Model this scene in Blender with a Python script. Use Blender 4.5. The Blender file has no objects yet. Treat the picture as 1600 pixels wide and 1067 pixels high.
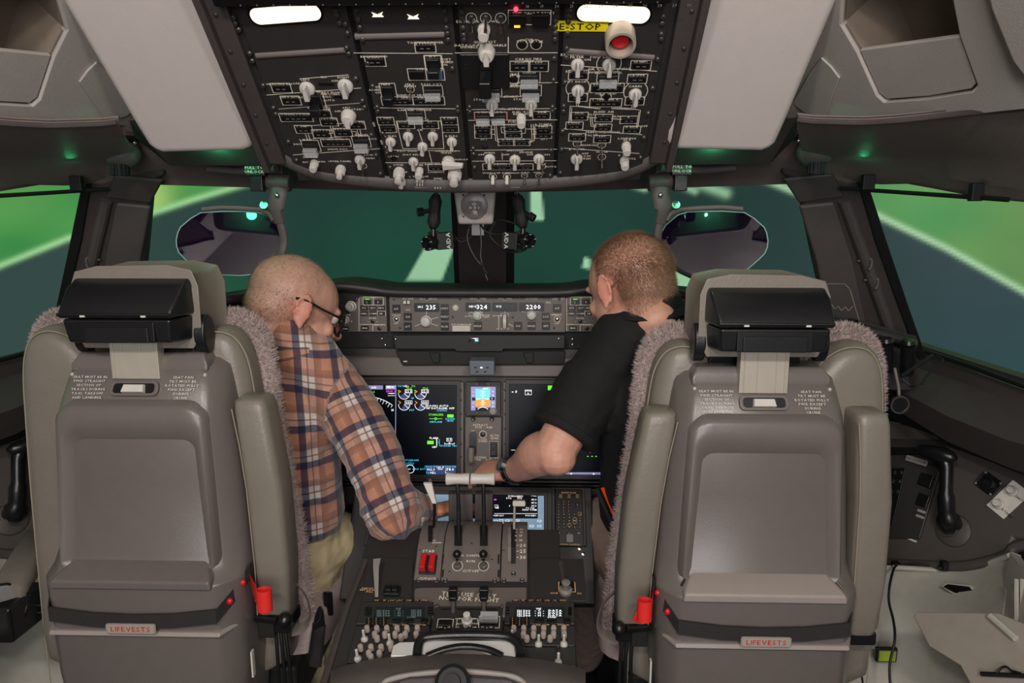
import bpy, math, random
import numpy as np
from mathutils import Vector as V, Matrix
random.seed(7)
SC = bpy.context.scene
COL = SC.collection
R = math.radians
# ------------------------------------------------------------- camera, light, exposure
CAM = V((0.128, 0.0, 1.38)); PITCH = R(10); YAW = R(1.5); FPX = 1067.0
cd = bpy.data.cameras.new('camera'); cam = bpy.data.objects.new('camera', cd); COL.objects.link(cam)
cam.location = CAM; cam.rotation_euler = (math.pi/2 - PITCH, 0, YAW)
cd.sensor_width = 36; cd.lens = 36*FPX/1600; cd.clip_start = .02
SC.camera = cam
CR = cam.rotation_euler.to_matrix(); RT, UP, FW = CR @ V((1,0,0)), CR @ V((0,1,0)), CR @ V((0,0,-1))
SC.view_settings.view_transform = 'Standard'; SC.view_settings.look = 'None'
SC.view_settings.gamma = 1; SC.view_settings.exposure = 0.14
try: SC.view_settings.use_curve_mapping = False
except Exception: pass
w = bpy.data.worlds.new('world'); SC.world = w; w.use_nodes = True
w.node_tree.nodes['Background'].inputs[0].default_value = (.80, .86, 1, 1)
w.node_tree.nodes['Background'].inputs[1].default_value = 0.22
def area(name, loc, target, size, power, color=(1,1,1), sy=None):
    l = bpy.data.lights.new(name, 'AREA'); l.energy = power; l.color = color; l.size = size
    if sy: l.shape = 'RECTANGLE'; l.size_y = sy
    o = bpy.data.objects.new(name, l); COL.objects.link(o); o.location = loc
    o.rotation_euler = (V(target)-V(loc)).to_track_quat('-Z', 'Y').to_euler(); return o
def point(name, loc, power, color=(1,1,1), r=.02):
    l = bpy.data.lights.new(name, 'POINT'); l.energy = power; l.color = color; l.shadow_soft_size = r
    o = bpy.data.objects.new(name, l); COL.objects.link(o); o.location = loc; return o
area('ceiling_light', (-.25, -.45, 2.05), (-.3, 1.3, .9), .22, 9, (1, .93, .86), .12)
area('ceiling_light', (.50, -.45, 2.05), (.5, 1.3, .9), .22, 9, (1, .93, .86), .12)
area('rear_fill_light', (.1, -1.5, 1.45), (.05, 1.2, 1.3), 1.2, 24, (1, .955, .93), .9)  # unseen fill light added behind the camera, frontal like a flash
# ------------------------------------------------------------- pixel -> place helpers
def ray(px, py): return FW + RT*((px-800)/FPX) - UP*((py-533.5)/FPX)
def P(px, py, Y):
    d = ray(px, py); return CAM + d*(Y/d.y)
def PX(px, py, X):
    d = ray(px, py); return CAM + d*((X-CAM.x)/d.x)
def PZ(px, py, Z):
    d = ray(px, py); return CAM + d*((Z-CAM.z)/d.z)
def P3(t): return P(*t)
class Plane:
    """flat face in the world: o origin, u right, v up, n towards the viewer"""
    def __init__(s, o, u, v):
        s.o = V(o); s.u = V(u).normalized(); n = s.u.cross(V(v)).normalized(); s.n = n; s.v = n.cross(s.u).normalized()
        s.M = Matrix(((s.u.x, s.v.x, s.n.x, s.o.x), (s.u.y, s.v.y, s.n.y, s.o.y), (s.u.z, s.v.z, s.n.z, s.o.z), (0,0,0,1)))
    def hit(s, px, py):
        d = ray(px, py); return CAM + d*((s.o-CAM).dot(s.n)/d.dot(s.n))
    def uv(s, px, py):
        q = s.hit(px, py)-s.o; return q.dot(s.u), q.dot(s.v)
    def at(s, u, v, n=0): return s.o + s.u*u + s.v*v + s.n*n
def plane3(a, b, c, up=(0,0,1)):
    a, b, c = V(a), V(b), V(c); n = (b-a).cross(c-a).normalized()
    if n.dot(CAM-a) < 0: n = -n
    u = V(up).cross(n)
    if u.length < .05: u = V((1,0,0))
    u.normalize(); return Plane(a, u, n.cross(u))
# ------------------------------------------------------------- materials
def lin(c):
    c = c/255.0; return c/12.92 if c <= .04045 else ((c+.055)/1.055)**2.4
def rgb(*c): return (lin(c[0]), lin(c[1]), lin(c[2]), 1)
MATS = {}
def mat(name, col, rough=.5, metal=0, noise=.06, nscale=40, bump=0, bscale=300, emit=0, coat=0, spec=.5, trans=0, alpha=1):
    if name in MATS: return MATS[name]
    m = bpy.data.materials.new(name); m.use_nodes = True; nt = m.node_tree; b = nt.nodes['Principled BSDF']
    b.inputs['Roughness'].default_value = rough; b.inputs['Metallic'].default_value = metal
    b.inputs['Coat Weight'].default_value = coat; b.inputs['Coat Roughness'].default_value = .22; b.inputs['Specular IOR Level'].default_value = spec
    b.inputs['Transmission Weight'].default_value = trans; b.inputs['Alpha'].default_value = alpha
    c = rgb(*col)
    tc = nt.nodes.new('ShaderNodeTexCoord')
    if noise:
        n = nt.nodes.new('ShaderNodeTexNoise'); n.inputs['Scale'].default_value = nscale; n.inputs['Detail'].default_value = 4
        nt.links.new(tc.outputs['Object'], n.inputs['Vector'])
        mx = nt.nodes.new('ShaderNodeMix'); mx.data_type = 'RGBA'
        mx.inputs[6].default_value = tuple(min(1, x*(1-noise*2)) for x in c[:3])+(1,)
        mx.inputs[7].default_value = tuple(min(1, x*(1+noise*2)) for x in c[:3])+(1,)
        nt.links.new(n.outputs['Fac'], mx.inputs[0]); nt.links.new(mx.outputs[2], b.inputs['Base Color'])
        src = mx.outputs[2]
    else:
        b.inputs['Base Color'].default_value = c; src = None
    if bump:
        n2 = nt.nodes.new('ShaderNodeTexNoise'); n2.inputs['Scale'].default_value = bscale; n2.inputs['Detail'].default_value = 3
        nt.links.new(tc.outputs['Object'], n2.inputs['Vector'])
        bp = nt.nodes.new('ShaderNodeBump'); bp.inputs['Strength'].default_value = bump; bp.inputs['Distance'].default_value = .002
        nt.links.new(n2.outputs['Fac'], bp.inputs['Height']); nt.links.new(bp.outputs['Normal'], b.inputs['Normal'])
    if emit:
        b.inputs['Emission Strength'].default_value = emit; b.inputs['Emission Color'].default_value = c
    MATS[name] = m; return m
def M_(k): return MATS[k]
mat('shell_grey', (106,99,95), .30, bump=.14, bscale=700, noise=.03, spec=.5, coat=.15)
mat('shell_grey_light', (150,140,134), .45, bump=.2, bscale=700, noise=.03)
mat('leather', (124,117,107), .38, bump=.25, bscale=160, noise=.05, nscale=25)
mat('stitch', (150,138,120), .8)
mat('fur', (190,172,168), .95, noise=.15, nscale=120)
mat('black_plastic', (22,22,23), .28, bump=.08, bscale=500)
mat('black_matte', (20,20,20), .7, bump=.1)
mat('rubber', (14,14,14), .6)
mat('alu', (182,174,160), .4, metal=.25, noise=.04)
mat('chrome_plate', (222,220,216), .3, metal=.35, noise=.02)
mat('steel', (180,178,175), .25, metal=1, noise=.03)
mat('webbing', (40,37,36), .8, bump=.5, bscale=400)
mat('red_fabric', (225,40,35), .6, bump=.2)
mat('red_plastic', (200,30,38), .35)
mat('red_paint', (200,30,35), .5)
mat('ceiling_light', (168,162,156), .6, bump=.15, bscale=350, noise=.03)
mat('hud_grey', (188,179,175), .55, bump=.15, bscale=420, noise=.02)
mat('trim_dark', (64,57,55), .6, bump=.2, bscale=400)
mat('soffit', (112,102,97), .6, bump=.2, bscale=400)
mat('trim_mid', (78,72,70), .55, bump=.2, bscale=400)
mat('seal', (8,12,10), .6)
mat('panel_dark', (44,41,40), .5, bump=.12, bscale=900, noise=.03)
mat('panel_grey', (104,95,90), .5, bump=.12, bscale=900, noise=.03)
mat('button_black', (16,15,15), .35)
mat('legend', (215,205,188), .5, noise=0, emit=.10)
mat('legend_amber', (210,165,110), .5, noise=0, emit=.10)
mat('knob_white', (200,195,188), .4, noise=.02)
mat('knob_grey', (120,115,108), .5)  # own mid grey of small levers, bolts, wires and marks
mat('fastener', (82,78,74), .35, metal=.6)
mat('glass_clear', (235,235,235), .12, noise=0, alpha=.28)
mat('lamp_on', (255,228,196), .5, noise=0, emit=1.5)
mat('red_led', (255,40,60), .4, noise=0, emit=6)
mat('amber_led', (255,150,20), .4, noise=0, emit=2.5)
mat('yellow_label', (225,205,20), .5, noise=.02)
mat('floor_dark', (30,26,24), .9, bump=.5, bscale=120)
mat('lever_black', (18,18,19), .3)
mat('paper_white', (205,200,190), .6)
mat('console_grey', (72,66,62), .5, bump=.15, bscale=600)
mat('tray_grey', (150,142,132), .55, bump=.1, bscale=300)
mat('side_white', (176,172,162), .55, bump=.1, bscale=300)
mat('lime', (150,170,50), .4)
# ------------------------------------------------------------- mesh builder
WM = {}
class MB:
    def __init__(s, M=None): s.v = []; s.f = []; s.m = []; s.M = M or Matrix(); s.mi = 0
    def add(s, vs, fs, M=None):
        T = s.M @ M if M is not None else s.M; k = len(s.v)
        s.v += [T @ V(p) for p in vs]; s.f += [tuple(i+k for i in f) for f in fs]; s.m += [s.mi]*len(fs); return s
    def box(s, c, d, M=None):
        x, y, z = d[0]/2, d[1]/2, d[2]/2; c = V(c)
        vs = [c+V((a*x, b*y, e*z)) for a in (-1,1) for b in (-1,1) for e in (-1,1)]
        return s.add(vs, [(0,1,3,2),(4,6,7,5),(0,4,5,1),(2,3,7,6),(0,2,6,4),(1,5,7,3)], M)
    def prism(s, pts, d, M=None):
        """closed polygon pts (3D) extruded by vector d"""
        n = len(pts); a = [V(p) for p in pts]; b = [p+V(d) for p in a]
        fs = [tuple(range(n))[::-1], tuple(range(n, 2*n))]+[(i, (i+1) % n, n+(i+1) % n, n+i) for i in range(n)]
        return s.add(a+b, fs, M)
    def plate(s, pts2, z0, z1, M=None): return s.prism([(p[0], p[1], z0) for p in pts2], (0,0,z1-z0), M)
    def ring(s, out, inn, z0, z1, M=None):
        """plate with a hole; equal point counts"""
        n = len(out); vs = [(p[0],p[1],z) for z in (z0, z1) for q in (out, inn) for p in q]; fs = []
        for i in range(n):
            j = (i+1) % n
            fs += [(2*n+i, 2*n+j, 3*n+j, 3*n+i), (i, n+i, n+j, j), (i, j, 2*n+j, 2*n+i), (n+i, 3*n+i, 3*n+j, n+j)]
        return s.add(vs, fs, M)
    def loft(s, rings, caps=True, M=None, closed=True):
        n = len(rings[0]); vs = [p for r_ in rings for p in r_]; fs = []
        for k in range(len(rings)-1):
            for i in range(n if closed else n-1):
                j = (i+1) % n; fs.append((k*n+i, k*n+j, (k+1)*n+j, (k+1)*n+i))
        if caps and closed:
            fs += [tuple(range(n))[::-1], tuple(range((len(rings)-1)*n, len(rings)*n))]
            vs = [V(p) for p in vs]; vol = 0; o = vs[0]
            for f in fs:
                for i in range(1, len(f)-1): vol += (vs[f[0]]-o).dot((vs[f[i]]-o).cross(vs[f[i+1]]-o))
            if vol < 0: fs = [f[::-1] for f in fs]
        return s.add(vs, fs, M)
    def tube(s, pts, rad, seg=10, M=None, flat=1, upv=None):
        pts = [V(p) for p in pts]; n = len(pts)
        rad = rad if isinstance(rad, (list, tuple)) else [rad]*n
        rings = []; prev = None
        for i, p in enumerate(pts):
            t = (pts[min(i+1, n-1)]-pts[max(i-1, 0)]).normalized()
            if prev is None:
                a = V(upv) if upv else (V((0,0,1)) if abs(t.z) < .9 else V((1,0,0)))
            else: a = prev
            a = (a - t*a.dot(t)).normalized(); b = t.cross(a); prev = a; r = rad[i]
            ra, rb = (r, r) if not isinstance(r, (tuple, list)) else r
            rings.append([p + a*(ra*math.cos(q)) + b*(rb*flat*math.sin(q)) for q in [2*math.pi*k/seg for k in range(seg)]])
        return s.loft(rings, True, M)
    def cyl(s, a, b, r0, r1=None, seg=16, M=None): return s.tube([a, b], [r0, r0 if r1 is None else r1], seg, M)
    def lathe(s, prof, seg=20, M=None):
        """prof list of (r, z) about local z"""
        rings = [[(r*math.cos(2*math.pi*k/seg), r*math.sin(2*math.pi*k/seg), z) for k in range(seg)] for r, z in prof]
        return s.loft(rings, True, M)
    def ell(s, c, r, seg=16, M=None, rot=None):
        r = r if isinstance(r, (tuple, list)) else (r, r, r); c = V(c); vs = []; fs = []; h = seg//2
        Rm = rot or Matrix.Identity(3)
        for i in range(1, h):
            th = math.pi*i/h
            for k in range(seg):
                ph = 2*math.pi*k/seg; vs.append(c + Rm @ V((r[0]*math.sin(th)*math.cos(ph), r[1]*math.sin(th)*math.sin(ph), r[2]*math.cos(th))))
        vs += [c+Rm @ V((0,0,r[2])), c+Rm @ V((0,0,-r[2]))]; t, b_ = len(vs)-2, len(vs)-1
        for i in range(h-2):
            for k in range(seg):
                j = (k+1) % seg; fs.append((i*seg+k, (i+1)*seg+k, (i+1)*seg+j, i*seg+j))
        for k in range(seg):
            j = (k+1) % seg; fs += [(t, k, j), (b_, (h-2)*seg+j, (h-2)*seg+k)]
        return s.add(vs, fs, M)
    def line(s, a, b, wd, z=.0006, M=None):
        a, b = V((a[0],a[1],0)), V((b[0],b[1],0)); d = b-a
        if d.length < 1e-6: return s
        d.normalize(); n = V((-d.y, d.x, 0))*wd/2; e = d*wd/2
        return s.add([a-e-n+V((0,0,z)), b+e-n+V((0,0,z)), b+e+n+V((0,0,z)), a-e+n+V((0,0,z))], [(0,1,2,3)], M)
    def path(s, pts, wd, z=.0006, M=None, close=False):
        for i in range(len(pts)-(0 if close else 1)): s.line(pts[i], pts[(i+1) % len(pts)], wd, z, M)
        return s
    def arc(s, c, r, a0, a1, wd, n=24, z=.0006, M=None):
        return s.path([(c[0]+r*math.cos(R(a0+(a1-a0)*i/n)), c[1]+r*math.sin(R(a0+(a1-a0)*i/n))) for i in range(n+1)], wd, z, M)
    def rect(s, c, wd, h, lw, z=.0006, M=None):
        x, y = wd/2, h/2; return s.path([(c[0]-x,c[1]-y),(c[0]+x,c[1]-y),(c[0]+x,c[1]+y),(c[0]-x,c[1]+y)], lw, z, M, True)
    def quad(s, pts, z=.0006, M=None): return s.add([(p[0],p[1],z) for p in pts], [tuple(range(len(pts)))], M)
    def frect(s, c, wd, h, z=.0006, M=None):
        x, y = wd/2, h/2; return s.quad([(c[0]-x,c[1]-y),(c[0]+x,c[1]-y),(c[0]+x,c[1]+y),(c[0]-x,c[1]+y)], z, M)
    def disc(s, c, r, z=.0006, n=20, M=None): return s.quad([(c[0]+r*math.cos(2*math.pi*i/n), c[1]+r*math.sin(2*math.pi*i/n)) for i in range(n)], z, M)
    def text(s, st, c, size, z=.0007, M=None, wide=1.0, rot=0, align='c'):
        tot = 0; lay = []
        for ch in st:
            g = glyph(ch); lay.append((g, tot)); tot += g[2]
        off = {'c': -tot/2, 'l': 0, 'r': -tot}[align]; cr, sr = math.cos(rot), math.sin(rot)
        for g, x in lay:
            if g[1]:
                vs = []
                for p in g[0]:
                    X, Y = (p[0]+x+off)*size*wide, (p[1]-.35)*size
                    vs.append((c[0]+X*cr-Y*sr, c[1]+X*sr+Y*cr, z))
                s.add(vs, g[1], M)
        return s
GL = {}
def glyph(ch):
    if ch in GL: return GL[ch]
    if ch == ' ': GL[ch] = ([], [], .35); return GL[ch]
    cu = bpy.data.curves.new('g', 'FONT'); cu.body = ch; cu.resolution_u = 1; cu.offset = .012
    o = bpy.data.objects.new('g', cu); COL.objects.link(o)
    dg = bpy.context.evaluated_depsgraph_get(); me = bpy.data.meshes.new_from_object(o.evaluated_get(dg))
    vs = [tuple(v.co) for v in me.vertices]; fs = [tuple(p.vertices) for p in me.polygons]
    if not vs: GL[ch] = ([], [], .35)
    else:
        x0 = min(v[0] for v in vs); x1 = max(v[0] for v in vs)
        GL[ch] = ([(v[0]-x0+.05, v[1]) for v in vs], fs, x1-x0+.12)
    bpy.data.objects.remove(o); bpy.data.meshes.remove(me); bpy.data.curves.remove(cu); return GL[ch]
def link(o, parent, wm):
    COL.objects.link(o); WM[o.name] = wm
    if parent: o.parent = parent; o.matrix_basis = WM[parent.name].inverted() @ wm
    else: o.matrix_basis = wm
    return o
def build(mb, name, mats, parent=None, smooth=35, bevel=0, bseg=2, sub=0, label=None, cat=None, group=None, kind=None, solid=0):
    mats = mats if isinstance(mats, (list, tuple)) else [mats]
    mats = [M_(x) if isinstance(x, str) else x for x in mats]
    vs = mb.v
    if parent: wm = WM[parent.name].copy()
    else:
        a = np.array([tuple(v) for v in vs]); lo, hi = a.min(0), a.max(0)
        wm = Matrix.Translation(((lo[0]+hi[0])/2, (lo[1]+hi[1])/2, lo[2]))
    inv = wm.inverted(); me = bpy.data.meshes.new(name)
    me.from_pydata([inv @ v for v in vs], [], mb.f); me.validate()
    for m in mats: me.materials.append(m)
    if len(mats) > 1 and len(me.polygons) == len(mb.m): me.polygons.foreach_set('material_index', mb.m)
    if smooth:
        me.shade_smooth(); me.set_sharp_from_angle(angle=R(smooth))
    else: me.shade_flat()
    me.update(); o = bpy.data.objects.new(name, me); link(o, parent, wm)
    if bevel:
        b = o.modifiers.new('bevel', 'BEVEL'); b.width = bevel; b.segments = bseg; b.limit_method = 'ANGLE'; b.angle_limit = R(35); b.harden_normals = True
    if sub:
        b = o.modifiers.new('sub', 'SUBSURF'); b.levels = sub; b.render_levels = sub
    tag(o, label, cat, group, kind); return o
def tag(o, label=None, cat=None, group=None, kind=None):
    if label: o['label'] = label
    if cat: o['category'] = cat
    if group: o['group'] = group
    if kind: o['kind'] = kind
    return o
def thing(name, loc, label=None, cat=None, group=None, kind=None):
    o = bpy.data.objects.new(name, None); o.empty_display_size = .05
    link(o, None, Matrix.Translation(loc)); return tag(o, label, cat, group, kind)
def remesh(mb, voxel, smooth_it=3, M=None, fac=.5):
    """union of all shapes as one continuous surface; returns a new MB"""
    me = bpy.data.meshes.new('t'); me.from_pydata([tuple(v) for v in mb.v], [], mb.f); me.update()
    o = bpy.data.objects.new('t', me); COL.objects.link(o)
    r = o.modifiers.new('r', 'REMESH'); r.mode = 'VOXEL'; r.voxel_size = voxel
    if smooth_it: q = o.modifiers.new('s', 'SMOOTH'); q.iterations = smooth_it; q.factor = fac
    dg = bpy.context.evaluated_depsgraph_get(); m2 = bpy.data.meshes.new_from_object(o.evaluated_get(dg))
    out = MB(); out.v = [v.co.copy() for v in m2.vertices]; out.f = [tuple(p.vertices) for p in m2.polygons]; out.m = [0]*len(out.f)
    bpy.data.objects.remove(o); bpy.data.meshes.remove(me); bpy.data.meshes.remove(m2); return out
def rrect(w_, h, r, n=4, c=(0,0)):
    pts = []
    for cx, cy, a0 in ((w_/2-r, h/2-r, 0), (-w_/2+r, h/2-r, 90), (-w_/2+r, -h/2+r, 180), (w_/2-r, -h/2+r, 270)):
        for i in range(n+1):
            a = R(a0+90*i/n); pts.append((c[0]+cx+r*math.cos(a), c[1]+cy+r*math.sin(a)))
    return pts
def smoothpts(pts, n=6):
    """Catmull-Rom through 3D points"""
    pts = [V(p) for p in pts]; out = []
    for i in range(len(pts)-1):
        p0, p1, p2, p3 = pts[max(i-1,0)], pts[i], pts[i+1], pts[min(i+2, len(pts)-1)]
        for k in range(n):
            t = k/n; out.append(.5*((2*p1)+(p2-p0)*t+(2*p0-5*p1+4*p2-p3)*t*t+(3*p1-p0-3*p2+p3)*t**3))
    out.append(pts[-1]); return out
def mirror(mb):
    out = MB(); out.v = [V((-v[0], v[1], v[2])) for v in mb.v]; out.f = [tuple(reversed(f)) for f in mb.f]; out.m = list(mb.m); return out
def strip(mb, rows, thick=0.01, n=1):
    """surface through polylines (rows of world points), given thickness away from the camera"""
    rows = [[V(p) for p in r_] for r_ in rows]; c = len(rows[0]); fr = [p for r_ in rows for p in r_]
    nrm = []
    for i, r_ in enumerate(rows):
        for j in range(c):
            a = rows[min(i+1, len(rows)-1)][j]-rows[max(i-1, 0)][j]; b = r_[min(j+1, c-1)]-r_[max(j-1, 0)]
            q = a.cross(b).normalized()
            if q.dot(CAM-r_[j]) < 0: q = -q
            nrm.append(q)
    m = len(fr); vs = fr+[p-q*thick for p, q in zip(fr, nrm)]; fs = []
    for i in range(len(rows)-1):
        for j in range(c-1):
            a, b, d, e = i*c+j, i*c+j+1, (i+1)*c+j+1, (i+1)*c+j
            fs += [(a, b, d, e), (m+a, m+e, m+d, m+b)]
    for j in range(c-1):
        k = (len(rows)-1)*c+j; fs += [(j, m+j, m+j+1, j+1), (k, k+1, m+k+1, m+k)]
    for i in range(len(rows)-1):
        a, b = i*c, (i+1)*c; fs.append((a, b, m+b, m+a)); a += c-1; b += c-1; fs.append((a, m+a, m+b, b))
    return mb.add(vs, fs)
def both(mb, name, mats, **k):
    """right-hand piece and its mirror image on the left"""
    b = build(mirror(mb), name, mats, **k); a = build(mb, name, mats, **k); return a, b
def struct(mb, name, m, **k):
    return build(mb, name, m, kind='structure', **k)

# ---- simulator projection screen with its projected runway picture
def seg_d(px, py, pts):
    best = np.full(px.shape, 1e9)
    for (x0, y0), (x1, y1) in zip(pts[:-1], pts[1:]):
        dx, dy = x1-x0, y1-y0; t = np.clip(((px-x0)*dx+(py-y0)*dy)/(dx*dx+dy*dy), 0, 1)
        best = np.minimum(best, np.hypot(px-x0-t*dx, py-y0-t*dy))
    return best
def quad_in(px, py, q, soft=3.0):
    m = np.full(px.shape, 1e9); n = len(q)
    area2 = sum(q[i][0]*q[(i+1) % n][1]-q[(i+1) % n][0]*q[i][1] for i in range(n)); sg = 1 if area2 > 0 else -1
    for i in range(n):
        (x0, y0), (x1, y1) = q[i], q[(i+1) % n]; L = math.hypot(x1-x0, y1-y0)
        m = np.minimum(m, sg*((x1-x0)*(py-y0)-(y1-y0)*(px-x0))/L)
    return np.clip(m/soft+.5, 0, 1)
na, nz, rad = 760, 300, 3.6
az = np.radians(np.linspace(-88, 88, na)); zz = np.linspace(-.6, 3.1, nz)
AZ, ZZ = np.meshgrid(az, zz)
X = rad*np.sin(AZ); Y = rad*np.cos(AZ)+.2; Z = ZZ
D = np.stack([X-CAM.x, Y-CAM.y, Z-CAM.z], -1)
dr, du, df = D @ np.array(RT), D @ np.array(UP), D @ np.array(FW); df = np.maximum(df, .15)
px = 800+FPX*dr/df; py = 533.5-FPX*du/df
C = np.zeros(px.shape+(3,)); C[:] = [lin(26), lin(52), lin(46)]
def mixc(w_, c):
    global C
    w_ = w_[..., None]; C = C*(1-w_)+np.array([lin(x) for x in c])*w_
mixc(np.clip((px-1150)/350, 0, 1)*.9, (50, 66, 70)); mixc(np.clip((500-px)/350, 0, 1)*.9, (44, 66, 62))
mixc(np.clip((py-420)/200, 0, 1)*np.clip((px-1250)/200, 0, 1)*.6, (24, 66, 66))
mixc(np.exp(-((px-620)**2/160**2+(py-440)**2/130**2))*.55, (16, 76, 54))
mixc(np.exp(-((px-330)**2/120**2+(py-460)**2/50**2))*.6, (20, 84, 54))
mixc(np.exp(-((px-900)**2/150**2+(py-400)**2/90**2))*.5, (18, 66, 50))
Ll = [(-300, 560), (-60, 442), (0, 415), (107, 372), (215, 340), (300, 312), (385, 287), (480, 255), (700, 180)]
Rl = [(900, 130), (1150, 262), (1240, 299), (1360, 331), (1480, 388), (1600, 455), (1800, 570)]
yl = np.interp(px, [p[0] for p in Ll], [p[1] for p in Ll]); yr = np.interp(px, [p[0] for p in Rl], [p[1] for p in Rl])
rng = np.random.default_rng(3)
wob = .5+.25*np.sin(px/37+py/23)+.25*np.sin(px/91-py/17+2)
gl = np.clip((yl-py)/6, 0, 1)*(px < 640); gr = np.clip((yr-py)/6, 0, 1)*(px > 1100)
mixc(gl, (52, 128, 62)); mixc(gl*wob*.35, (104, 168, 84)); mixc(gl*np.clip((160-px)/200, 0, 1)*np.clip((380-py)/80, 0, 1)*.6, (88, 140, 76))
mixc(gl*np.exp(-((px-240)**2/30**2+(py-310)**2/40**2))*.7, (170, 200, 110))
mixc(gr, (70, 136, 78)); mixc(gr*wob*.3, (126, 150, 84)); mixc(gr*np.clip((px-1440)/200, 0, 1)*.6, (104, 130, 76))
for pts, wd, c in ((Ll, 5.0, (150, 205, 140)), (Rl, 5.0, (165, 205, 160))):
    dd = seg_d(px, py, pts); mixc(np.exp(-(dd/wd)**2)*.9, c)
for pts, wd in (([(1068, 278), (1134, 302)], 8), ([(1058, 287), (1086, 299)], 5), ([(990, 290), (1008, 296)], 4)):
    mixc(np.exp(-(seg_d(px, py, pts)/wd)**2)*.8, (150, 195, 155))
for q in ([(668, 380), (712, 380), (690, 438), (635, 438)], [(829, 296), (845, 296), (850, 344), (829, 344)],
          [(1050, 424), (1086, 428), (1095, 458), (1040, 446)], [(913, 402), (922, 405), (922, 420), (910, 418)]):
    mixc(quad_in(px, py, q, 4)*.9, (150, 196, 156))
sv = [tuple(x) for x in np.stack([X, Y, Z], -1).reshape(-1, 3)]
idx = np.arange(na*nz).reshape(nz, na)
sf = np.stack([idx[:-1, :-1], idx[1:, :-1], idx[1:, 1:], idx[:-1, 1:]], -1).reshape(-1, 4).tolist()
sme = bpy.data.meshes.new('projection_screen'); sme.from_pydata(sv, [], sf)
ca = sme.color_attributes.new('picture', 'FLOAT_COLOR', 'POINT')
ca.data.foreach_set('color', np.concatenate([C.reshape(-1, 3), np.ones((na*nz, 1))], 1).astype(np.float32).ravel())
sm = bpy.data.materials.new('projected_picture'); sm.use_nodes = True; nt = sm.node_tree; b = nt.nodes['Principled BSDF']
b.inputs['Base Color'].default_value = (.02, .02, .02, 1); b.inputs['Roughness'].default_value = .9
at = nt.nodes.new('ShaderNodeVertexColor'); at.layer_name = 'picture'
nn = nt.nodes.new('ShaderNodeTexNoise'); nn.inputs['Scale'].default_value = 1.6; nn.inputs['Detail'].default_value = 5
tc = nt.nodes.new('ShaderNodeTexCoord'); nt.links.new(tc.outputs['Object'], nn.inputs['Vector'])
mr = nt.nodes.new('ShaderNodeMapRange'); mr.inputs[3].default_value = .72; mr.inputs[4].default_value = 1.28
nt.links.new(nn.outputs['Fac'], mr.inputs[0])
vm = nt.nodes.new('ShaderNodeVectorMath'); vm.operation = 'SCALE'; nt.links.new(at.outputs['Color'], vm.inputs[0]); nt.links.new(mr.outputs[0], vm.inputs['Scale'])
nt.links.new(vm.outputs[0], b.inputs['Emission Color']); b.inputs['Emission Strength'].default_value = 1.0
sme.materials.append(sm); sme.shade_smooth(); so = bpy.data.objects.new('projection_screen', sme); link(so, None, Matrix())
tag(so, 'curved simulator projection screen showing a dark runway and green grass outside', 'screen')

# ---- floor, ceiling, lower side walls
struct(MB().box((0, .9, -.02), (2.9, 3.6, .04)), 'floor', 'floor_dark')
struct(MB().box((0, -.2, 2.23), (2.9, 2.6, .04)), 'ceiling', 'ceiling_light')
for s, nm in ((-1, 'wall_left'), (1, 'wall_right')):
    struct(MB().box((s*1.36, .7, .5), (.04, 3.2, 1.0)), nm, 'trim_dark')
struct(MB().box((0, 2.28, .5), (2.68, .04, 1.0)), 'wall_front', 'floor_dark')
for s, nm in ((-1, 'wall_upper_left'), (1, 'wall_upper_right')):
    m = MB(); m.prism([(s*1.30, -1.5, 1.0), (s*1.30, -1.5, 2.22), (s*1.30, 1.30, 2.22), (s*1.30, 1.45, 1.60), (s*1.30, .85, 1.45), (s*1.30, .0, 1.0)], V((s*.03, 0, 0))); struct(m, nm, 'soffit')
m = MB(); m.loft([[(-1.3,1.08,1.86),(1.3,1.08,1.86),(1.3,1.12,1.88),(-1.3,1.12,1.88)], [(-1.3,.80,2.24),(1.3,.80,2.24),(1.3,1.12,2.26),(-1.3,1.12,2.26)]]); struct(m, 'ceiling_front', 'soffit')
# ---- windshield pillars, window frames, soffits (made for the right side and mirrored)
WA, WB, WC = V((.695, 1.47, 1.47)), V((.885, 1.70, 1.08)), V((0, 2.1, 1.08))
SA, SB = V((.851, 1.455, 1.46)), V((1.11, 1.73, 1.08))
PIL = plane3(WA, WB, SA); PWS = plane3(WA, WB, WC); SD = P(1600, 605, 1.41); PSD = plane3(SA, SB, SD)
m = MB()
m.plate([PIL.uv(*p) for p in [(1222,274),(1236,280),(1243,290),(1250,312),(1268,400),(1290,500),(1312,610),(1440,610),(1412,480),(1380,385),(1350,290),(1345,215),(1215,225)]], -.05, 0, PIL.M)
pr = mirror(m); struct(m, 'trim_1', 'trim_dark', bevel=.008, bseg=3); struct(pr, 'trim_2', 'trim_dark', bevel=.008, bseg=3)
# raised lower pillar cover with a seam
m = MB(); m.plate([PIL.uv(*p) for p in [(1247,318),(1302,312),(1330,400),(1352,500),(1375,610),(1316,610),(1294,500),(1272,400)]], .0, .012, PIL.M)
for k, q in enumerate((m, mirror(m))): struct(q, 'trim_%d' % (3+k), 'trim_mid', bevel=.006, bseg=3)
m = MB(); m.plate([PIL.uv(*p) for p in [(1222,276),(1300,268),(1318,305),(1247,314)]], 0, .010, PIL.M)
for k, q in enumerate((m, mirror(m))): struct(q, 'trim_%d' % (5+k), 'trim_dark', bevel=.006, bseg=3)
# black rubber seal of the side window (front edge)
m = MB(); m.plate([PIL.uv(*p) for p in [(1340,285),(1357,290),(1388,385),(1420,480),(1448,560),(1434,560),(1400,470),(1366,375)]], -.02, .006, PIL.M)
for k, q in enumerate((m, mirror(m))): struct(q, 'trim_%d' % (7+k), 'seal', bevel=.003)
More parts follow.
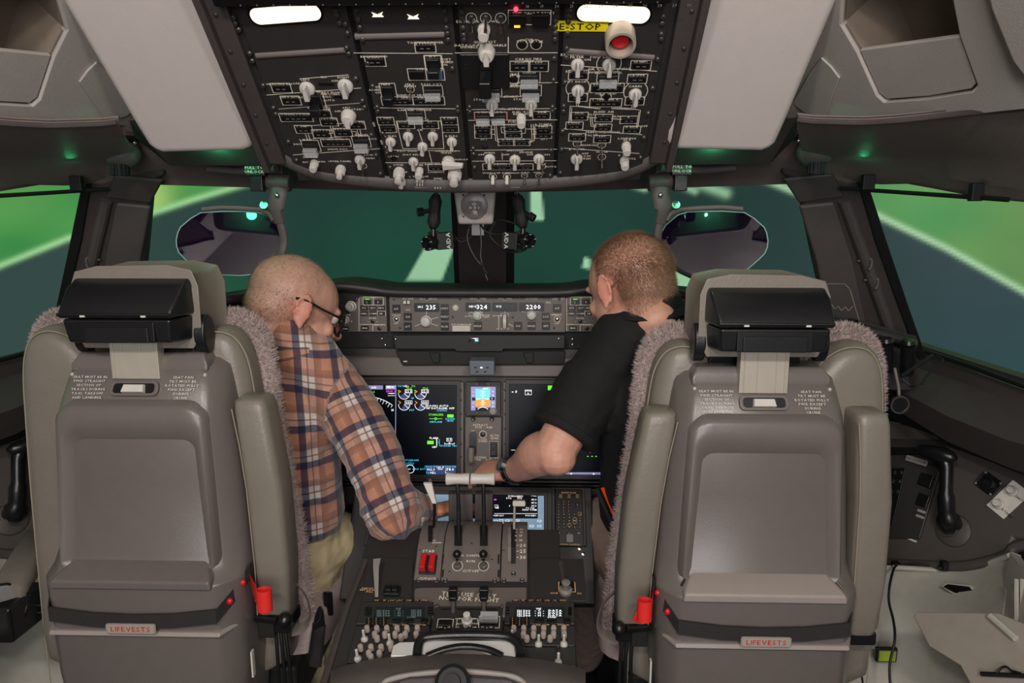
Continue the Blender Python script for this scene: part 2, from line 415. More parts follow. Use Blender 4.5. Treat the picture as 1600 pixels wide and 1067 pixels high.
# groove rib on the pillar
m = MB(); m.tube([PIL.at(*PIL.uv(1318,310), .006), PIL.at(*PIL.uv(1350,400), .006), PIL.at(*PIL.uv(1385,500), .006), PIL.at(*PIL.uv(1405,570), .006)], .012, 10)
for k, q in enumerate((m, mirror(m))): struct(q, 'trim_%d' % (9+k), 'trim_mid')
# centre post with seals
PC = Plane((0, 2.02, 1.2), (1, 0, 0), (0, -.5, 1))
struct(MB().plate([PC.uv(*p) for p in [(708,270),(716,480),(794,480),(797,270)]], -.08, 0, PC.M), 'trim_11', 'trim_dark', bevel=.006)
for k, pp in enumerate(([(703,270),(712,480),(719,480),(711,270)], [(792,270),(791,480),(803,480),(804,270)])):
    struct(MB().plate([PC.uv(*p) for p in pp], -.03, .006, PC.M), 'trim_%d' % (12+k), 'seal', bevel=.002)
# header above the windshields: runs back up from the window top to the overhead panel
for k, s in enumerate((1, -1)):
    rows = []
    top = [(0.0, 1.92), (.25, 1.81), (.5, 1.63), (.62, 1.535), (.70, 1.465), (.80, 1.43)]
    for dz, dy, dx in ((-.02, .03, 0), (0, 0, 0), (.015, -.06, 0), (.05, -.14, .005), (.14, -.24, .01), (.3, -.36, .02)):
        rows.append([V((s*(x+dx), y+dy, 1.478+dz)) for x, y in top])
    m = MB(); strip(m, rows, .02); struct(m, 'trim_%d' % (14+k), 'soffit', smooth=60)
# side window panes frame: sill and rear post
def SP(px_, py_): return PSD.hit(px_, py_)
m = MB()
strip(m, [[SP(1436,556), SP(1520,580), SP(1602,610), SP(1800,680)], [SP(1436,570)-V((.03,.0,0)), SP(1520,596)-V((.03,0,0)), SP(1602,628)-V((.03,0,0)), SP(1800,690)-V((.03,0,0))],
          [P(1405,610,1.62), P(1480,650,1.46), P(1575,688,1.33), P(1700,720,1.2)], [P(1400,640,1.64), P(1480,690,1.5), P(1575,730,1.38), P(1700,770,1.2)]], .015)
for k, q in enumerate((m, mirror(m))): struct(q, 'trim_%d' % (16+k), 'trim_dark', smooth=50)
m = MB(); m.tube([SP(1444,548), SP(1520,573), SP(1602,604), SP(1800,672)], .006, 8)
for k, q in enumerate((m, mirror(m))): struct(q, 'trim_%d' % (18+k), 'seal')
# dark soffit over the side window, curving back up to the light ceiling lining
lo = [(1250,262,1.46),(1270,268,1.47),(1300,272,1.46),(1350,284,1.44),(1400,286,1.38),(1440,285,1.34),(1475,291,1.30),(1540,303,1.22),(1610,312,1.15),(1800,330,1.0)]
md = [(1248,215,1.24),(1270,232,1.29),(1300,240,1.30),(1350,242,1.28),(1400,242,1.25),(1440,240,1.21),(1475,240,1.18),(1540,242,1.10),(1610,245,1.03),(1800,250,.9)]
hi = [(1246,190,1.17),(1270,193,1.165),(1300,194,1.15),(1350,195,1.13),(1400,192,1.10),(1440,188,1.08),(1475,184,1.06),(1540,177,1.02),(1610,170,.97),(1800,150,.85)]
m = MB(); strip(m, [[P3(p)+V((0,.05,0)) for p in lo], [P3(p) for p in lo], [P3(p)+V((0,-.02,.012)) for p in lo], [P3(p) for p in md], [P3(p) for p in hi], [P3((p[0],p[1]-14,p[2]+.01)) for p in hi]], .012)
for k, q in enumerate((m, mirror(m))): struct(q, 'trim_%d' % (20+k), 'soffit', smooth=60)
# bead where soffit meets lining
m = MB(); m.tube(smoothpts([P3((p[0],p[1]-3,p[2]-.005)) for p in hi], 4), .0045, 8)
for k, q in enumerate((m, mirror(m))): struct(q, 'trim_%d' % (22+k), 'trim_dark')
# light grey lining with a stowage pocket
LN = plane3(V((.65,1.089,1.63)), V((.706,1.118,1.56)), P(1525,140,1.00))
def LU(l): return [LN.uv(*p) for p in l]
hole = LU([(1318,-30),(1314,40),(1339,82),(1370,150),(1382,161),(1450,156),(1516,145),(1526,134),(1498,56),(1481,-30)])
outer = LU([(1440,-500),(1290,20),(1246,125),(1222,184),(1238,192),(1350,194),(1475,184),(1610,170),(1950,120),(1950,-500)])
m = MB(); m.ring(outer, hole, -.014, 0, LN.M)
for k, q in enumerate((m, mirror(m))): struct(q, ('ceiling_panel_right', 'ceiling_panel_left')[k], 'ceiling_light', bevel=.006, bseg=3)
# pocket interior
m = MB(); m.mi = 0
hb = [(u+.0, v) for u, v in hole]; m.ring([(u*1.0, v) for u, v in hole], [(u, v) for u, v in hole], -.12, -.012, LN.M)
m = MB(); m.loft([[LN.at(u, v, -.006) for u, v in hole], [LN.at(u, v, -.1) for u, v in hole]], False); m.f += [tuple(range(len(hole), 2*len(hole)))]; m.m += [0]
mat('pocket', (132,118,104), .7)  # brown colour takes in the shade inside the pocket
for k, q in enumerate((m, mirror(m))): struct(q, ('ceiling_pocket_right', 'ceiling_pocket_left')[k], 'pocket', smooth=30)
# pocket front flap
m = MB(); m.plate(LU([(1340,81),(1371,149),(1383,158),(1450,153),(1514,142),(1522,134),(1498,60)]), -.012, -.004, LN.M)
fl = both(m, 'pocket_flap', 'ceiling_light', bevel=.002)
tag(fl[0], 'light grey stowage pocket flap in the ceiling lining above the right side window', 'flap'); tag(fl[1], 'light grey stowage pocket flap in the ceiling lining above the left side window', 'flap')
# small access flap beside the projector box
m = MB(); m.plate(LU([(1240,160),(1262,176),(1290,184),(1314,120),(1300,102),(1285,88),(1268,110)]), 0, .004, LN.M)
fl = both(m, 'access_flap', 'ceiling_light', bevel=.0015)
tag(fl[0], 'small grey access flap between right projector housing and stowage pocket', 'flap'); tag(fl[1], 'small grey access flap between left projector housing and stowage pocket', 'flap')
# raised ridge frame near the upper right edge of the lining
m = MB(); m.plate(LU([(1534,-60),(1556,0),(1590,84),(1612,116),(1640,120),(1640,-60)]), 0, .012, LN.M); m.plate(LU([(1552,-60),(1566,0),(1598,80),(1616,104),(1640,106),(1640,-60)]), .012, .02, LN.M)
for k, q in enumerate((m, mirror(m))): struct(q, 'trim_%d' % (24+k), 'ceiling_light', bevel=.005, bseg=3)
# visor rails over the side windows
m = MB(); m.tube([P(1312,294,1.45), P(1400,300,1.36), P(1576,312,1.15)], .004, 8)
b1 = MB().box((0,0,0), (.024,.014,.03), Matrix.Translation(P(1356,285,1.40))); b2 = MB().box((0,0,0), (.02,.014,.03), Matrix.Translation(P(1525,300,1.20)))
for s, side in ((0, 'right'), (1, 'left')):
    f = (lambda z: z) if s == 0 else mirror
    t = thing('visor_rail', ((-1 if s else 1)*.9, 1.3, 1.44), 'thin black sun visor rail along the top of the %s side window' % side, 'rail')
    build(f(m), 'rod', 'rubber', t); build(f(b1), 'bracket', 'rubber', t, bevel=.002); build(f(b2), 'bracket', 'rubber', t, bevel=.002)
# gasper air vents
for s, side in ((1, 'right'), (-1, 'left')):
    c = V((s*.672, 1.36, 1.512)); t = thing('air_vent', c, 'dark round ceiling air vent with ribbed knob below the %s projector housing' % side, 'air vent')
    build(MB().ell(c, (.036,.032,.032), 20), 'vent_ball', 'trim_mid', t)
    build(MB().lathe([(.0,.036),(.05,.036),(.052,.028),(.04,.022),(.0,.022)], 24, Matrix.Translation(c)), 'collar', 'trim_dark', t)
    kb = MB(); Mk = Matrix.Translation(c+V((0,-.012,-.034)))
    for i in range(14):
        a = 2*math.pi*i/14; kb.box((.015*math.cos(a), .015*math.sin(a), 0), (.004,.004,.02), Mk)
    kb.lathe([(0,-.011),(.014,-.011),(.015,.011),(0,.011)], 20, Mk); build(kb, 'knob', 'rubber', t)
    for dx, dy in ((-.045, -.01), (.045, -.01)): build(MB().ell(c+V((dx, dy-.02, .015)), .004, 10), 'bolt', 'steel', t)
# bits on the pillars: hooks and a framed hatch
hk = MB()
for q in ((1346,405), (1356,435)):
    o_ = PIL.at(*PIL.uv(*q), .008); hk.tube(smoothpts([o_+V((-.01,0,.0)), o_+V((.004,-.006,.006)), o_+V((.014,-.012,.004)), o_+V((.014,-.012,-.012)), o_+V((.009,-.012,-.018))], 4), .0028, 8)
hs = both(hk, 'hook_bracket', 'trim_mid'); tag(hs[0], 'pair of small dark coat hooks on the right window pillar', 'hooks'); tag(hs[1], 'pair of small dark coat hooks on the left window pillar', 'hooks')
m = MB(); pp = [PIL.uv(*p) for p in [(1292,470),(1287,438),(1318,438),(1326,446),(1345,510),(1330,515)]]; m.M = PIL.M; m.path([(u, v) for u, v in pp], .0018, .0128)
m.path([PIL.uv(*p) for p in [(1298,470),(1302,477),(1308,473),(1313,480),(1319,474),(1324,480),(1331,473)]], .002, .0128)
mat('thin_edge', (150,140,125), .5); h1 = build(m, 'stowage_hatch', 'thin_edge'); tag(h1, 'outlined hatch with thin curled wire on the right window pillar above the seat', 'hatch')
# green glow on the soffits beside the pillars (head-up projectors' green light)
AO = R(44)
OH = Plane(P(730, 283, 1.33), (1,0,0), (0, -math.cos(AO), math.sin(AO)))
def O1(x, y): return OH.uv(340+x/3.558, y/3.558)
def O2(x, y): return OH.uv(700+x/3.558, y/3.558)
S = .00034  # metres on the panel per crop pixel (approx)
uL, uR, vB, vT = -.325, .330, .012, .42
# ---- console housing
t = thing('overhead_console', OH.at(0, .2, 0), 'dark overhead console frame holding four columns of switch panels', 'overhead console')
m = MB(OH.M)
m.plate([(-.362,.46),(-.362,.09),(-.335,.05),(-.30,.028),(-.16,.006),(.0,.0),(.17,.006),(.31,.024),(.345,.05),(.372,.09),(.372,.46)], -.09, -.004)
build(m, 'tray', 'panel_dark', t, bevel=.003)
# padded front lip
lip = smoothpts([OH.at(-.375,.10,-.016), OH.at(-.335,.048,-.016), OH.at(-.27,.012,-.014), OH.at(-.14,-.006,-.010), OH.at(0,-.012,-.008), OH.at(.15,-.006,-.010), OH.at(.28,.012,-.014), OH.at(.345,.048,-.016), OH.at(.385,.10,-.016)], 6)
build(MB().tube(lip, [(.019,.017)]*len(lip), 16), 'front_lip', 'trim_mid', t, smooth=60)
b = MB(); b.tube([OH.at(-.10,-.008,.007), OH.at(.10,-.008,.007)], .0022, 8); build(b, 'lip_strip', 'shell_grey_light', t)
for s, nm in ((-1, 0), (1, 1)):
    m = MB(OH.M); x = -.347 if s < 0 else .352
    m.box((x, .26, 0), (.03, .42, .02)); m.box((x+s*.02, .26, .008), (.012, .44, .03)); build(m, 'side_rail', 'trim_dark', t, bevel=.003)
    for k in range(6):
        q = MB(OH.M); q.ell((x+s*.004, .10+k*.06, .011), (.0035,.0035,.002), 10); build(q, 'rivet', 'fastener', t)
for u in (-.1515, .0065, .1665):
    build(MB(OH.M).box((u, .2, -.004), (.007, .40, .002)), 'hinge_gap', 'button_black', t)
# upper dark shelf with a printed scale at the top edge
m = MB(OH.M); m.box((-.01, .362+.03, .012), (.66, .06, .035)); build(m, 'top_shelf', 'button_black', t, bevel=.003)
m = MB(OH.M)
for k in range(12): m.text(str(18+k) if k < 9 else str(19+k), (.115+k*.021, .3605, 0), .006, .0302)
for k in range(26): m.disc((-.30+k*.024, .3655), .0012, .0302, 8)
build(m, 'scale_marks', 'knob_grey', t, smooth=0)

def knob(u, v, sc, parent, kind='k'):
    """one control; geometry faces the viewer along the panel normal (hangs down under gravity's side)"""
    M = OH.M @ Matrix.Translation((u, v, 0))
    m = MB(M)
    if kind in 'kK':
        r = .0100*sc if kind == 'k' else .0125*sc
        m.lathe([(0,0),(r*1.05,0),(r*1.05,.003),(r*.98,.006),(r*.8,.0075),(0,.0075)], 20)
        # bar grip
        m.loft([[(-r*.36,-r*1.0,.007),(r*.36,-r*1.0,.007),(r*.42,0,.007),(r*.3,r*1.0,.007),(-r*.3,r*1.0,.007),(-r*.42,0,.007)],
                [(-r*.34,-r*1.0,.020*sc),(r*.34,-r*1.0,.020*sc),(r*.3,0,.021*sc),(r*.10,r*.95,.019*sc),(-r*.10,r*.95,.019*sc),(-r*.3,0,.021*sc)]])
        o = build(m, 'rotary_knob', 'knob_white', parent, bevel=.0008)
    elif kind == 'R':   # large round selector
        m.lathe([(0,0),(.014*sc,0),(.014*sc,.004),(.012*sc,.014),(.010*sc,.018),(0,.0185)], 24); m.loft([[(-.004,-.012*sc,.012),(.004,-.012*sc,.012),(.006,.0,.012),(0,.012*sc,.012),(-.006,0,.012)], [(-.004,-.011*sc,.026*sc),(.004,-.011*sc,.026*sc),(.005,0,.026*sc),(0,.010*sc,.024*sc),(-.005,0,.026*sc)]])
        o = build(m, 'selector_knob', 'knob_white', parent, bevel=.001)
    elif kind == 'c':
        m.lathe([(0,0),(.0085*sc,0),(.0085*sc,.006),(.0062*sc,.007),(.0068*sc,.020*sc),(.0062*sc,.022*sc),(0,.022*sc)], 20)
        for i in range(12):
            a = 2*math.pi*i/12; m.box((.0066*sc*math.cos(a), .0066*sc*math.sin(a), .014*sc), (.0012,.0012,.013*sc))
        o = build(m, 'round_knob', 'knob_white', parent)
    elif kind == 'd':   # stacked double
        m.lathe([(0,0),(.010*sc,0),(.010*sc,.016*sc),(.0065*sc,.017*sc),(.0065*sc,.030*sc),(0,.031*sc)], 18)
        for i in range(12):
            a = 2*math.pi*i/12; m.box((.0100*sc*math.cos(a), .0100*sc*math.sin(a), .009*sc), (.0014,.0014,.013*sc))
        o = build(m, 'dual_knob', 'knob_white', parent)
    return o
def button(u, v, w_, h, parent, mt='button_black', z=.004, leg=None):
    M = OH.M @ Matrix.Translation((u, v, 0)); m = MB(M)
    m.box((0,0,z/2), (w_, h, z)); 
    m.mi = 1; 
    if w_ > h*1.6:
        for k in range(2 if w_ < .04 else 4):
            n = 2 if w_ < .04 else 4; m.frect(((k-(n-1)/2)*w_/n*.75, 0), w_/n*.42, h*.14, z+.0004)
    build(m, 'push_button', [mt, 'knob_grey'], parent, bevel=.0006)
    if leg is not None: leg.rect((u, v), w_+.006, h+.006, .0011)
def guarded(u, v, w_, h, parent, leg):
    M = OH.M @ Matrix.Translation((u, v, 0))
    b = build(MB(M).box((0,0,.004), (w_, h, .008)), 'guarded_switch', 'button_black', parent, bevel=.001)
    g = MB(M); g.box((0,-h*.25,.013), (w_*.95, h*.75, .010)); build(g, 'clear_guard', 'glass_clear', b, bevel=.001)
    leg.rect((u, v+.001), w_+.005, h+.005, .0011)
def toggle(u, v, parent, sc=1, leg=None, col='steel'):
    M = OH.M @ Matrix.Translation((u, v, 0)); m = MB(M)
    m.lathe([(0,0),(.0045*sc,0),(.0045*sc,.003),(.0028*sc,.004),(0,.004)], 12); m.tube([(0,0,.003),(0,-.004*sc,.012*sc),(0,-.007*sc,.020*sc)], [.0013*sc,.0016*sc,.0022*sc], 10)
    build(m, 'toggle_switch', col, parent)
    if leg is not None: leg.arc((u, v), .0065*sc, 0, 360, .0009, 20)
def fast(pts, parent, f):
    for p in pts:
        u, v = f(*p); m = MB(OH.M @ Matrix.Translation((u, v, 0)))
        m.lathe([(0,0),(.0042,0),(.0042,.004),(.003,.0055),(0,.0055)], 12); m.box((0,0,.0056), (.005,.0010,.001)); build(m, 'fastener', 'fastener', parent)
def tx(leg, f, x, y, s, size=.0062, wide=1.25): leg.text(s, f(x, y), size, .0008, None, wide)
def L(leg, f, *pts, wd=.0011): leg.path([f(pts[i], pts[i+1]) for i in range(0, len(pts), 2)], wd)
COLS = {}
def column(u0, u1, label):
    t = thing('overhead_switch_panel', OH.at((u0+u1)/2, .2, 0), label, 'switch panel')
    build(MB(OH.M).box(((u0+u1)/2, .19, -.001), (u1-u0, .385-.01, .002)), 'panel_face', 'panel_dark', t, bevel=.0006)
    return t
# ================= column 1
t = column(-.322, -.156, 'leftmost overhead switch column with a long lit lamp and few controls at its top'); f = O1; leg = MB(OH.M)
for x, y, k, s in ((500,490,'K',1.0),(712,475,'K',1.0),(730,640,'R',.95),(793,885,'k',.95)): knob(*f(x,y), s, t, k)
for x, y in ((540,905),): knob(*f(x,y), .95, t, 'c')
knob(*f(687,935), .85, t, 'd')
for x, y, w_, h in ((355,488,78,28),(408,558,78,28),(437,652,150,26),(580,630,74,28),(620,677,72,26),(480,718,72,26),(772,695,72,26),(578,742,76,28),(697,735,76,28),(658,793,138,24)):
    button(*f(x,y), w_*S, h*S*1.25, t, leg=leg)
for x, y, w_, h in ((605,468,75,10),(690,538,75,10)): build(MB(OH.M).box((*f(x,y), .0005), (w_*S, h*S*1.3, .001)), 'display_slot', 'button_black', t)
for x, y in ((520,812),(800,788)): guarded(*f(x,y), 78*S, 58*S, t, leg)
u, v = f(550,560); b = build(MB(OH.M).box((u, v+.004, .006), (.022,.026,.012)), 'guarded_switch', 'button_black', t, bevel=.001); build(MB(OH.M).box((u, v-.006, .020), (.016,.016,.018)), 'black_guard', 'black_plastic', b, bevel=.002); leg.rect((u, v+.004), .028, .032, .0011)
toggle(*f(810,920), t, 1, leg)
L(leg,f,457,437,727,415); L(leg,f,275,527,795,488); L(leg,f,340,605,790,572,wd=.0007); L(leg,f,420,860,900,825)
L(leg,f,480,700,625,690,770,680); L(leg,f,485,735,500,775); L(leg,f,500,735,515,775); L(leg,f,775,715,785,760); L(leg,f,790,712,800,758); L(leg,f,622,692,640,740,560,745); L(leg,f,636,692,650,738); L(leg,f,740,730,770,730,775,752); L(leg,f,530,770,800,752)
L(leg,f,700,700,810,690)
for x, y, s in ((590,427,'IRS'),(488,442,'LEFT'),(700,428,'RIGHT'),(438,463,'OFF'),(652,448,'OFF'),(345,466,'HEADING REF'),(410,540,'SERV INTPH'),(615,512,'PRIMARY FLIGHT'),(615,522,'COMPUTERS'),(608,536,'DISC'),(620,556,'AUTO'),(425,632,'TOWING POWER'),(565,596,'ELECTRICAL'),(715,598,'APU'),(668,617,'OFF'),(780,606,'START'),(585,612,'L WIPER'),(618,662,'APU GEN'),(470,702,'L XFR'),(575,722,'L EXT PWR'),(690,718,'R EXT PWR'),(775,680,'BUS TIE'),(490,775,'L MAIN'),(800,748,'R MAIN'),(452,800,'DRIVE'),(862,770,'DISC'),(655,772,'L GEN CTRL R'),(668,828,'DRIVE DISC'),(515,872,'L WIPER'),(575,897,'HIGH'),(490,900,'INT'),(680,895,'UPPER PANEL'),(795,845,'OVHD'),(840,860,'LOW'),(850,878,'HIGH')): tx(leg,f,x,y,s,.0052)
fast([(90,95),(100,125),(120,160),(180,292),(195,333),(255,470),(312,595),(325,628),(395,783),(440,885),(660,55),(680,122),(665,80)], t, f)
fast([(720,148-20),(733,180),(718,262),(730,293),(770,432),(806,555),(818,590),(865,745),(898,857),(928,960)], t, lambda x, y: (min(f(x,y)[0], -.162), f(x,y)[1]))
build(leg, 'legends', 'legend', t, smooth=0)
a0, b0 = f(215,310), f(712,278); m = MB(OH.M); m.tube([(a0[0],a0[1],-.001),(b0[0],b0[1],-.001)], .005, 10); build(m, 'ledge', 'panel_grey', t)
def lamp(x, y, w_, h, f, t, rot=0):
    u, v = f(x, y); M = OH.M @ Matrix.Translation((u, v, 0)) @ Matrix.Rotation(rot, 4, 'Z')
    W, H = w_*S, h*S*1.25; a = rrect(W, H, H/2*.98, 8)
    m = MB(M); m.ring(rrect(W+.006, H+.006, H/2+.002, 8), a, 0, .002); build(m, 'lamp_bezel', 'button_black', t)
    build(MB(M).plate(a, 0, .0012), 'lamp_lens', 'lamp_on', t, smooth=0)
lamp(378, 77, 320, 62, O1, t, R(4))
# ================= column 2
t = column(-.147, .0025, 'second overhead switch column from the left, with hydraulic and window heat controls'); f = O1; leg = MB(OH.M)
for x, y, s in ((1060,755,.9),(1197,755,.9),(1140,812,.9),(963,785,.9),(1303,785,.9),(1090,895,.9)): knob(*f(x,y), s, t, 'k')
for x, y, w_, h in ((1155,262,78,26),(877,340,78,28),(1200,343,66,40),(1110,413,70,36),(1000,560,140,24),(1174,560,140,24),(935,672,68,24),(1048,693,68,24),(1182,693,68,24),(1288,672,68,24),(947,714,68,24),(1294,714,68,24),(1215,930,70,22)):
    button(*f(x,y), w_*S, h*S*1.25, t, leg=leg)
mat('blue_guard', (70,95,140), .2); button(*f(1210,413), 70*S, 45*S, t, 'blue_guard', leg=leg)
for x, y in ((1198,505),(1103,635)): guarded(*f(x,y), 80*S, 40*S, t, leg)
for x, y in ((948,500),(1200,350)):
    u, v = f(x, y); b = build(MB(OH.M).box((u, v, .004), (.020,.020,.008)), 'guarded_switch', 'button_black', t, bevel=.001); build(MB(OH.M).box((u, v-.011, .013), (.017,.014,.014)), 'black_guard', 'black_plastic', b, bevel=.002); leg.rect((u, v), .026, .026, .0011)
toggle(*f(1072,495), t, 1, leg); knob(*f(1012,950), 1.0, t, 'd'); knob(*f(1025,1000), .7, t, 'd'); knob(*f(1122,945), .95, t, 'c'); knob(*f(1320,950), 1.2, t, 'd')
u, v = f(1285,893); m = MB(OH.M @ Matrix.Translation((u, v, 0))); m.lathe([(0,0),(.012,0),(.012,.01),(.009,.012),(0,.012)], 20); m.loft([[(-.012,-.007,.010),(.028,-.004,.010),(.028,.004,.010),(-.012,.008,.010)], [(-.010,-.006,.02),(.026,-.003,.018),(.026,.003,.018),(-.010,.007,.02)]]); build(m, 'lever_knob', 'knob_white', t, bevel=.001)
for x, y in ((1110,1003),(1125,1003),(1140,1003),(1210,1018),(1225,1018),(1240,1018),(1302,1000),(1317,1000),(1332,1000)): toggle(*f(x,y), t, .55, None, 'knob_white')
for x, y in ((1125,995),(1225,1008),(1317,992)): leg.arc(f(x,y), .008, 20, 160, .001, 10)
u, v = f(980,880); build(MB(OH.M).disc((u, v), .006, .001), 'dark_dial', 'button_black', t, smooth=0)
for x, y in ((890,82),(1088,94)):
    u, v = f(x, y); m = MB(OH.M); m.quad([(u-.009,v-.003),(u+.009,v-.003),(u+.006,v+.001),(u+.009,v+.005),(u,v+.001),(u-.009,v+.005),(u-.006,v+.001)], .001); build(m, 'chart_light', 'lamp_on', t, smooth=0)
    for d in (-.018, .018): build(MB(OH.M).ell((u+d, v+.001, .001), .0025, 8), 'screw', 'fastener', t)
L(leg,f,757,293,1305,297); L(leg,f,872,598,1340,604); L(leg,f,993,672,1245,672,1258,825,1030,825,993,672); L(leg,f,935,832,1345,838); L(leg,f,935,903,1235,905); L(leg,f,1175,838,1190,900); L(leg,f,1118,725,1140,790)
for x, y, s in ((1155,235,'TOWING POWER'),(1155,245,'BATTERY'),(870,313,'BROADBAND'),(870,323,'DATA'),(1195,315,'ELT'),(1265,328,'RESET'),(1272,343,'ARMED'),(1260,358,'ON'),(1160,382,'CVR RCDR'),(935,468,'EMER'),(938,478,'LIGHTS'),(880,483,'OFF'),(878,498,'ARMED'),(893,513,'ON'),(1068,468,'SERV'),(1070,478,'INTPH'),(1190,467,'PASS OXY'),(1080,528,'WINDOW HEAT'),(1030,543,'L SIDE'),(1140,543,'FWD'),(1200,543,'SIDE R'),(1095,610,'RAM AIR TURBINE'),(1112,665,'HYDRAULIC'),(935,655,'L ENG'),(1045,676,'C1 ELEC'),(1180,676,'C2'),(1288,655,'R ENG'),(950,735,'L ELEC'),(1060,722,'C1'),(1198,722,'C2'),(962,755,'L ELEC'),(1300,755,'R ELEC'),(1125,720,'AIR'),(1055,838,'PASS SIGNS'),(1270,838,'WINDSHIELD'),(1272,848,'WIPER'),(975,868,'CABIN'),(1085,858,'SEAT BELTS'),(1005,915,'OVHD'),(1115,915,'DOME'),(1215,912,'INBD OUTBD'),(1215,955,'LANDING'),(1020,955,'STORM'),(1120,980,'L TURNOFF'),(1225,990,'TAXI'),(1345,885,'RUNWAY')): tx(leg,f,x,y,s,.0052)
for a, x, y in (('OFF',862,690),('OFF',905,790)): leg.text(a, f(x+8,y), .0055, .0008, None, 1, math.pi/2)
fast([(698,50),(712,105),(722,148),(742,215),(778,347),(815,475),(848,590),(856,612),(890,735),(918,815),(920,845),(945,925)], t, lambda x, y: (max(f(x,y)[0], -.141), f(x,y)[1]))
fast([(1262,55),(1270,105),(1272,150),(1278,180),(1282,215),(1305,375),(1335,590),(1340,610)], t, lambda x, y: (min(f(x,y)[0]+.0, -.004), f(x,y)[1]))
a0, b0 = f(765,205), f(1262,192); m = MB(OH.M); m.tube([(a0[0],a0[1],-.001),(b0[0],b0[1],-.001)], .005, 10); build(m, 'ledge', 'panel_grey', t)
build(leg, 'legends', 'legend', t, smooth=0)
# ================= column 3
t = column(.0105, .163, 'third overhead switch column, with the fire handle, fuel and anti-ice controls'); f = O2; leg = MB(OH.M)
for x, y in ((245,580),(462,580),(232,880),(372,885),(505,880)): knob(*f(x,y), 1.0, t, 'k')
knob(*f(215,285), 1.0, t, 'R'); knob(*f(408,655), 1.0, t, 'c'); knob(*f(200,160), 1.15, t, 'c')
for x, y, w_, h in ((400,368,76,30),(503,368,76,30),(520,640,70,24),(195,718,70,22),(195,748,70,22),(530,718,70,22),(530,748,70,22),(360,710,70,22),(363,745,70,22),(325,790,70,20),(410,790,70,20),(235,926,64,20),(300,926,64,20),(365,926,64,20),(432,926,64,20)):
    button(*f(x,y), w_*S, h*S*1.25, t, leg=leg)
for x, y in ((452,430),(240,505),(460,505)): guarded(*f(x,y), 88*S, 46*S, t, leg)
for x in (195, 280): guarded(*f(x,645), 72*S, 30*S, t, leg)
for x in (130,210,293): toggle(*f(x,100), t, 1.25, leg, 'red_led' if False else 'steel')
for x in (250, 328):
    u, v = f(x, 980); m = MB(OH.M @ Matrix.Translation((u, v, 0))); m.loft([[(-.003,0,.001),(.003,0,.001),(.003,.004,.001),(-.003,.004,.001)], [(-.0035,-.005,.018),(.0035,-.005,.018),(.003,-.001,.018),(-.003,-.001,.018)]]); build(m, 'paddle_switch', 'knob_white', t, bevel=.0008)
    leg.arc((u, v), .007, 0, 360, .001, 20)
for x, y in ((525,925),(425,975),(505,975)): toggle(*f(x,y), t, .9, leg)
for x, y in ((412,247),(490,247),(365,440)):
    u, v = f(x, y); build(MB(OH.M @ Matrix.Translation((u, v, 0))).lathe([(0,0),(.006,0),(.005,.003),(0,.003)], 16), 'round_button', 'button_black', t); leg.arc((u, v), .0085, 0, 360, .0009, 20)
button(*f(385,103), .026, .018, t, 'button_black', .008); button(*f(515,103), .026, .018, t, 'button_black', .008)
u, v = f(385, 130); build(MB(OH.M).box((u, v, .006), (.009,.003,.006)), 'amber_light', 'amber_led', t)
u, v = f(378, 45); build(MB(OH.M).ell((u, v, .003), .0035, 12), 'red_light', 'red_led', t)
u, v = f(208, 388); m = MB(OH.M); m.box((u, v, .003), (.078, .062, .006)); b = build(m, 'fire_panel', 'black_plastic', t, bevel=.002)
build(MB(OH.M).box((f(212,440)[0], f(212,440)[1]+.006, .024), (.020, .030, .036)), 'fire_handle', 'black_plastic', b, bevel=.003)
L(leg,f,335,55,573,55,570,137,338,135,335,55); L(leg,f,335,207,335,290,wd=.0014); L(leg,f,40,293,608,292); L(leg,f,95,465,608,458); L(leg,f,105,608,600,602); L(leg,f,115,668,605,665); L(leg,f,125,835,605,828); L(leg,f,300,850,302,885); L(leg,f,135,895,600,892)
L(leg,f,235,718,255,718); L(leg,f,258,690,265,780,292,790); L(leg,f,268,690,275,775); L(leg,f,440,790,468,782,462,690); L(leg,f,474,690,480,780,445,796); L(leg,f,325,710,295,706,298,735,330,745); L(leg,f,395,710,430,706,430,738,400,745); L(leg,f,430,716,495,716); L(leg,f,290,478,410,475); L(leg,f,275,538,425,535); L(leg,f,238,745,260,745); L(leg,f,470,745,495,745)
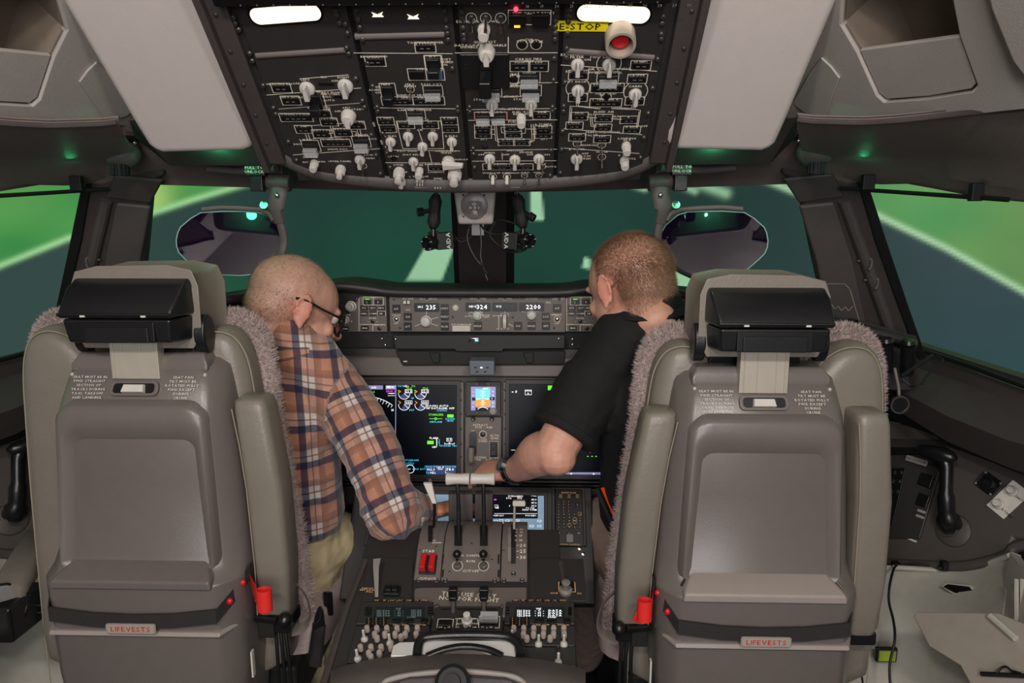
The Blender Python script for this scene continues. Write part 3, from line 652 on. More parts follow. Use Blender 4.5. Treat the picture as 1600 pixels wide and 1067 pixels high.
for x, y, s in ((110,118,'EXTERIOR'),(250,118,'LOWER'),(385,72,'GND'),(510,72,'FAULT RESET'),(205,232,'GND TEST'),(205,245,'NORM'),(115,250,'DATA LOAD'),(118,260,'DISABLE'),(280,250,'ENABLE'),(450,220,'CVR'),(412,230,'TEST'),(490,230,'ERASE'),(447,327,'CARGO FIRE'),(447,339,'ARM'),(400,349,'FWD'),(503,349,'AFT'),(365,412,'FIRE/'),(365,422,'OVHT TEST'),(452,402,'DISCH'),(350,468,'ENGINE'),(350,479,'EEC MODE'),(245,478,'L'),(460,478,'R'),(350,535,'START'),(180,552,'START'),(402,550,'START'),(245,545,'NORM'),(462,545,'NORM'),(355,604,'FUEL JETTISON'),(235,622,'L NOZZLE R'),(405,622,'FUEL TO'),(405,632,'REMAIN'),(522,622,'ARM'),(190,692,'L PUMPS'),(530,690,'R PUMPS'),(360,675,'FUEL'),(360,692,'CROSSFEED'),(195,702,'FWD'),(530,702,'FWD'),(200,772,'AFT'),(535,772,'AFT'),(365,772,'L CENTER R'),(372,835,'ANTI-ICE'),(230,848,'WING'),(435,845,'ENGINE'),(372,858,'L'),(505,858,'R'),(185,858,'OFF'),(322,858,'OFF'),(455,858,'OFF'),(550,858,'ON'),(270,910,'BEACON'),(400,910,'NAV'),(290,960,'WINDOW DIMMING'),(422,958,'LOGO'),(505,958,'WING'),(572,925,'AUTO'),(525,910,'ALT')): tx(leg,f,x,y,s,.0055)
rh = MB(OH.M)
for x in (150, 325):
    for k in range(4): u, v = f(x, 628+k*11); rh.line((u-.002, v-.001), (u+.002, v+.001), .0012, .0009)
build(rh, 'red_hatching', 'red_paint', t, smooth=0)
build(leg, 'legends', 'legend', t, smooth=0)
fast([(40,60),(48,100),(55,150),(60,190),(68,215),(75,345),(80,370),(112,590),(112,615),(140,820),(143,850),(148,925)], t, lambda x, y: (max(f(x,y)[0], .0165), f(x,y)[1]))
fast([(603,50),(600,110),(600,145),(600,180),(600,212),(600,320),(600,440),(598,590),(598,610),(593,735),(595,830),(592,970)], t, lambda x, y: (min(f(x,y)[0], .157), f(x,y)[1]))
u, v = f(205, 808); m = MB(OH.M); m.arc((u, v), .005, 180, 360, .002, 10, .002); build(m, 'clip', 'button_black', t)
# ================= column 4
t = column(.170, .326, 'rightmost overhead switch column, with lit lamp, yellow stop label and air conditioning controls'); f = O2; leg = MB(OH.M)
for x, y in ((720,358),(895,358),(722,502),(1040,522),(715,880)): knob(*f(x,y), 1.05, t, 'k')
for x, y in ((895,352),(722,488),(1043,508)): leg.arc(f(x,y), .0195, -40, 220, .0012, 24)
knob(*f(990,808), 1.0, t, 'c'); knob(*f(980,890), 1.0, t, 'c')
for x, y, w_, h in ((1072,362,78,26),(725,415,76,26),(1052,437,76,26),(885,488,144,28),(722,540,76,24),(1038,560,76,24),(877,570,140,24),(730,645,70,24),(866,655,70,22),(1005,665,70,22),(703,697,70,22),(862,708,70,22),(1022,720,70,22),(718,762,70,24),(857,772,70,24)):
    button(*f(x,y), w_*S, h*S*1.25, t, leg=leg)
guarded(*f(888,430), 88*S, 42*S, t, leg)
u, v = f(880,537); build(MB(OH.M @ Matrix.Translation((u, v, 0))).lathe([(0,0),(.006,0),(.005,.003),(0,.003)], 16), 'round_button', 'button_black', t); leg.arc((u, v), .0085, 0, 360, .0009, 20)
for x, y in ((718,798),(855,805),(855,872)): toggle(*f(x,y), t, 1.1, leg)
L(leg,f,628,360,1160,395); L(leg,f,645,822,1062,852); L(leg,f,645,715,1078,748)
L(leg,f,715,560,715,590); L(leg,f,725,560,725,588,835,598,835,588); L(leg,f,680,590,715,590,835,604,845,602,845,588); L(leg,f,680,588,672,680); L(leg,f,688,600,684,680); L(leg,f,908,588,910,602,1030,608,1030,580); L(leg,f,918,588,920,596,1022,602,1022,580); L(leg,f,1035,605,1070,612,1055,705); L(leg,f,1062,620,1048,705); L(leg,f,1040,580,1040,604)
L(leg,f,768,648,832,655); L(leg,f,905,658,968,663); L(leg,f,790,652,795,700,828,706); L(leg,f,800,652,805,694,828,698)
for x, y, s in ((718,302,'EXTERNAL AIR'),(718,316,'FILTER'),(775,330,'ON'),(900,315,'FWD CARGO A/C'),(1072,343,'HUMID'),(895,382,'AIR CONDITIONING'),(690,395,'EQUIP'),(765,400,'COOLING'),(895,402,'EQUIP COOL'),(1050,417,'GASPER'),(715,452,'FLT DECK'),(885,460,'L PACK R'),(885,468,'RECIRC FANS'),(1040,478,'CABIN'),(878,518,'AIR COND'),(878,527,'RESET'),(877,552,'L TRIM AIR R'),(868,620,'BLEED AIR'),(730,628,'ISLN'),(800,635,'ISLN'),(935,645,'ISLN'),(865,640,'C'),(1005,650,'R'),(700,680,'L ENG'),(862,692,'APU'),(1022,703,'R ENG'),(1090,700,'OFF'),(860,733,'PRESSURIZATION'),(718,748,'FWD'),(795,750,'VALVE'),(857,758,'AFT'),(785,805,'MANUAL'),(718,785,'OPEN'),(855,795,'OPEN'),(718,828,'R WIPER'),(995,768,'LANDING'),(995,778,'ALT'),(762,852,'OFF'),(768,866,'LOW'),(768,880,'HIGH'),(855,842,'CLOSE'),(980,862,'R SIDE'),(1022,880,'FULL')): tx(leg,f,x,y,s,.0055)
build(leg, 'legends', 'legend', t, smooth=0)
fast([(640,50),(640,85),(643,115),(640,180),(637,265),(632,315),(632,453),(628,585),(630,612),(625,725),(625,825),(622,955)], t, lambda x, y: (max(f(x,y)[0], .176), f(x,y)[1]))
fast([(1195,90),(1190,125),(1185,185),(1185,210),(1165,325),(1140,485),(1115,625),(1100,760),(1080,870)], t, lambda x, y: (min(f(x,y)[0], .320), f(x,y)[1]))
a0, b0 = f(655,282), f(1145,320); m = MB(OH.M); m.tube([(a0[0],a0[1],-.001),(b0[0],b0[1],-.001)], .005, 10); build(m, 'ledge', 'panel_grey', t)
lamp(920, 75, 320, 62, O2, t, R(-3))
u, v = f(757, 143); ys = MB(OH.M @ Matrix.Translation((u, v, 0)) @ Matrix.Rotation(R(-1), 4, 'Z')); ys.box((-.004,0,.001), (.080, .016, .002)); ys.mi = 1; ys.text('E-STOP', (-.006,0), .0145, .0024, None, 1.22)
build(ys, 'stop_label', ['yellow_label', 'button_black'], t, smooth=0, label='yellow E-STOP label')
u, v = f(955, 190); Ms = OH.M @ Matrix.Translation((u, v, 0)) @ Matrix.Rotation(R(4), 4, 'X')
m = MB(Ms); m.lathe([(.018,0),(.0235,0),(.0235,.002),(.0235,.026),(.0225,.028),(.0185,.028),(.0180,.022),(.0178,.002),(.018,0)], 32); b = build(m, 'stop_button_collar', 'alu', t, label='brushed metal collar of the red stop button')
m = MB(Ms); m.lathe([(0,0),(.0155,0),(.0155,.012),(.012,.017),(0,.018)], 24); build(m, 'stop_button', 'red_plastic', b)
mat('green_lens', (90,255,170), .3, noise=0, emit=14)
mat('screen_black', (3,8,16), .35, noise=0, emit=.35, spec=.15)
for n, c, e in (('s_white', (235,235,240), 1.0), ('s_green', (90,215,30), 1.0), ('s_cyan', (60,190,225), .9), ('s_magenta', (220,60,220), .9), ('s_violet', (120,118,160), .9), ('s_amber', (235,150,30), .9), ('s_sky', (90,185,235), 1.0), ('s_ground', (200,130,25), 1.0), ('s_blue', (40,55,95), .8), ('s_lcd', (14,24,24), .5), ('s_slate', (110,135,155), .75), ('s_dim', (90,100,100), .7)):
    mat(n, c, .4, noise=0, emit=e)
SM = ['screen_black','s_white','s_green','s_cyan','s_magenta','s_violet','s_amber','s_sky','s_ground','s_blue','s_lcd','s_slate','s_dim']
W_, G_, C_, K_, V_, A_, SK, GR, B_, LC, SL, DM = range(1, 13)
# ------------------------------------------------ head-up projector housings
HC = V((.48, 1.26, 1.498)); sl = R(50)
HU = Plane(HC, (1,0,0), (0, -math.cos(sl), math.sin(sl)))
hp = [(1090,0),(1062,110),(1046,180),(1040,205),(1040,222),(1047,232),(1060,237),(1190,240),(1204,236),(1214,226),(1226,200),(1258,125),(1312,0)]
hp2 = [HU.uv(*p) for p in hp]; hp2 = [(hp2[0][0]-.01, .62)]+hp2+[(hp2[-1][0]+.03, .62)]
m = MB(); m.prism([HU.at(u, v) for u, v in hp2], -HU.n*.14)
ins = MB(); cx = sum(p[0] for p in hp2)/len(hp2)
ins.prism([HU.at(cx+(u-cx)*.80, v+.018*(1 if v < .05 else .4), .0) for u, v in hp2], HU.n*.008)
for s, side in ((1, 'right'), (-1, 'left')):
    f = (lambda z: z) if s == 1 else mirror
    t = thing('projector_housing', (s*.48, 1.2, 1.6), 'large pale grey head-up projector housing hanging %s of the overhead switch panels' % side, 'projector housing')
    build(f(m), 'housing', 'hud_grey', t, bevel=.022, bseg=5)
    # green lens in the dark nose beneath the housing front
    c = V((s*.40, 1.275, 1.515)); c = V((s*.43, 1.305, 1.528)); lm = MB(); lm.cyl(c+V((0,0,.02)), c+V((0,.0,-.004)), .016, .014, 20); build(lm, 'lens_barrel', 'black_plastic', t)
    if s < 0: mm = MB(); mm.ell(c+V((0,0,-.004)), (.008,.008,.004), 16); build(mm, 'lens', 'green_lens', t)
    nm = MB(); nm.loft([[V((s*x, 1.27+dy, z)) for x, dy, z in ((.36,.0,1.56),(.60,.0,1.56),(.62,.05,1.535),(.36,.05,1.535))], [V((s*x, 1.40+dy, z)) for x, dy, z in ((.36,.0,1.49),(.60,.0,1.49),(.60,.04,1.50),(.36,.04,1.50))]]); build(nm, 'nose_fairing', 'trim_dark', t, bevel=.006)
    point('green_projector_light', c+V((s*.045,.03,-.022)), .15, (.10,1,.45), .012 if s < 0 else .003)
    point('green_edge_light', (s*.735, 1.30, 1.50), .16, (.05,1,.4), .012)
# ------------------------------------------------ combiner glasses
gm = bpy.data.materials.new('combiner_glass'); gm.use_nodes = True; nt = gm.node_tree
for n in list(nt.nodes):
    if n.type != 'OUTPUT_MATERIAL': nt.nodes.remove(n)
out = nt.nodes['Material Output']; tr = nt.nodes.new('ShaderNodeBsdfTransparent'); tr.inputs[0].default_value = (.52,.22,.46,1)
gs = nt.nodes.new('ShaderNodeBsdfGlossy'); gs.inputs['Roughness'].default_value = .03; gs.inputs[0].default_value = (.75,.85,.8,1)
nz_ = nt.nodes.new('ShaderNodeTexNoise'); nz_.inputs['Scale'].default_value = 3
mr = nt.nodes.new('ShaderNodeMapRange'); mr.inputs[3].default_value = .07; mr.inputs[4].default_value = .10; nt.links.new(nz_.outputs['Fac'], mr.inputs[0])
mx = nt.nodes.new('ShaderNodeMixShader'); nt.links.new(mr.outputs[0], mx.inputs[0]); nt.links.new(tr.outputs[0], mx.inputs[1]); nt.links.new(gs.outputs[0], mx.inputs[2]); nt.links.new(mx.outputs[0], out.inputs[0])
MATS['combiner_glass'] = gm
pc = P(1116, 380, 1.46); nrm = ((CAM-pc).normalized()+(V((.47,1.18,1.53))-pc).normalized()).normalized()
GP = Plane(pc, (1,0,0), (0,0,1)); GP = plane3(pc, pc+V((0,0,1)).cross(nrm), pc+nrm.cross(V((0,0,1)).cross(nrm)))
gl_px = [(1059,336),(1040,352),(1031,368),(1031,382),(1040,398),(1053,413),(1067,425),(1080,430),(1096,432),(1130,431),(1160,426),(1170,419),(1185,406),(1195,396),(1199,386),(1200,376),(1198,364),(1194,355),(1178,341),(1163,332),(1130,330),(1098,330),(1075,331)]
gu = [GP.uv(*p) for p in gl_px]
for s, side in ((1, 'right'), (-1, 'left')):
    f = (lambda z: z) if s == 1 else mirror
    t = thing('head_up_display', (s*.43, 1.43, 1.3), 'hinged head-up display with dark rounded glass pane in front of the %s windshield' % side, 'head-up display')
    m = MB(); m.plate(gu, -.0015, 0, GP.M); g = build(f(m), 'glass_pane', 'combiner_glass', t, smooth=30)
    m = MB(); m.tube([GP.at(u, v, 0) for u, v in gu+gu[:1]], .0012, 6); mat('glass_edge', (150,185,180), .3); build(f(m), 'pane_edge', 'glass_edge', g)
    q = [GP.at(*GP.uv(*p), .006) for p in ((1051,330),(1070,328),(1100,326),(1130,325),(1161,328))]
    m = MB(); m.tube(q, [(.006,.004)]*5, 8); build(f(m), 'top_bar', 'trim_mid', t, bevel=.001)
    m = MB(); m.tube(smoothpts([P(1030,272,1.44), P(1032,300,1.43), P(1036,325,1.43), P(1032,348,1.44)], 5), [(.020,.006)]*6+[(.018,.006)]*5+[(.012,.006)]*5, 10, upv=(1,0,0))
    m.tube(smoothpts([P(1034,340,1.44), P(1029,358,1.445), P(1027,378,1.45), P(1031,395,1.45), P(1040,409,1.455)], 5), [(.009,.006)]*21, 10, upv=(1,0,0)); m.tube(smoothpts([P(1040,345,1.44), P(1048,334,1.445), P(1060,329,1.45)], 4), .007, 8)
    build(f(m), 'swing_arm', 'trim_mid', t)
    m = MB(); m.tube(smoothpts([P(1048,408,1.45), P(1060,422,1.45), P(1080,432,1.45)], 5), .0045, 8); build(f(m), 'rubber_bumper', 'rubber', t)
    c = P(1055,322,1.445); m = MB(); Mk = Matrix.Translation(c) @ Matrix.Rotation(R(70), 4, 'X'); m.lathe([(0,0),(.009,0),(.009,.006),(.006,.006),(.006,.009),(0,.009)], 18, Mk); build(f(m), 'ring_knob', 'trim_mid', t)
    m = MB(); m.lathe([(.0065,.0092),(.0085,.0092),(.0085,.0072),(.0065,.0072),(.0065,.0092)], 18, Mk); build(f(m), 'ring', 'steel', t)
    m = MB(); m.box(P(1040,272,1.46), (.05,.05,.06)); m.cyl(P(1012,285,1.44), P(1050,282,1.44), .018, .018, 16); m.box(P(1058,258,1.46), (.05,.05,.022)); m.tube([P(1030,262,1.40), P(1100,266,1.46), P(1150,262,1.46)], .009, 8); build(f(m), 'hinge_block', 'trim_mid', t, bevel=.003)
    m = MB(); Mb = Matrix.Translation(P(1063,281,1.42)); m.box((0,0,0), (.026,.02,.045), Mb); m.box((0,-.002,.020), (.040,.022,.024), Mb); b = build(f(m), 'release_latch', 'black_plastic', t, bevel=.002)
    c = P(1063,281,1.42); c = V((s*c.x, c.y-.014, c.z)); LP = Plane(c, (1,0,0), (0,0,1)); m = MB(LP.M); m.text('PULL TO', (0,.0245), .0075, 0, None, 1.2); m.text('UNLOCK', (0,.0165), .0075, 0, None, 1.2); build(m, 'latch_text', 'legend', b, smooth=0)
    for dx in (-.009,.009):
        for dz in (-.018,.006): build(MB().ell(c+V((dx,.003,dz)), .0016, 8), 'rivet', 'steel', b)
    build(MB().ell(V((s*P(1030,305,1.43).x, 1.415, P(1030,305,1.43).z)), (.005,.003,.005), 12), 'pivot_bolt', 'steel', t)
# ------------------------------------------------ standby compass
CP = Plane(P(741, 322, 1.46), (1,0,0), (0,-.12,1)); def_ = lambda x, y: CP.uv(600+x/4.85, 280+y/4.85)
t = thing('standby_compass', CP.o, 'small grey box with round compass hanging under the front of the overhead panel', 'compass')
m = MB(CP.M); pp = [def_(*p) for p in ((525,90),(850,90),(828,345),(560,345))]
m.loft([[(u*.9, v*.95, -.05) for u, v in pp], [(u, v, 0) for u, v in pp]]); build(m, 'case', 'shell_grey_light', t, bevel=.006, bseg=3)
u, v = def_(685, 200); m = MB(CP.M @ Matrix.Translation((u, v, 0))); m.lathe([(0,.0),(.0285,0),(.0285,.003),(.026,.004),(0,.004)], 32); b = build(m, 'dial', 'shell_grey', t)
m = MB(CP.M @ Matrix.Translation((u, v, 0))); m.ring(rrect(.034,.021,.006), rrect(.030,.017,.005), .004, .0055); build(m, 'window_rim', 'black_plastic', b)
m = MB(CP.M @ Matrix.Translation((u, v, 0))); m.plate(rrect(.032,.019,.006), .004, .0046); m.mi = 1; m.text('33  N  3', (0,-.004), .006, .0048); m.text('.I.I.I.', (0,.004), .006, .0048); m.line((0,-.009), (0,.009), .0006, .005); build(m, 'card', ['button_black','legend'], b, smooth=0)
m = MB(CP.M @ Matrix.Translation((u, v-.017, 0))); m.lathe([(0,.004),(.008,.004),(.008,.007),(0,.008)], 20); build(m, 'knob', 'shell_grey', b)
m = MB(CP.M @ Matrix.Translation((u, v, 0)))
for x in (-.008,.008): m.text('S', (x,.013), .006, .0043); 
build(m, 'dial_marks', 'trim_dark', b, smooth=0)
for x, y in ((600,120),(760,120),(603,282),(762,282)):
    uu, vv = def_(x,y); build(MB(CP.M).ell((uu,vv,.001), .0022, 8), 'screw', 'button_black' if y < 200 or x < 700 else 'steel', t)
# ------------------------------------------------ two small cameras on ball mounts
def mini_cam(pts, s, label):
    top, mid, bot, body, lens, knobp = pts
    t = thing('mini_camera', P(*body, 1.50), label, 'camera')
    a, b, c = P(*top, 1.47), P(*mid, 1.47), P(*bot, 1.47)
    m = MB(); m.cyl(a+V((0,0,.02)), a-V((0,0,.004)), .004, .004, 10); m.ell(a-V((0,0,.008)), .010, 14); m.ell(c+V((0,0,.008)), .010, 14); m.cyl(c, c-V((0,0,.02)), .006, .007, 12); build(m, 'ball_studs', 'black_plastic', t)
    m = MB(); d = (c-a); m.tube([a+d*x for x in (.05,.2,.42,.58,.8,.95)], [.009,.0145,.0125,.0125,.0145,.009], 14); m.tube([a+d*x+V((.004,-.006,0)) for x in (.1,.2,.8,.9)], [.004,.008,.008,.004], 10); build(m, 'clamp_arm', 'black_matte', t, smooth=60)
    k = P(*knobp, 1.46); m = MB(); m.cyl(a+d*.45, k, .005, .005, 10); m.tube([k+(k-(a+d*.45)).normalized()*x for x in (-.004,.010)], .009, 8); build(m, 'wing_knob', 'black_plastic', t, bevel=.001)
    B = P(*body, 1.49); Mb = Matrix.Translation(B) @ Matrix.Rotation(R(18*s), 4, 'Z') @ Matrix.Rotation(R(-4*s), 4, 'Y')
    m = MB(Mb); m.box((0,0,0), (.036,.045,.036)); m.box((-s*.02,0,.006), (.02,.03,.03)); build(m, 'camera_body', 'seal', t, bevel=.002)
    Ln = P(*lens, 1.455); ax = V((-s*.55,-.83,-.12)).normalized(); Ml = Matrix.Translation(Ln) @ ax.to_track_quat('Z','Y').to_matrix().to_4x4()
    m = MB(Ml); m.lathe([(0,-.03),(.013,-.03),(.013,-.012),(.016,-.010),(.016,.004),(.0125,.005),(.0115,-.002),(0,-.002)], 24); l_ = build(m, 'lens_barrel', 'black_plastic', t)
    m = MB(Ml); m.ell((0,0,-.001), (.008,.008,.004), 16); build(m, 'lens_glass', 'screen_black', l_)
    m = MB(Ml)
    for i in range(5): a_ = 2*math.pi*i/5+.3; m.box((.0135*math.cos(a_), .0135*math.sin(a_), .005), (.004,.0014,.0006), )
    build(m, 'lens_marks', 'knob_white', l_, smooth=0)
    m = MB(Mb @ Matrix.Translation((s*.006,-.0228,0)) @ Matrix.Rotation(R(90), 4, 'X')); m.text('AIDA', (0,0), .0125, .0006, None, 1.1, R(90*s)); build(m, 'logo', 'paper_white', t, smooth=0)
mini_cam(((681,303),(679,330),(677,358),(693,376),(669,380),(659,331)), 1, 'left one of two small black cameras hanging on ball mounts beside the compass')
mini_cam(((808,303),(812,330),(817,357),(801,376),(826,376),(829,338)), -1, 'right one of two small black cameras hanging on ball mounts beside the compass')
for i, (pts, r_, lb) in enumerate((([(772,342,1.5),(800,348,1.49),(815,356,1.48),(812,362,1.47)], .0018, 'thin grey cable looping from compass back to the right small camera'),
        ([(705,374,1.5),(730,372,1.52),(752,366,1.52),(765,355,1.5),(775,345,1.5)], .0026, 'black cable from left small camera running right below the compass'),
        ([(775,348,1.5),(765,365,1.5),(775,380,1.5),(795,392,1.49),(815,392,1.48),(826,384,1.47)], .0028, 'thick black cable hanging under the right small camera'),
        ([(735,350,1.5),(730,372,1.5),(738,395,1.5),(750,412,1.49),(757,420,1.49)], .0013, 'thin cable dangling down left of the post to a plug'),
        ([(750,352,1.5),(752,380,1.5),(751,400,1.5),(755,418,1.49)], .0013, 'thin cable hanging straight from the compass to a plug'),
        ([(735,372,1.51),(720,378,1.51),(712,371,1.51)], .0024, 'short bent cable beside the left small camera'),
        ([(750,350,1.5),(760,362,1.5),(772,366,1.5),(790,366,1.49)], .0024, 'short black cable running into the right small camera'))):
    m = MB(); m.tube(smoothpts([P3(p) for p in pts], 6), r_, 8); build(m, 'cable', 'rubber' if r_ > .0015 else 'trim_mid', label=lb, cat='cable')
m = MB(); m.tube([P(752,412,1.49), P(757,424,1.49), P(761,428,1.49)], [.003,.0035,.003], 8); m.tube([P(757,424,1.489), P(762,438,1.489)], .0012, 6); build(m, 'cable_plug', 'black_plastic', label='small black plug at the end of the thin dangling cables', cat='plug')
m = MB(); m.box(P(747,358,1.51), (.03,.02,.03)); build(m, 'cable_clamp', 'black_plastic', bevel=.002, label='black cable clamp directly under the compass box', cat='clamp')

# ------------------------------------------------ glareshield and mode control panel
gy = 1.70
t = thing('glareshield', (0, 1.75, 1.1), 'black padded glareshield running across below the windshields', 'glareshield')
hl = smoothpts([V(p) for p in [(-1.02,1.58,1.10),(-.85,1.60,1.145),(-.62,1.63,1.19),(-.45,1.655,1.208),(-.345,1.665,1.222),(-.27,1.675,1.215),(-.2,1.68,1.206),(0,1.68,1.205),(.2,1.68,1.206),(.27,1.675,1.215),(.345,1.665,1.222),(.45,1.655,1.208),(.62,1.63,1.19),(.85,1.60,1.145),(1.02,1.58,1.10)]], 5)
build(MB().tube(hl, [(.012,.014)]*len(hl), 12), 'lip', 'panel_dark', t)
m = MB(); strip(m, [[p+V((0,.0,.008)) for p in hl], [p+V((0,.12,.004)) for p in hl], [p*1+V((p.x*.04,.42,-.05)) for p in hl]], .01); build(m, 'deck', 'black_matte', t)
m = MB(); strip(m, [[p+V((0,.015,-.01)) for p in hl], [V((p.x, p.y+.025, 1.10)) for p in hl], [V((p.x, p.y+.02, 1.04)) for p in hl], [V((p.x, p.y+.0, .99)) for p in hl]], .01); build(m, 'fascia', 'black_matte', t)
MP = Plane((0, gy-.012, 1.15), (1,0,0), (0,0,1))
def f8(x, y): return MP.uv(500+x/3.636, 440+y/3.636)
T8 = .000438   # metres per crop pixel
def sq(t, x, y, w_=46, h=46, f=None, pl=None, txt=None, leg=None):
    f = f or f8; pl = pl or MP; u, v = f(x, y)
    m = MB(pl.M @ Matrix.Translation((u, v, 0))); m.box((0,0,.002), (w_*T8, h*T8, .006))
    if txt: m.mi = 1; m.text(txt, (0,0), .0062 if h < 38 else .0066, .0054, None, 1.0)
    build(m, 'push_button', ['button_black', 'legend'], t, bevel=.0006)
def dial(t, x, y, r, h, f, pl, mt='knob_white', name='dial_knob', ridges=16, r2=None):
    u, v = f(x, y); m = MB(pl.M @ Matrix.Translation((u, v, 0)))
    m.lathe([(0,0),(r*1.1,0),(r*1.1,h*.2),(r*.92,h*.25),(r*.88,h),(r*.75,h*1.05),(0,h*1.05)], 24)
    for i in range(ridges): a = 2*math.pi*i/ridges; m.box((r*.9*math.cos(a), r*.9*math.sin(a), h*.6), (.0012,.0012,h*.7))
    if r2: m.lathe([(0,h),(r2,h),(r2*.9,h*1.6),(0,h*1.65)], 18)
    return build(m, name, mt, t)
def lcd(t, x, y, w_, h, f, pl, txt, small=None):
    u, v = f(x, y); M = pl.M @ Matrix.Translation((u, v, 0)); W, H = w_*T8, h*T8
    b = build(MB(M).ring(rrect(W+.006, H+.006, .002, 2), rrect(W, H, .001, 2), 0, .004), 'lcd_window', 'button_black', t)
    m = MB(M); m.mi = 0; m.frect((0,0), W, H, .001); m.mi = 1
    if txt: m.text(txt, (W*.42, 0), .0155, .0014, None, 1.05, 0, 'r')
    if small: m.text(small, (-W*.40, .001), .0075, .0014, None, 1.1, 0, 'l')
    build(m, 'digits', ['s_lcd', 's_white'], b, smooth=0)
def panel_plate(t, x0, y0, x1, y1, f, pl, mt='panel_grey', th=.012):
    a, b = f(x0, y0), f(x1, y1); build(MB(pl.M).box(((a[0]+b[0])/2, (a[1]+b[1])/2, -th/2), (abs(b[0]-a[0]), abs(a[1]-b[1]), th)), 'panel_face', mt, t, bevel=.0012)
t = thing('mode_control_panel', MP.at(0, -.03, 0), 'long grey autopilot panel in the middle of the glareshield with lit number windows', 'control panel')
panel_plate(t, 392, 80, 1394, 288, f8, MP); leg = MB(MP.M)
for x, y, s in ((435,153,'A/P'),(500,198,'CLB'),(500,253,'A/T'),(710,150,'LNAV'),(710,197,'VNAV'),(710,253,'FLCH'),(898,250,'HOLD'),(1125,250,'V/S'),(1202,250,'HOLD'),(1347,150,'A/P'),(1283,197,'LOC'),(1283,250,'APP')): sq(t, x, y, 44, 44 if y != 197 and y != 198 else 40, txt=s)
lcd(t, 607,145,128,34,f8,MP,'235','IAS'); lcd(t, 898,143,128,34,f8,MP,'324','HDG'); lcd(t, 1050,143,128,34,f8,MP,None,'V/S'); lcd(t, 1202,143,128,34,f8,MP,'2200')
dial(t,603,224,.0125,.016,f8,MP); dial(t,897,190,.011,.014,f8,MP,r2=.006); dial(t,1202,188,.0105,.018,f8,MP)
for x in (435,1347):
    dial(t,x,212,.0045,.008,f8,MP,'steel','toggle_cap',0); leg.arc(f8(x,212), .0078, 0, 360, .0012, 20)
for dx in (-11,11):
    u, v = f8(497+dx,125); m = MB(MP.M @ Matrix.Translation((u,v,0))); m.loft([[(-.003,-.004,0),(.003,-.004,0),(.003,.004,0),(-.003,.004,0)], [(-.004,.001,.014),(.004,.001,.014),(.003,.009,.012),(-.003,.009,.012)]]); build(m, 'arm_switch', 'knob_white', t, bevel=.0008)
u, v = f8(770,148); build(MB(MP.M @ Matrix.Translation((u,v,0))).lathe([(0,0),(.0062,0),(.0062,.003),(0,.0045)], 24), 'round_light', 'paper_white', t); leg.arc((u,v), .0072, 0, 360, .0010, 24)
u, v = f8(1050,225); m = MB(MP.M @ Matrix.Translation((u,v,0))); m.box((0,0,.0), (.012,.040,.004)); b = build(m, 'wheel_slot', 'button_black', t)
m = MB(MP.M @ Matrix.Translation((u,v,0)) @ Matrix.Rotation(R(90), 4, 'Y')); m.lathe([(0,-.004),(.018,-.004),(.018,.004),(0,.004)], 32)
for i in range(32): a = 2*math.pi*i/32; m.box((.018*math.cos(a), .018*math.sin(a), 0), (.001,.001,.008))
build(m, 'thumb_wheel', 'knob_white', b)
u, v = f8(803,266); build(MB(MP.M).box((u,v,.001), (.045,.015,.003)), 'disengage_bar', 'paper_white', t, bevel=.0008)
for x, y in ((606,97),(900,97),(1050,97)):
    build(MB(MP.M @ Matrix.Translation((*f8(x,y),0))).lathe([(0,0),(.0035,0),(.003,.003),(0,.003)], 12), 'round_button', 'button_black', t); leg.arc(f8(x,y), .0045, 0, 360, .0008, 16)
for x, y in ((420,100),(795,100),(755,200),(1095,202),(1360,100),(455,262),(1330,262)): build(MB(MP.M).ell((*f8(x,y),.0005), (.003,.003,.0012), 12), 'screw', 'fastener', t)
for a, b in (((605,168),(605,198)),((577,238),(540,252)),((628,238),(668,250)),((628,214),(670,202)),((855,172),(885,183)),((848,195),(878,192)),((862,206),(880,200)),((915,178),(925,172)),((1050,168),(1050,178)),((1072,240),(1098,254)),((1016,200),(1016,262)),((1030,180),(1070,180)),((1030,180),(1030,195)),((1070,180),(1070,195)),((1030,270),(1070,270)),((1070,270),(1070,262)),((1030,270),(1030,262))): leg.line(f8(*a), f8(*b), .0011)
for y in (205,218,231,244,256): leg.text('+', f8(1016,y), .006)
for x, y, s, z in ((577,97,'IAS',.0052),(642,97,'MACH',.0052),(500,96,'A/T ARM',.0052),(868,97,'HDG',.0052),(930,97,'TRK',.0052),(1025,97,'V/S',.0052),(1078,97,'FPA',.0052),(1202,97,'ALTITUDE',.0052),(435,190,'F/D ON',.005),(432,238,'OFF',.0055),(1347,188,'F/D ON',.005),(1345,238,'OFF',.0055),(500,160,'OFF',.005),(803,243,'A/P DISENGAGE',.0055),(850,180,'25',.005),(842,196,'AUTO',.005),(945,190,'BANK',.0055),(945,201,'LIMIT',.0055),(1008,194,'DOWN',.0055),(1012,268,'UP',.0055),(1165,170,'AUTO',.005),(1240,170,'1000',.005)): leg.text(s, f8(x,y), z, .0008, None, 1.15)
build(leg, 'legends', 'legend', t, smooth=0)
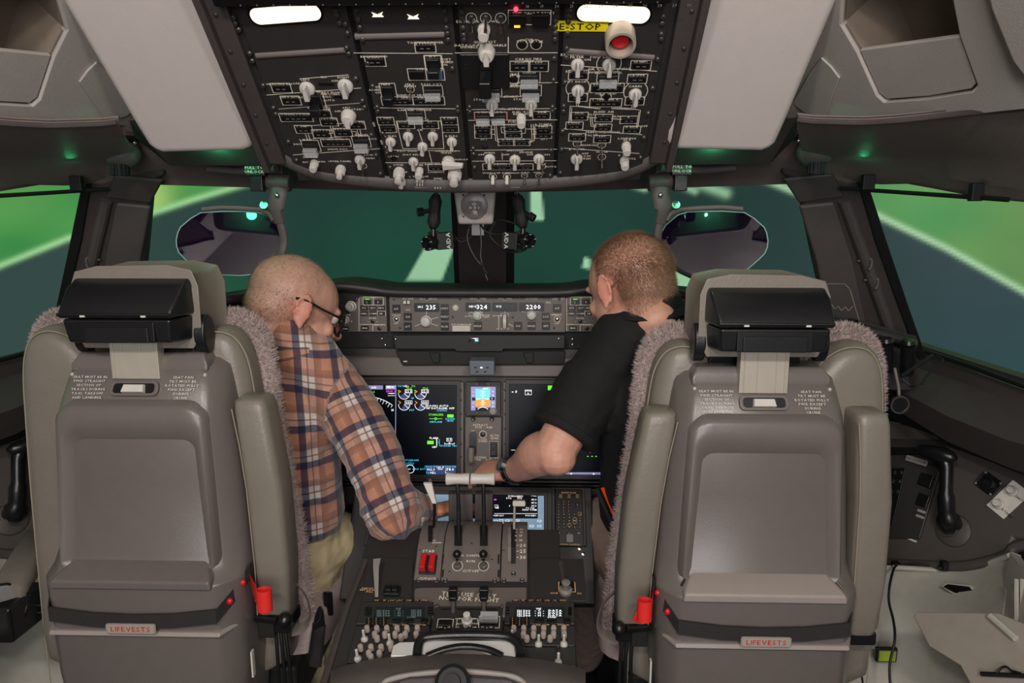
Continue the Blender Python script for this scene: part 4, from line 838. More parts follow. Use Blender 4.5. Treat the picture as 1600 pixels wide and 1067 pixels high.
for s, label in ((0, 'grey map and barometer settings panel left of the autopilot panel'), (1, 'grey map and barometer settings panel right of the autopilot panel')):
    off = 0 if not s else 1178; t = thing('display_select_panel', f8(220+off,290) and MP.at(*f8(220+off, 290)), label, 'control panel')
    panel_plate(t, (-70 if not s else 1402), 83, (382 if not s else 1850), 286, f8, MP); leg = MB(MP.M)
    g = lambda x, y: f8(x+off, y)
    for x, y, q in ((252,148,'SYS'),(302,148,'CDU'),(350,148,'INFO'),(252,180,'CHKL'),(302,180,'COMM'),(350,180,'ND'),(258,262,'ENG'),(143 if not s else 440,266,'WXR')): sq(t, x+off, y, 40, 24, txt=q)
    for x in (270,333): sq(t, x+off, 115, 40, 26, txt='L' if x == 270 else 'R')
    m = MB(MP.M); m.frect(g(272,98), .011, .002, .006); build(m, 'green_light', 's_green', t, smooth=0)
    leg.rect(g(303,110), 116*T8, 46*T8, .0012); leg.rect(g(350,180), 46*T8, 26*T8, .0012); leg.line(g(303,90), g(303,130), .0010)
    leg.line(g(222,95), g(222,280), .0012); leg.line(g(222,243), g(365,243), .0012); leg.line(g(300,243), g(300,280), .0012)
    for x, y in ((300,225),(338,266),(120 if not s else 480,140)): dial(t, x+off, y, .0045, .004, f8, MP, 'button_black', 'round_button', 0)
    kx = 0 if not s else 255; dial(t,177+off+kx,140,.0125,.014,f8,MP,r2=.007); dial(t,145+off+kx+30*s,217,.0095,.014,f8,MP,r2=.005)
    leg.text('-', g(275,225), .009); leg.text('-', g(325,225), .009); leg.text('+', g(180,226), .009); leg.text('BCAB', g(300,207), .0055, wide=1.2); leg.text('CANC/RCL', g(338,246), .005, wide=1.2); leg.text('BARO SET', g(178,97), .005, wide=1.2); leg.text('RANGE', g(150,188), .005, wide=1.2); leg.text('MINS', g(120,118), .005); leg.text('AUTO', g(303,92), .004)
    build(leg, 'legends', 'legend', t, smooth=0)
# under the glareshield
US = Plane((0, 1.66, 1.06), (1,0,0), (0,.12,1))
def fu(x, y): return US.uv(500+x/3.636, 440+y/3.636)
t = thing('document_shelf', US.at(0,-.05,0), 'black recessed shelf panel below the autopilot panel', 'shelf')
m = MB(US.M); m.plate([fu(*p) for p in ((415,300),(1392,300),(1392,380),(1045,384),(1040,398),(780,398),(765,384),(430,384))], 0, .012); build(m, 'upper_door', 'seal', t, bevel=.003)
m = MB(US.M); m.plate([fu(*p) for p in ((430,392),(1392,392),(1388,472),(470,476))], -.01, .004); build(m, 'lower_panel', 'black_matte', t, bevel=.003)
m = MB(US.M)
for x in (655,1185): m.plate([fu(x+a, b) for a, b in ((-32,402),(28,402),(28,460),(-10,460))], .004, .012)
build(m, 'lug', 'black_matte', t, bevel=.002)
m = MB(US.M)
for x, y in ((358,322),(435,325),(377,358),(50,358),(1355,322),(1432,325),(1432,355)): build(MB(US.M).ell((*fu(x,y),.014), .0032, 8), 'screw', 'steel', t)
u, v = fu(878,330); m = MB(US.M); m.tube([(u-.012,v-.004,.016),(u-.010,v+.004,.018),(u+.010,v+.004,.018),(u+.013,v-.007,.016)], .0022, 8); build(m, 'latch', 'steel', t)
m = MB(US.M); m.frect((u+.007,v), .009,.006,.0185); mat('blue_glint', (90,200,255), .3, noise=0, emit=1.5); build(m, 'latch_glint', 'blue_glint', t, smooth=0)  # blue glint on the chrome latch, painted as a glowing patch
build(MB(US.M).ell((*fu(487,452),.006), (.006,.002,.002), 8), 'white_chip', 'paper_white', t)
# ------------------------------------------------ instrument panel, displays
tilt = R(9); DP = Plane((0.017, 1.64, .870), (1,0,0), (0, math.sin(tilt), math.cos(tilt)))
def f9(x, y): return DP.uv(500+x/3.478, 560+y/3.478)
T9 = .00046
t = thing('instrument_panel', DP.at(0, -.2, 0), 'wide dark grey instrument board holding the large displays', 'instrument panel')
m = MB(DP.M); m.box((-.017, .0, -.03), (1.9, .40, .04)); build(m, 'board', 'panel_dark', t, bevel=.004)
a = f9(0, 90); m = MB(DP.M); m.loft([[(-.9,a[1]-.004,-.01),(.9,a[1]-.004,-.01),(.9,a[1]+.055,-.02),(-.9,a[1]+.055,-.02)], [(-.88,a[1],.008),(.88,a[1],.008),(.88,a[1]+.045,-.004),(-.88,a[1]+.045,-.004)]]); build(m, 'top_shroud', 'panel_grey', t, bevel=.003)
m = MB(DP.M)
for y in (652, 672, 692): q = f9(0, y); m.box((0, q[1], .004), (1.3, .0045, .02))
build(m, 'lower_rail', 'panel_dark', t, bevel=.001)
m = MB(DP.M); x0, x1 = f9(752,400)[0], f9(786,400)[0]; m.box(((x0+x1)/2, f9(0,370)[1], .0), (.012, .23, .008)); x2 = f9(1007,400)[0]; m.box((x2, f9(0,370)[1], .0), (.012, .23, .008)); build(m, 'spine', 'panel_grey', t, bevel=.002)
for x in (765, 1007):
    for y in (170,225,300,380,460,530): build(MB(DP.M).ell((*f9(x,y),.005), (.0035,.0035,.002), 10), 'fastener', 'fastener', t)
q = f9(603, 657); build(MB(DP.M).ell((*q,.016), .006, 12), 'bolt', 'knob_grey', t)
def display(x0, y0, x1, y1, f, pl, name, label, draw, bez=.011, gloss='screen_black'):
    a, b = f(x0, y0), f(x1, y1); W, H = abs(b[0]-a[0]), abs(a[1]-b[1]); c = ((a[0]+b[0])/2, (a[1]+b[1])/2)
    t = thing(name, pl.at(c[0], c[1]-H/2, 0), label, 'display')
    M = pl.M @ Matrix.Translation((c[0], c[1], 0))
    build(MB(M).ring(rrect(W+2*bez, H+2*bez, .004, 3), rrect(W, H, .001, 3), -.012, .006), 'bezel', 'panel_dark', t, bevel=.0012)
    build(MB(M).box((0,0,.0), (W+.002, H+.002, .002)), 'screen', gloss, t)
    m = MB(pl.M); draw(m, f); build(m, 'picture', SM, t, smooth=0); return t
Z1, Z2, Z3 = .0014, .0017, .0020
def draw_left(m, f):
    m.mi = G_; m.quad([f(95,146),f(213,146),f(213,168),f(95,168)], Z1); m.mi = V_; m.quad([f(215,146),f(343,146),f(343,168),f(215,168)], Z1); m.quad([f(357,146),f(411,146),f(411,168),f(357,168)], Z1)
    m.path([f(413,142),f(411,400),f(403,630)], .0022, Z1)
    m.mi = W_; m.text('MAP', f(153,157), .0075, Z2, None, 1.1); m.text('PLAN', f(282,157), .0075, Z2, None, 1.1); m.text('MENU', f(385,155), .0075, Z2, None, 1.0)
    c = f(248,455); r = 255*T9*.985; m.arc(c, r, 55, 128, .0012, 40, Z2)
    for i in range(-9, 10):
        a = R(90-i*4); m.line((c[0]+r*math.cos(a), c[1]+r*math.sin(a)), (c[0]+(r-(.006 if i % 2 else .010))*math.cos(a), c[1]+(r-(.006 if i % 2 else .010))*math.sin(a)), .0010, Z2)
    m.text('15', f(300,228), .008, Z2); m.text('18', f(395,280), .008, Z2)
    m.line(f(249,192), f(247,296), .0010, Z2); m.rect(f(248,182), 32*T9, 18*T9, .0009, Z2); m.text('135', f(248,182), .0075, Z2); m.text('4.1', f(185,186), .0075, Z2); m.rect(f(185,184), 26*T9, 18*T9, .0006, Z2)
    m.path([f(298,494),f(402,494)], .0009, Z2); m.quad([f(366,494),f(402,494),f(402,506),f(366,506)], Z2); m.text('VNAV', f(390,190), .004, Z2)
    m.path([f(370,190),f(408,190)], .0008, Z2); m.path([f(370,202),f(408,202)], .0008, Z2)
    m.mi = G_; m.text('TRK', f(216,181), .0065, Z2); m.text('MAG', f(282,181), .0065, Z2); m.text('HPC', f(342,489), .006, Z2)
    m.mi = K_; m.text('E1085 2', f(386,178), .0068, Z2)
    m.mi = V_; m.quad([f(300,616),f(398,616),f(398,630),f(300,630)], Z1); m.mi = A_; m.text('TERR', f(362,610), .006, Z2); m.mi = W_; m.text('0', f(388,622), .006, Z3)
    # engine indications
    for gx, gy_, tt in ((458,190,'22.5'),(547,190,'22.5'),(458,250,'666'),(547,250,'666')):
        c = f(gx,gy_); r = 31*T9; m.mi = B_; m.quad([c]+[(c[0]+r*math.cos(R(a)), c[1]+r*math.sin(R(a))) for a in (range(-150,-19,13) if gy_ < 220 else range(-120,1,12))], Z1)
        m.mi = W_; m.arc(c, r, -180, 0, .0009, 18, Z2); m.line(c, (c[0]+r*math.cos(R(-40)), c[1]+r*math.sin(R(-40))), .0010, Z2); m.rect(f(gx+24,gy_-12), 38*T9, 18*T9, .0008, Z3); m.text(tt, f(gx+24,gy_-12), .0082, Z3)
        m.mi = A_; m.path([f(gx-30,gy_-18),f(gx-18,gy_-10),f(gx-28,gy_-4)], .0010, Z2)
    m.mi = G_
    for x, y, s in ((508,150,'TO'),(485,161,'90.4'),(572,161,'90.4'),(632,305,'STABILIZER'),): m.text(s, f(x,y), .0066, Z2)
    m.line(f(424,182), f(424,182), .002, Z2); m.path([f(425,174),f(431,180),f(425,186)], .0008, Z2); m.path([f(514,174),f(520,180),f(514,186)], .0008, Z2)
    m.line(f(596,327), f(664,327), .0010, Z2); m.arc(f(629,327), 6*T9, 0, 360, .001, 12, Z2)
    m.quad([f(692,304),f(726,304),f(726,320),f(692,320)], Z1); m.quad([f(583,447),f(618,447),f(618,465),f(583,465)], Z1); m.quad([f(634,440),f(638,440),f(638,472),f(634,472)], Z1)
    m.mi = C_
    for x, y, s in ((437,150,'TAT'),(503,215,'N1'),(500,280,'EGT'),(663,283,'STATUS'),(630,344,'AIRPLANE'),(708,328,'DOWN'),(708,338,'GEAR'),(703,474,'RUDDER TRIM'),(493,552,'AUTOBRAKE'),(450,582,'DISARM'),(545,600,'MAX AUTO'),(455,612,'RTO'),(648,455,'F')): m.text(s, f(x,y), .0058, Z2, None, 1.1)
    for k in range(4): m.line(f(649,440+k*10), f(649,444+k*10), .0014, Z2)
    m.mi = W_
    for x, y, s in ((468,150,'+15c'),(640,257,'DOORS AUTO'),(655,270,'NF DATALINK OFF'),(448,600,'OFF'),(703,440,'0.0'),(620,432,'FLAPS'),(620,481,'UP')): m.text(s, f(x,y), .0066, Z2, None, 1.15)
    m.path([f(616,432),f(634,432),f(634,481),f(616,481)], .0010, Z2); m.rect(f(703,441), 28*T9, 16*T9, .0008, Z2); m.path([f(678,458),f(678,464),f(730,464),f(730,458)], .0010, Z2); m.path([f(700,456),f(704,463),f(708,456)], .001, Z2)
    c = f(491,600); m.arc(c, 22*T9, 0, 360, .0010, 28, Z2); m.line(f(470,600), f(491,600), .0014, Z2)
    m.mi = C_
    for a in (60, 75, 90, 105, 120): m.line((c[0]+26*T9*math.cos(R(a)), c[1]+26*T9*math.sin(R(a))), (c[0]+38*T9*math.cos(R(a)), c[1]+38*T9*math.sin(R(a))), .0010, Z2)
    m.mi = B_; m.quad([f(578,580),f(738,580),f(738,630),f(578,630)], Z1); m.mi = C_; m.text('GROSS WT', f(604,587), .0058, Z2); m.text('TOTAL FUEL', f(708,587), .0058, Z2); m.text('TAT', f(590,620), .0062, Z2)
    m.mi = W_; m.text('362.0', f(604,602), .0078, Z2); m.text('+15c', f(614,620), .0078, Z2); m.text('178.0', f(706,602), .0092, Z2); m.text('LBS X', f(655,590), .006, Z2); m.text('1000', f(655,600), .006, Z2); m.path([f(683,612),f(683,620),f(700,620)], .001, Z2); m.path([f(415,578),f(415,630)], .001, Z2)
display(93, 141, 742, 632, f9, DP, 'display_unit', 'left large lit display with round engine gauges beside the checked shirt sleeve', draw_left)
def draw_right(m, f):
    m.mi = G_; m.quad([f(1238,147),f(1345,147),f(1345,172),f(1238,172)], Z1); m.mi = W_; m.text('MAP', f(1300,159), .0085, Z2, None, 1.1); m.text('0', f(1066,180), .010, Z2); m.text('=', f(1047,182), .008, Z2)
    m.rect(f(1132,184), 34*T9, 26*T9, .0008, Z2); m.text('RANGE', f(1132,176), .004, Z2); m.text('10', f(1132,190), .0062, Z2)
    c = f(1350,415); r = 205*T9; m.arc(c, r, 60, 155, .0014, 40, Z2)
    for i in range(18):
        a = R(60+i*5.4); m.line((c[0]+r*math.cos(a), c[1]+r*math.sin(a)), (c[0]+(r-.008)*math.cos(a), c[1]+(r-.008)*math.sin(a)), .0010, Z2)
    m.text('27', f(1212,283), .008, Z2); m.line(f(1040,497), f(1060,497), .001, Z2); m.text('..', f(1470,497), .008, Z2)
    m.mi = V_; m.quad([f(1032,618),f(1672,618),f(1672,632),f(1032,632)], Z1); m.mi = W_
    for x in (1365,1487): m.quad([f(x-6,630),f(x+6,630),f(x,620)], Z2)
    m.mi = K_; m.text('=', f(1468,509), .007, Z2); m.mi = G_
    for x in (1455,1478,1500): m.quad([f(x-4,529),f(x+4,529),f(x+4,534),f(x-4,534)], Z2)
display(1030, 139, 1678, 632, f9, DP, 'display_unit', 'right large dark display with a white arc beside the black polo sleeve', draw_right)
def draw_isfd(m, f):
    m.mi = V_; m.quad([f(820,152),f(955,152),f(955,283),f(820,283)], Z1); m.mi = SK; m.quad([f(845,165),f(925,165),f(925,220),f(845,220)], Z2); m.mi = GR; m.quad([f(845,220),f(925,220),f(925,260),f(845,260)], Z2)
    m.mi = 0; m.quad([f(845,262),f(855,270),f(885,264),f(915,270),f(925,262),f(925,283),f(845,283)], Z2)
    m.mi = W_
    for dy, w2 in ((-40,14),(-30,8),(-20,14),(-10,8),(10,8),(20,14),(30,8)): m.line(f(885-w2,220+dy), f(885+w2,220+dy), .0009, Z3)
    m.line(f(850,220), f(872,220), .0016, Z3); m.line(f(898,220), f(920,220), .0016, Z3); m.line(f(885,170), f(885,255), .0006, Z3); m.arc(f(885,300), 36*T9, 40, 140, .001, 12, Z3)
    for y in (180,200,240,262): m.text('--', f(832,y), .006, Z3); m.text('0', f(940,y), .006, Z3)
    m.text('MAG', f(900,163), .005, Z3); m.mi = 0; m.quad([f(920,210),f(950,210),f(950,226),f(920,226)], Z2); m.quad([f(826,212),f(846,212),f(846,228),f(826,228)], Z2); m.mi = W_; m.text('0', f(935,218), .006, Z3)
    m.mi = G_; m.text('OFF', f(912,159), .0062, Z3)
t = display(820, 152, 955, 283, f9, DP, 'standby_display', 'small square standby horizon display with blue sky and orange ground between the large displays', draw_isfd, .012)
dial(t, 941, 285, .0085, .010, f9, Plane(DP.at(0,0,.006), DP.u, DP.v), 'shell_grey_light', 'knob', 0)
for x, y in ((800,190),(800,250),(853,137),(915,137),(853,296),(900,296)): build(MB(DP.M).box((*f9(x,y),.007), (.008,.005,.003) if y in (137,296) else (.004,.008,.003)), 'push_button', 'button_black', t, bevel=.0004)
for x, y in ((803,137),(972,137),(803,303),(972,303),(970,175)): build(MB(DP.M).ell((*f9(x,y),.006), (.0025,.0025,.001), 8), 'screw', 'fastener', t)
# landing gear panel
t = thing('landing_gear_panel', DP.at(*f9(887,640)), 'grey landing gear panel with slotted lever under the small standby display', 'control panel')
panel_plate(t, 790, 318, 985, 700, f9, Plane(DP.at(0,0,.004), DP.u, DP.v), 'panel_grey', .01); leg = MB(Plane(DP.at(0,0,.004), DP.u, DP.v).M)
GPn = Plane(DP.at(0,0,.004), DP.u, DP.v)
a = f9(832,462); build(MB(GPn.M @ Matrix.Translation((*a,0))).plate(rrect(.019,.062,.009), 0, .0012), 'lever_slot', 'button_black', t)
m = MB(GPn.M @ Matrix.Translation((*f9(826,505),0))); m.cyl((0,.004,0), (0,0,.022), .0035, .0035, 10); m.tube([(0,.014,.024),(0,-.012,.026)], [.0085,.0085], 16); m.ell((0,-.016,.026), (.0085,.010,.0085), 16); build(m, 'gear_lever', 'knob_grey', t, label='grey translucent gear lever knob')
dial(t, 886, 411, .0055, .006, f9, GPn, 'button_black', 'round_button', 0); leg.arc(f9(886,411), .0088, 0, 360, .0016, 24)
a = f9(945,492); m = MB(GPn.M @ Matrix.Translation((*a,0))); m.box((0,0,.004), (.019,.036,.008)); m.box((0,-.006,.012), (.013,.013,.010)); m.box((0,.010,.012), (.013,.010,.006)); build(m, 'guarded_switch', 'button_black', t, bevel=.001); leg.rect(a, .021, .040, .0008)
for x, y, s, z in ((873,360,'RETRACT',.0068),(890,373,'270K - .82M',.0068),(832,392,'UP',.0062),(886,438,'LOCK',.0068),(886,449,'OVRD',.0068),(948,417,'ALTN',.0072),(948,432,'GEAR',.0072),(873,536,'EXTEND',.0068),(885,548,'270K - .82M',.0068),(947,540,'DOWN',.006)): leg.text(s, f9(x,y), z, .0008, None, 1.1)
build(leg, 'legends', 'legend', t, smooth=0)
for x, y in ((833,327),(935,327)): build(MB(GPn.M @ Matrix.Translation((*f9(x,y),0))).lathe([(0,0),(.006,0),(.006,.003),(.004,.005),(0,.004)], 14), 'fastener', 'fastener', t)
# small grey box above the standby display
m = MB(); c = P(754,572,1.58); m.box(c, (.060,.05,.036)); t = thing('sensor_box', c-V((0,0,.02)), 'small blue-grey box standing on the ledge above the standby display', 'box'); mat('blue_grey', (98,105,115), .5); build(m, 'case', 'blue_grey', t, bevel=.004, bseg=3)
SBp = Plane(c+V((0,-.0256,0)), (1,0,0), (0,0,1)); m = MB(SBp.M)
for x, y in ((-.015,.002),(.013,.002),(-.011,-.008),(.008,-.008)): m.frect((x,y), .006,.003,.0005)
build(m, 'port', 'button_black', t, smooth=0); build(MB(SBp.M).frect((-.001,.002), .005,.003,.0006), 'white_light', 's_white', t, smooth=0)
# ------------------------------------------------ forward pedestal (slopes up to the displays)
FP = plane3(P(760,768,1.55), P(760,850,1.47), P(900,768,1.55))
def g1(x, y): return FP.uv(560+x/4.21, 730+y/4.21)
t = thing('forward_pedestal', FP.at(0,-.1,-.05), 'dark sloping forward pedestal frame under the large displays', 'pedestal')
m = MB(FP.M)
a, b = g1(-20, 110), g1(1560, 900); m.box(((a[0]+b[0])/2, (a[1]+b[1])/2, -.025), (b[0]-a[0], a[1]-b[1], .05)); build(m, 'frame', 'panel_dark', t, bevel=.003)
m = MB(FP.M)
for x0, y0, x1, y1 in ((345,128,1275,560),(1290,140,1500,525),(90,140,330,525)):
    a, b = g1(x0,y0), g1(x1,y1); m.box(((a[0]+b[0])/2, (a[1]+b[1])/2, .004), (b[0]-a[0], a[1]-b[1], .012))
build(m, 'raised_frame', 'panel_dark', t, bevel=.002)
for x, y in ((80,575),(80,550),(340,722),(35,720),(1178,720),(1475,720),(1478,570),(1255,258),(1255,365),(1255,465),(1310,535),(1455,535)): build(MB(FP.M @ Matrix.Translation((*g1(x,y),.001))).lathe([(0,0),(.0045,0),(.0045,.004),(0,.005)], 12), 'fastener', 'steel' if y > 500 else 'fastener', t)
F2 = Plane(FP.at(0,0,.0105), FP.u, FP.v)
def g2(x, y): return F2.uv(560+x/4.21, 730+y/4.21)
def draw_low(m, f):
    m.mi = SL; m.quad([f(405,178),f(1220,178),f(1220,490),f(405,490)], .0012); m.mi = 0; m.quad([f(600,182),f(1180,182),f(1180,338),f(600,338)], .0014)
    m.mi = W_
    for x, y, s in ((1033,192,'CI PROGRESS'),(990,205,'DTG'),(1062,205,'ETA'),(1155,188,'FUEL'),(1155,214,'185.8'),(1155,235,'187.8'),(1155,255,'165.5'),(1130,270,'TO T/D'),(1125,281,'2210z/ 0.0NM'),(995,255,'8'),(912,268,'NM'),(922,319,'<REPORT'),(1135,319,'POS REF>')): m.text(s, f(x,y), .0052, .0018, None, 1.05)
    m.path([f(895,306),f(1175,306)], .0008, .0017); m.path([f(895,250),f(918,250),f(918,262),f(895,262)], .0008, .0017)
    m.mi = K_; m.quad([f(892,210),f(908,210),f(908,218),f(892,218)], .0018); m.quad([f(1128,450),f(1142,450),f(1142,456),f(1128,456)], .0018)
    m.mi = 0; m.quad([f(890,328),f(1160,328),f(1160,336),f(890,336)], .0016); m.mi = DM
    for y in (215,235,257,277,298): m.rect(f(1205,y), .004,.004,.0006,.0018)
    m.mi = W_
    for x, y in ((905,356),(940,350),(940,370),(905,370),(1190,355),(1140,388),(1190,388),(980,352),(1045,352),(980,368),(1045,368)): m.rect(f(x,y), .0085,.0038,.0006,.0018)
    m.text('....', f(940,356), .004, .0018)
display(405, 178, 1222, 490, g2, F2, 'lower_display', 'pale blue lower display on the pedestal behind the thrust levers', draw_low, .008)
def keypad(t, x0, f, pl):
    leg = MB(pl.M); leg.mi = 0
    def key(x, y, w_=15, h=14, tt=None):
        u, v = f(x, y); build(MB(pl.M @ Matrix.Translation((u,v,0))).box((0,0,.0015),(w_*.00036,h*.00040,.004)), 'key', 'button_black', t, bevel=.0005)
        if tt: leg.text(tt, (u,v), .0036, .0038)
    for r_, y in enumerate((185,198)):
        for c in range(3): key(x0+35+c*55, y, 34, 10, 'ABC')
    for r_ in range(4):
        for c in range(3): key(x0+22+c*33, 228+r_*20, tt=str((r_*3+c+1) % 10))
    for r_ in range(5):
        for c in range(5): key(x0+22+c*35, 312+r_*21, tt='ABCDEFGHIJKLMNOPQRSTUVWXY'[r_*5+c])
    key(x0+145, 250, 22, 36, '8'); key(x0+25,435,30,12,'ND'); key(x0+90,435,22,12,'C'); key(x0+155,435,36,12,'DEL')
    leg.text('FLIGHT PLAN', f(x0+88,168), .0052, .0008); leg.text('CURSOR CONTROL', f(x0+95,508), .0042, .0008, None, 1.1)
    for x, y in ((128,345),(128,362),(93,382),(160,310)): leg.arc(f(x0+x,y), .0042, 0, 360, .0006, 16, .0038)
    build(leg, 'legends', 'legend_amber', t, smooth=0)
    u, v = f(x0+95, 470); m = MB(pl.M @ Matrix.Translation((u,v,0))); m.plate(rrect(.017,.020,.004), 0, .006); build(m, 'cursor_wheel', 'knob_grey', t, bevel=.002)
for x0, label in ((1295, 'small black keypad panel with amber letters right of the lower display'), (130, 'small black keypad panel with amber letters left of the lower display, under the checked sleeve')):
    t = thing('keypad_panel', F2.at(*g2(x0+90, 520)), label, 'keypad')
    panel_plate(t, x0, 148, x0+188, 522, g2, Plane(FP.at(0,0,.0165), FP.u, FP.v), 'button_black', .005); keypad(t, x0, lambda x, y: Plane(FP.at(0,0,.0165), FP.u, FP.v).uv(560+x/4.21, 730+y/4.21), Plane(FP.at(0,0,.0165), FP.u, FP.v))
# ------------------------------------------------ aft pedestal
AP = Plane((0.0, 1.02, .657), (1,0,0), (0, math.cos(R(19)), math.sin(R(19))))
def h1(x, y): return AP.uv(560+x/4.21, 730+y/4.21)
def h2(x, y): return AP.uv(520+x/3.81, 900+y/3.81)
t = thing('aft_pedestal', (0, 1.1, .3), 'dark grey centre pedestal box between the two seats', 'pedestal')
def pz(px_, py_): return AP.hit(px_, py_)
tp = [AP.uv(*p) for p in ((528,1062),(548,1000),(576,900),(580,860),(912,860),(908,900),(912,1000),(922,1062))]
tp2 = [(-.212,-.10),(-.210,.10),(-.197,.20),(-.197,.31),(.190,.31),(.192,.20),(.200,.10),(.202,-.10)]
m = MB(AP.M); m.loft([[(u*.9, v, -.5) for u, v in tp2], [(u, v, -.012) for u, v in tp2]]); build(m, 'body', 'panel_dark', t, bevel=.006)
for s in (-1, 1): build(MB().tube([AP.at(s*.203, -.12, -.004), AP.at(s*.200, .10, -.004), AP.at(s*.190, .22, -.004)], [(.011,.008)]*3, 8), 'side_rim', 'trim_dark', t)
build(MB(AP.M).box((-.004, .10, -.006), (.388, .42, .012)), 'top_plate', 'panel_dark', t, bevel=.002)
A2 = Plane(AP.at(0,0,.001), AP.u, AP.v)
def ph1(x, y): return A2.uv(560+x/4.21, 730+y/4.21)
def ph2(x, y): return A2.uv(520+x/3.81, 900+y/3.81)
# side floor plates beside the quadrant
def small_panel(name, label, pts, f): 
    t = thing(name, A2.at(*f(*pts[0])), label, 'control panel'); build(MB(A2.M).plate([f(*p) for p in pts], -.001, .004), 'panel_face', 'panel_dark', t, bevel=.001); return t
A3 = Plane(AP.at(0,0,.0052), AP.u, AP.v)
def q1(x, y): return A3.uv(560+x/4.21, 730+y/4.21)
def q2(x, y): return A3.uv(520+x/3.81, 900+y/3.81)
t = small_panel('alternate_flap_panel', 'dark panel with flat grey lever and black switch left of the thrust lever box', [(20,880),(60,600),(362,600),(350,880)], q1)
m = MB(A3.M); u, v = q1(135, 700); u2, v2 = q1(122, 850); m.loft([[(u-.008,v+.004,.035),(u+.006,v+.006,.035),(u+.006,v+.004,.030),(u-.008,v+.002,.030)], [(u-.006,v-.010,.030),(u+.005,v-.010,.030),(u+.005,v-.012,.026),(u-.006,v-.012,.026)], [(u2-.003,v2,.004),(u2+.003,v2,.004),(u2+.003,v2-.003,.002),(u2-.003,v2-.003,.002)]]); build(m, 'flat_lever', 'knob_grey', t, bevel=.001, label='flat pale grey lever')
u, v = q1(222, 825); m = MB(A3.M); m.box((u,v,.004),(.030,.020,.008)); m.box((u-.006,v,.010),(.011,.012,.008)); m.box((u+.006,v,.010),(.011,.012,.008)); build(m, 'rocker_switch', 'black_plastic', t, bevel=.0015)
leg = MB(A3.M); leg.text('THRUST', q1(60,798), .0055); leg.text('REV LOCK', q1(62,808), .0055); leg.text('PULL', q1(75,820), .0055); leg.text('PARK BRK', q1(215,880), .0055); build(leg, 'legends', 'legend_amber', t, smooth=0)
t = small_panel('pitch_trim_panel', 'dark panel with a white-grey trim knob right of the thrust lever box', [(1125,880),(1125,600),(1480,600),(1500,880)], q1)
u, v = q1(1372, 790); m = MB(A3.M); m.box((u,v,.003),(.026,.018,.006)); build(m, 'switch_base', 'button_black', t, bevel=.001)
m = MB(A3.M); m.rect((u,v), .030,.022,.0014,.001); m.text('NOSE', (u-.024,v-.014), .005); m.text('DN', (u+.022,v-.014), .005); build(m, 'legends', 'legend_amber', t, smooth=0)
m = MB(A3.M @ Matrix.Translation((u-.003, v-.010, 0))); m.lathe([(0,0),(.012,0),(.012,.006),(.007,.009),(.006,.020),(.008,.024),(0,.026)], 20); build(m, 'trim_knob', 'knob_grey', t)
# ------------------------------------------------ thrust lever quadrant
Q = plane3(P(650,912,1.18), P(825,912,1.18), P(735,856,1.235))
def q3(x, y): return Q.uv(560+x/4.21, 730+y/4.21)
t = thing('thrust_quadrant', (0.0, 1.22, .66), 'grey thrust lever box with two black levers under white grips and red cutout switches', 'throttle quadrant')
prof = [(1.165,.655),(1.172,P(735,918,1.172).z-.002),(1.18,P(735,912,1.18).z),(1.235,P(735,856,1.235).z),(1.262,P(735,837,1.262).z),(1.295,P(735,823,1.295).z),(1.33,P(735,823,1.295).z-.004),(1.372,.742),(1.40,.65)]
def xq(px_, py_=870): 
    d = ray(px_, py_); return CAM.x + d.x*(1.21/d.y)
secs = [(649, 690), (691, 781.5), (783, 824)]
for k, (a, b) in enumerate(secs):
    x0, x1 = xq(a), xq(b); m = MB(); m.loft([[(x0,y,z) for y, z in prof], [(x1,y,z) for y, z in prof]])
    build(m, 'cover', 'panel_grey', t, bevel=.0018, label=('left section of the grey box','middle section of the grey box','right section of the grey box')[k])
def on_arc(px_, py_, off=.001):
    """point on the curved box top seen at a pixel"""
    best = None
    d = ray(px_, py_); k = d.z/d.y
    for (y0, z0), (y1, z1) in zip(prof[1:-1], prof[2:]):
        f0, f1 = z0-CAM.z-k*y0, z1-CAM.z-k*y1
        if f0*f1 <= 0 and f0 != f1: w_ = f0/(f0-f1); best = (0, y0+(y1-y0)*w_, z0+(z1-z0)*w_); break
    if best is None: best = (0, prof[5][0], prof[5][1])
    return V((CAM.x+d.x/d.y*float(best[1]), float(best[1]), float(best[2])+off))
def slot(px_, w_, y0, y1, name, par, mt='seal'):
    ys = np.linspace(y0, y1, 15); rows = [[on_arc(px_-w_/2, y, .0035), on_arc(px_+w_/2, y, .0035)] for y in ys]
    m = MB(); 
    for i in range(14): m.add([rows[i][0], rows[i+1][0], rows[i+1][1], rows[i][1]], [(0,1,2,3)])
    build(m, name, mt, par, smooth=0)
slot(716, 12, 823, 855, 'lever_slot', t); slot(756, 12, 823, 855, 'lever_slot', t); slot(672.5, 7, 823, 849, 'lever_slot', t); slot(802, 7.5, 823, 883, 'lever_slot', t)
slot(796, 5, 826, 880, 'detent_gate', t, 'knob_grey')
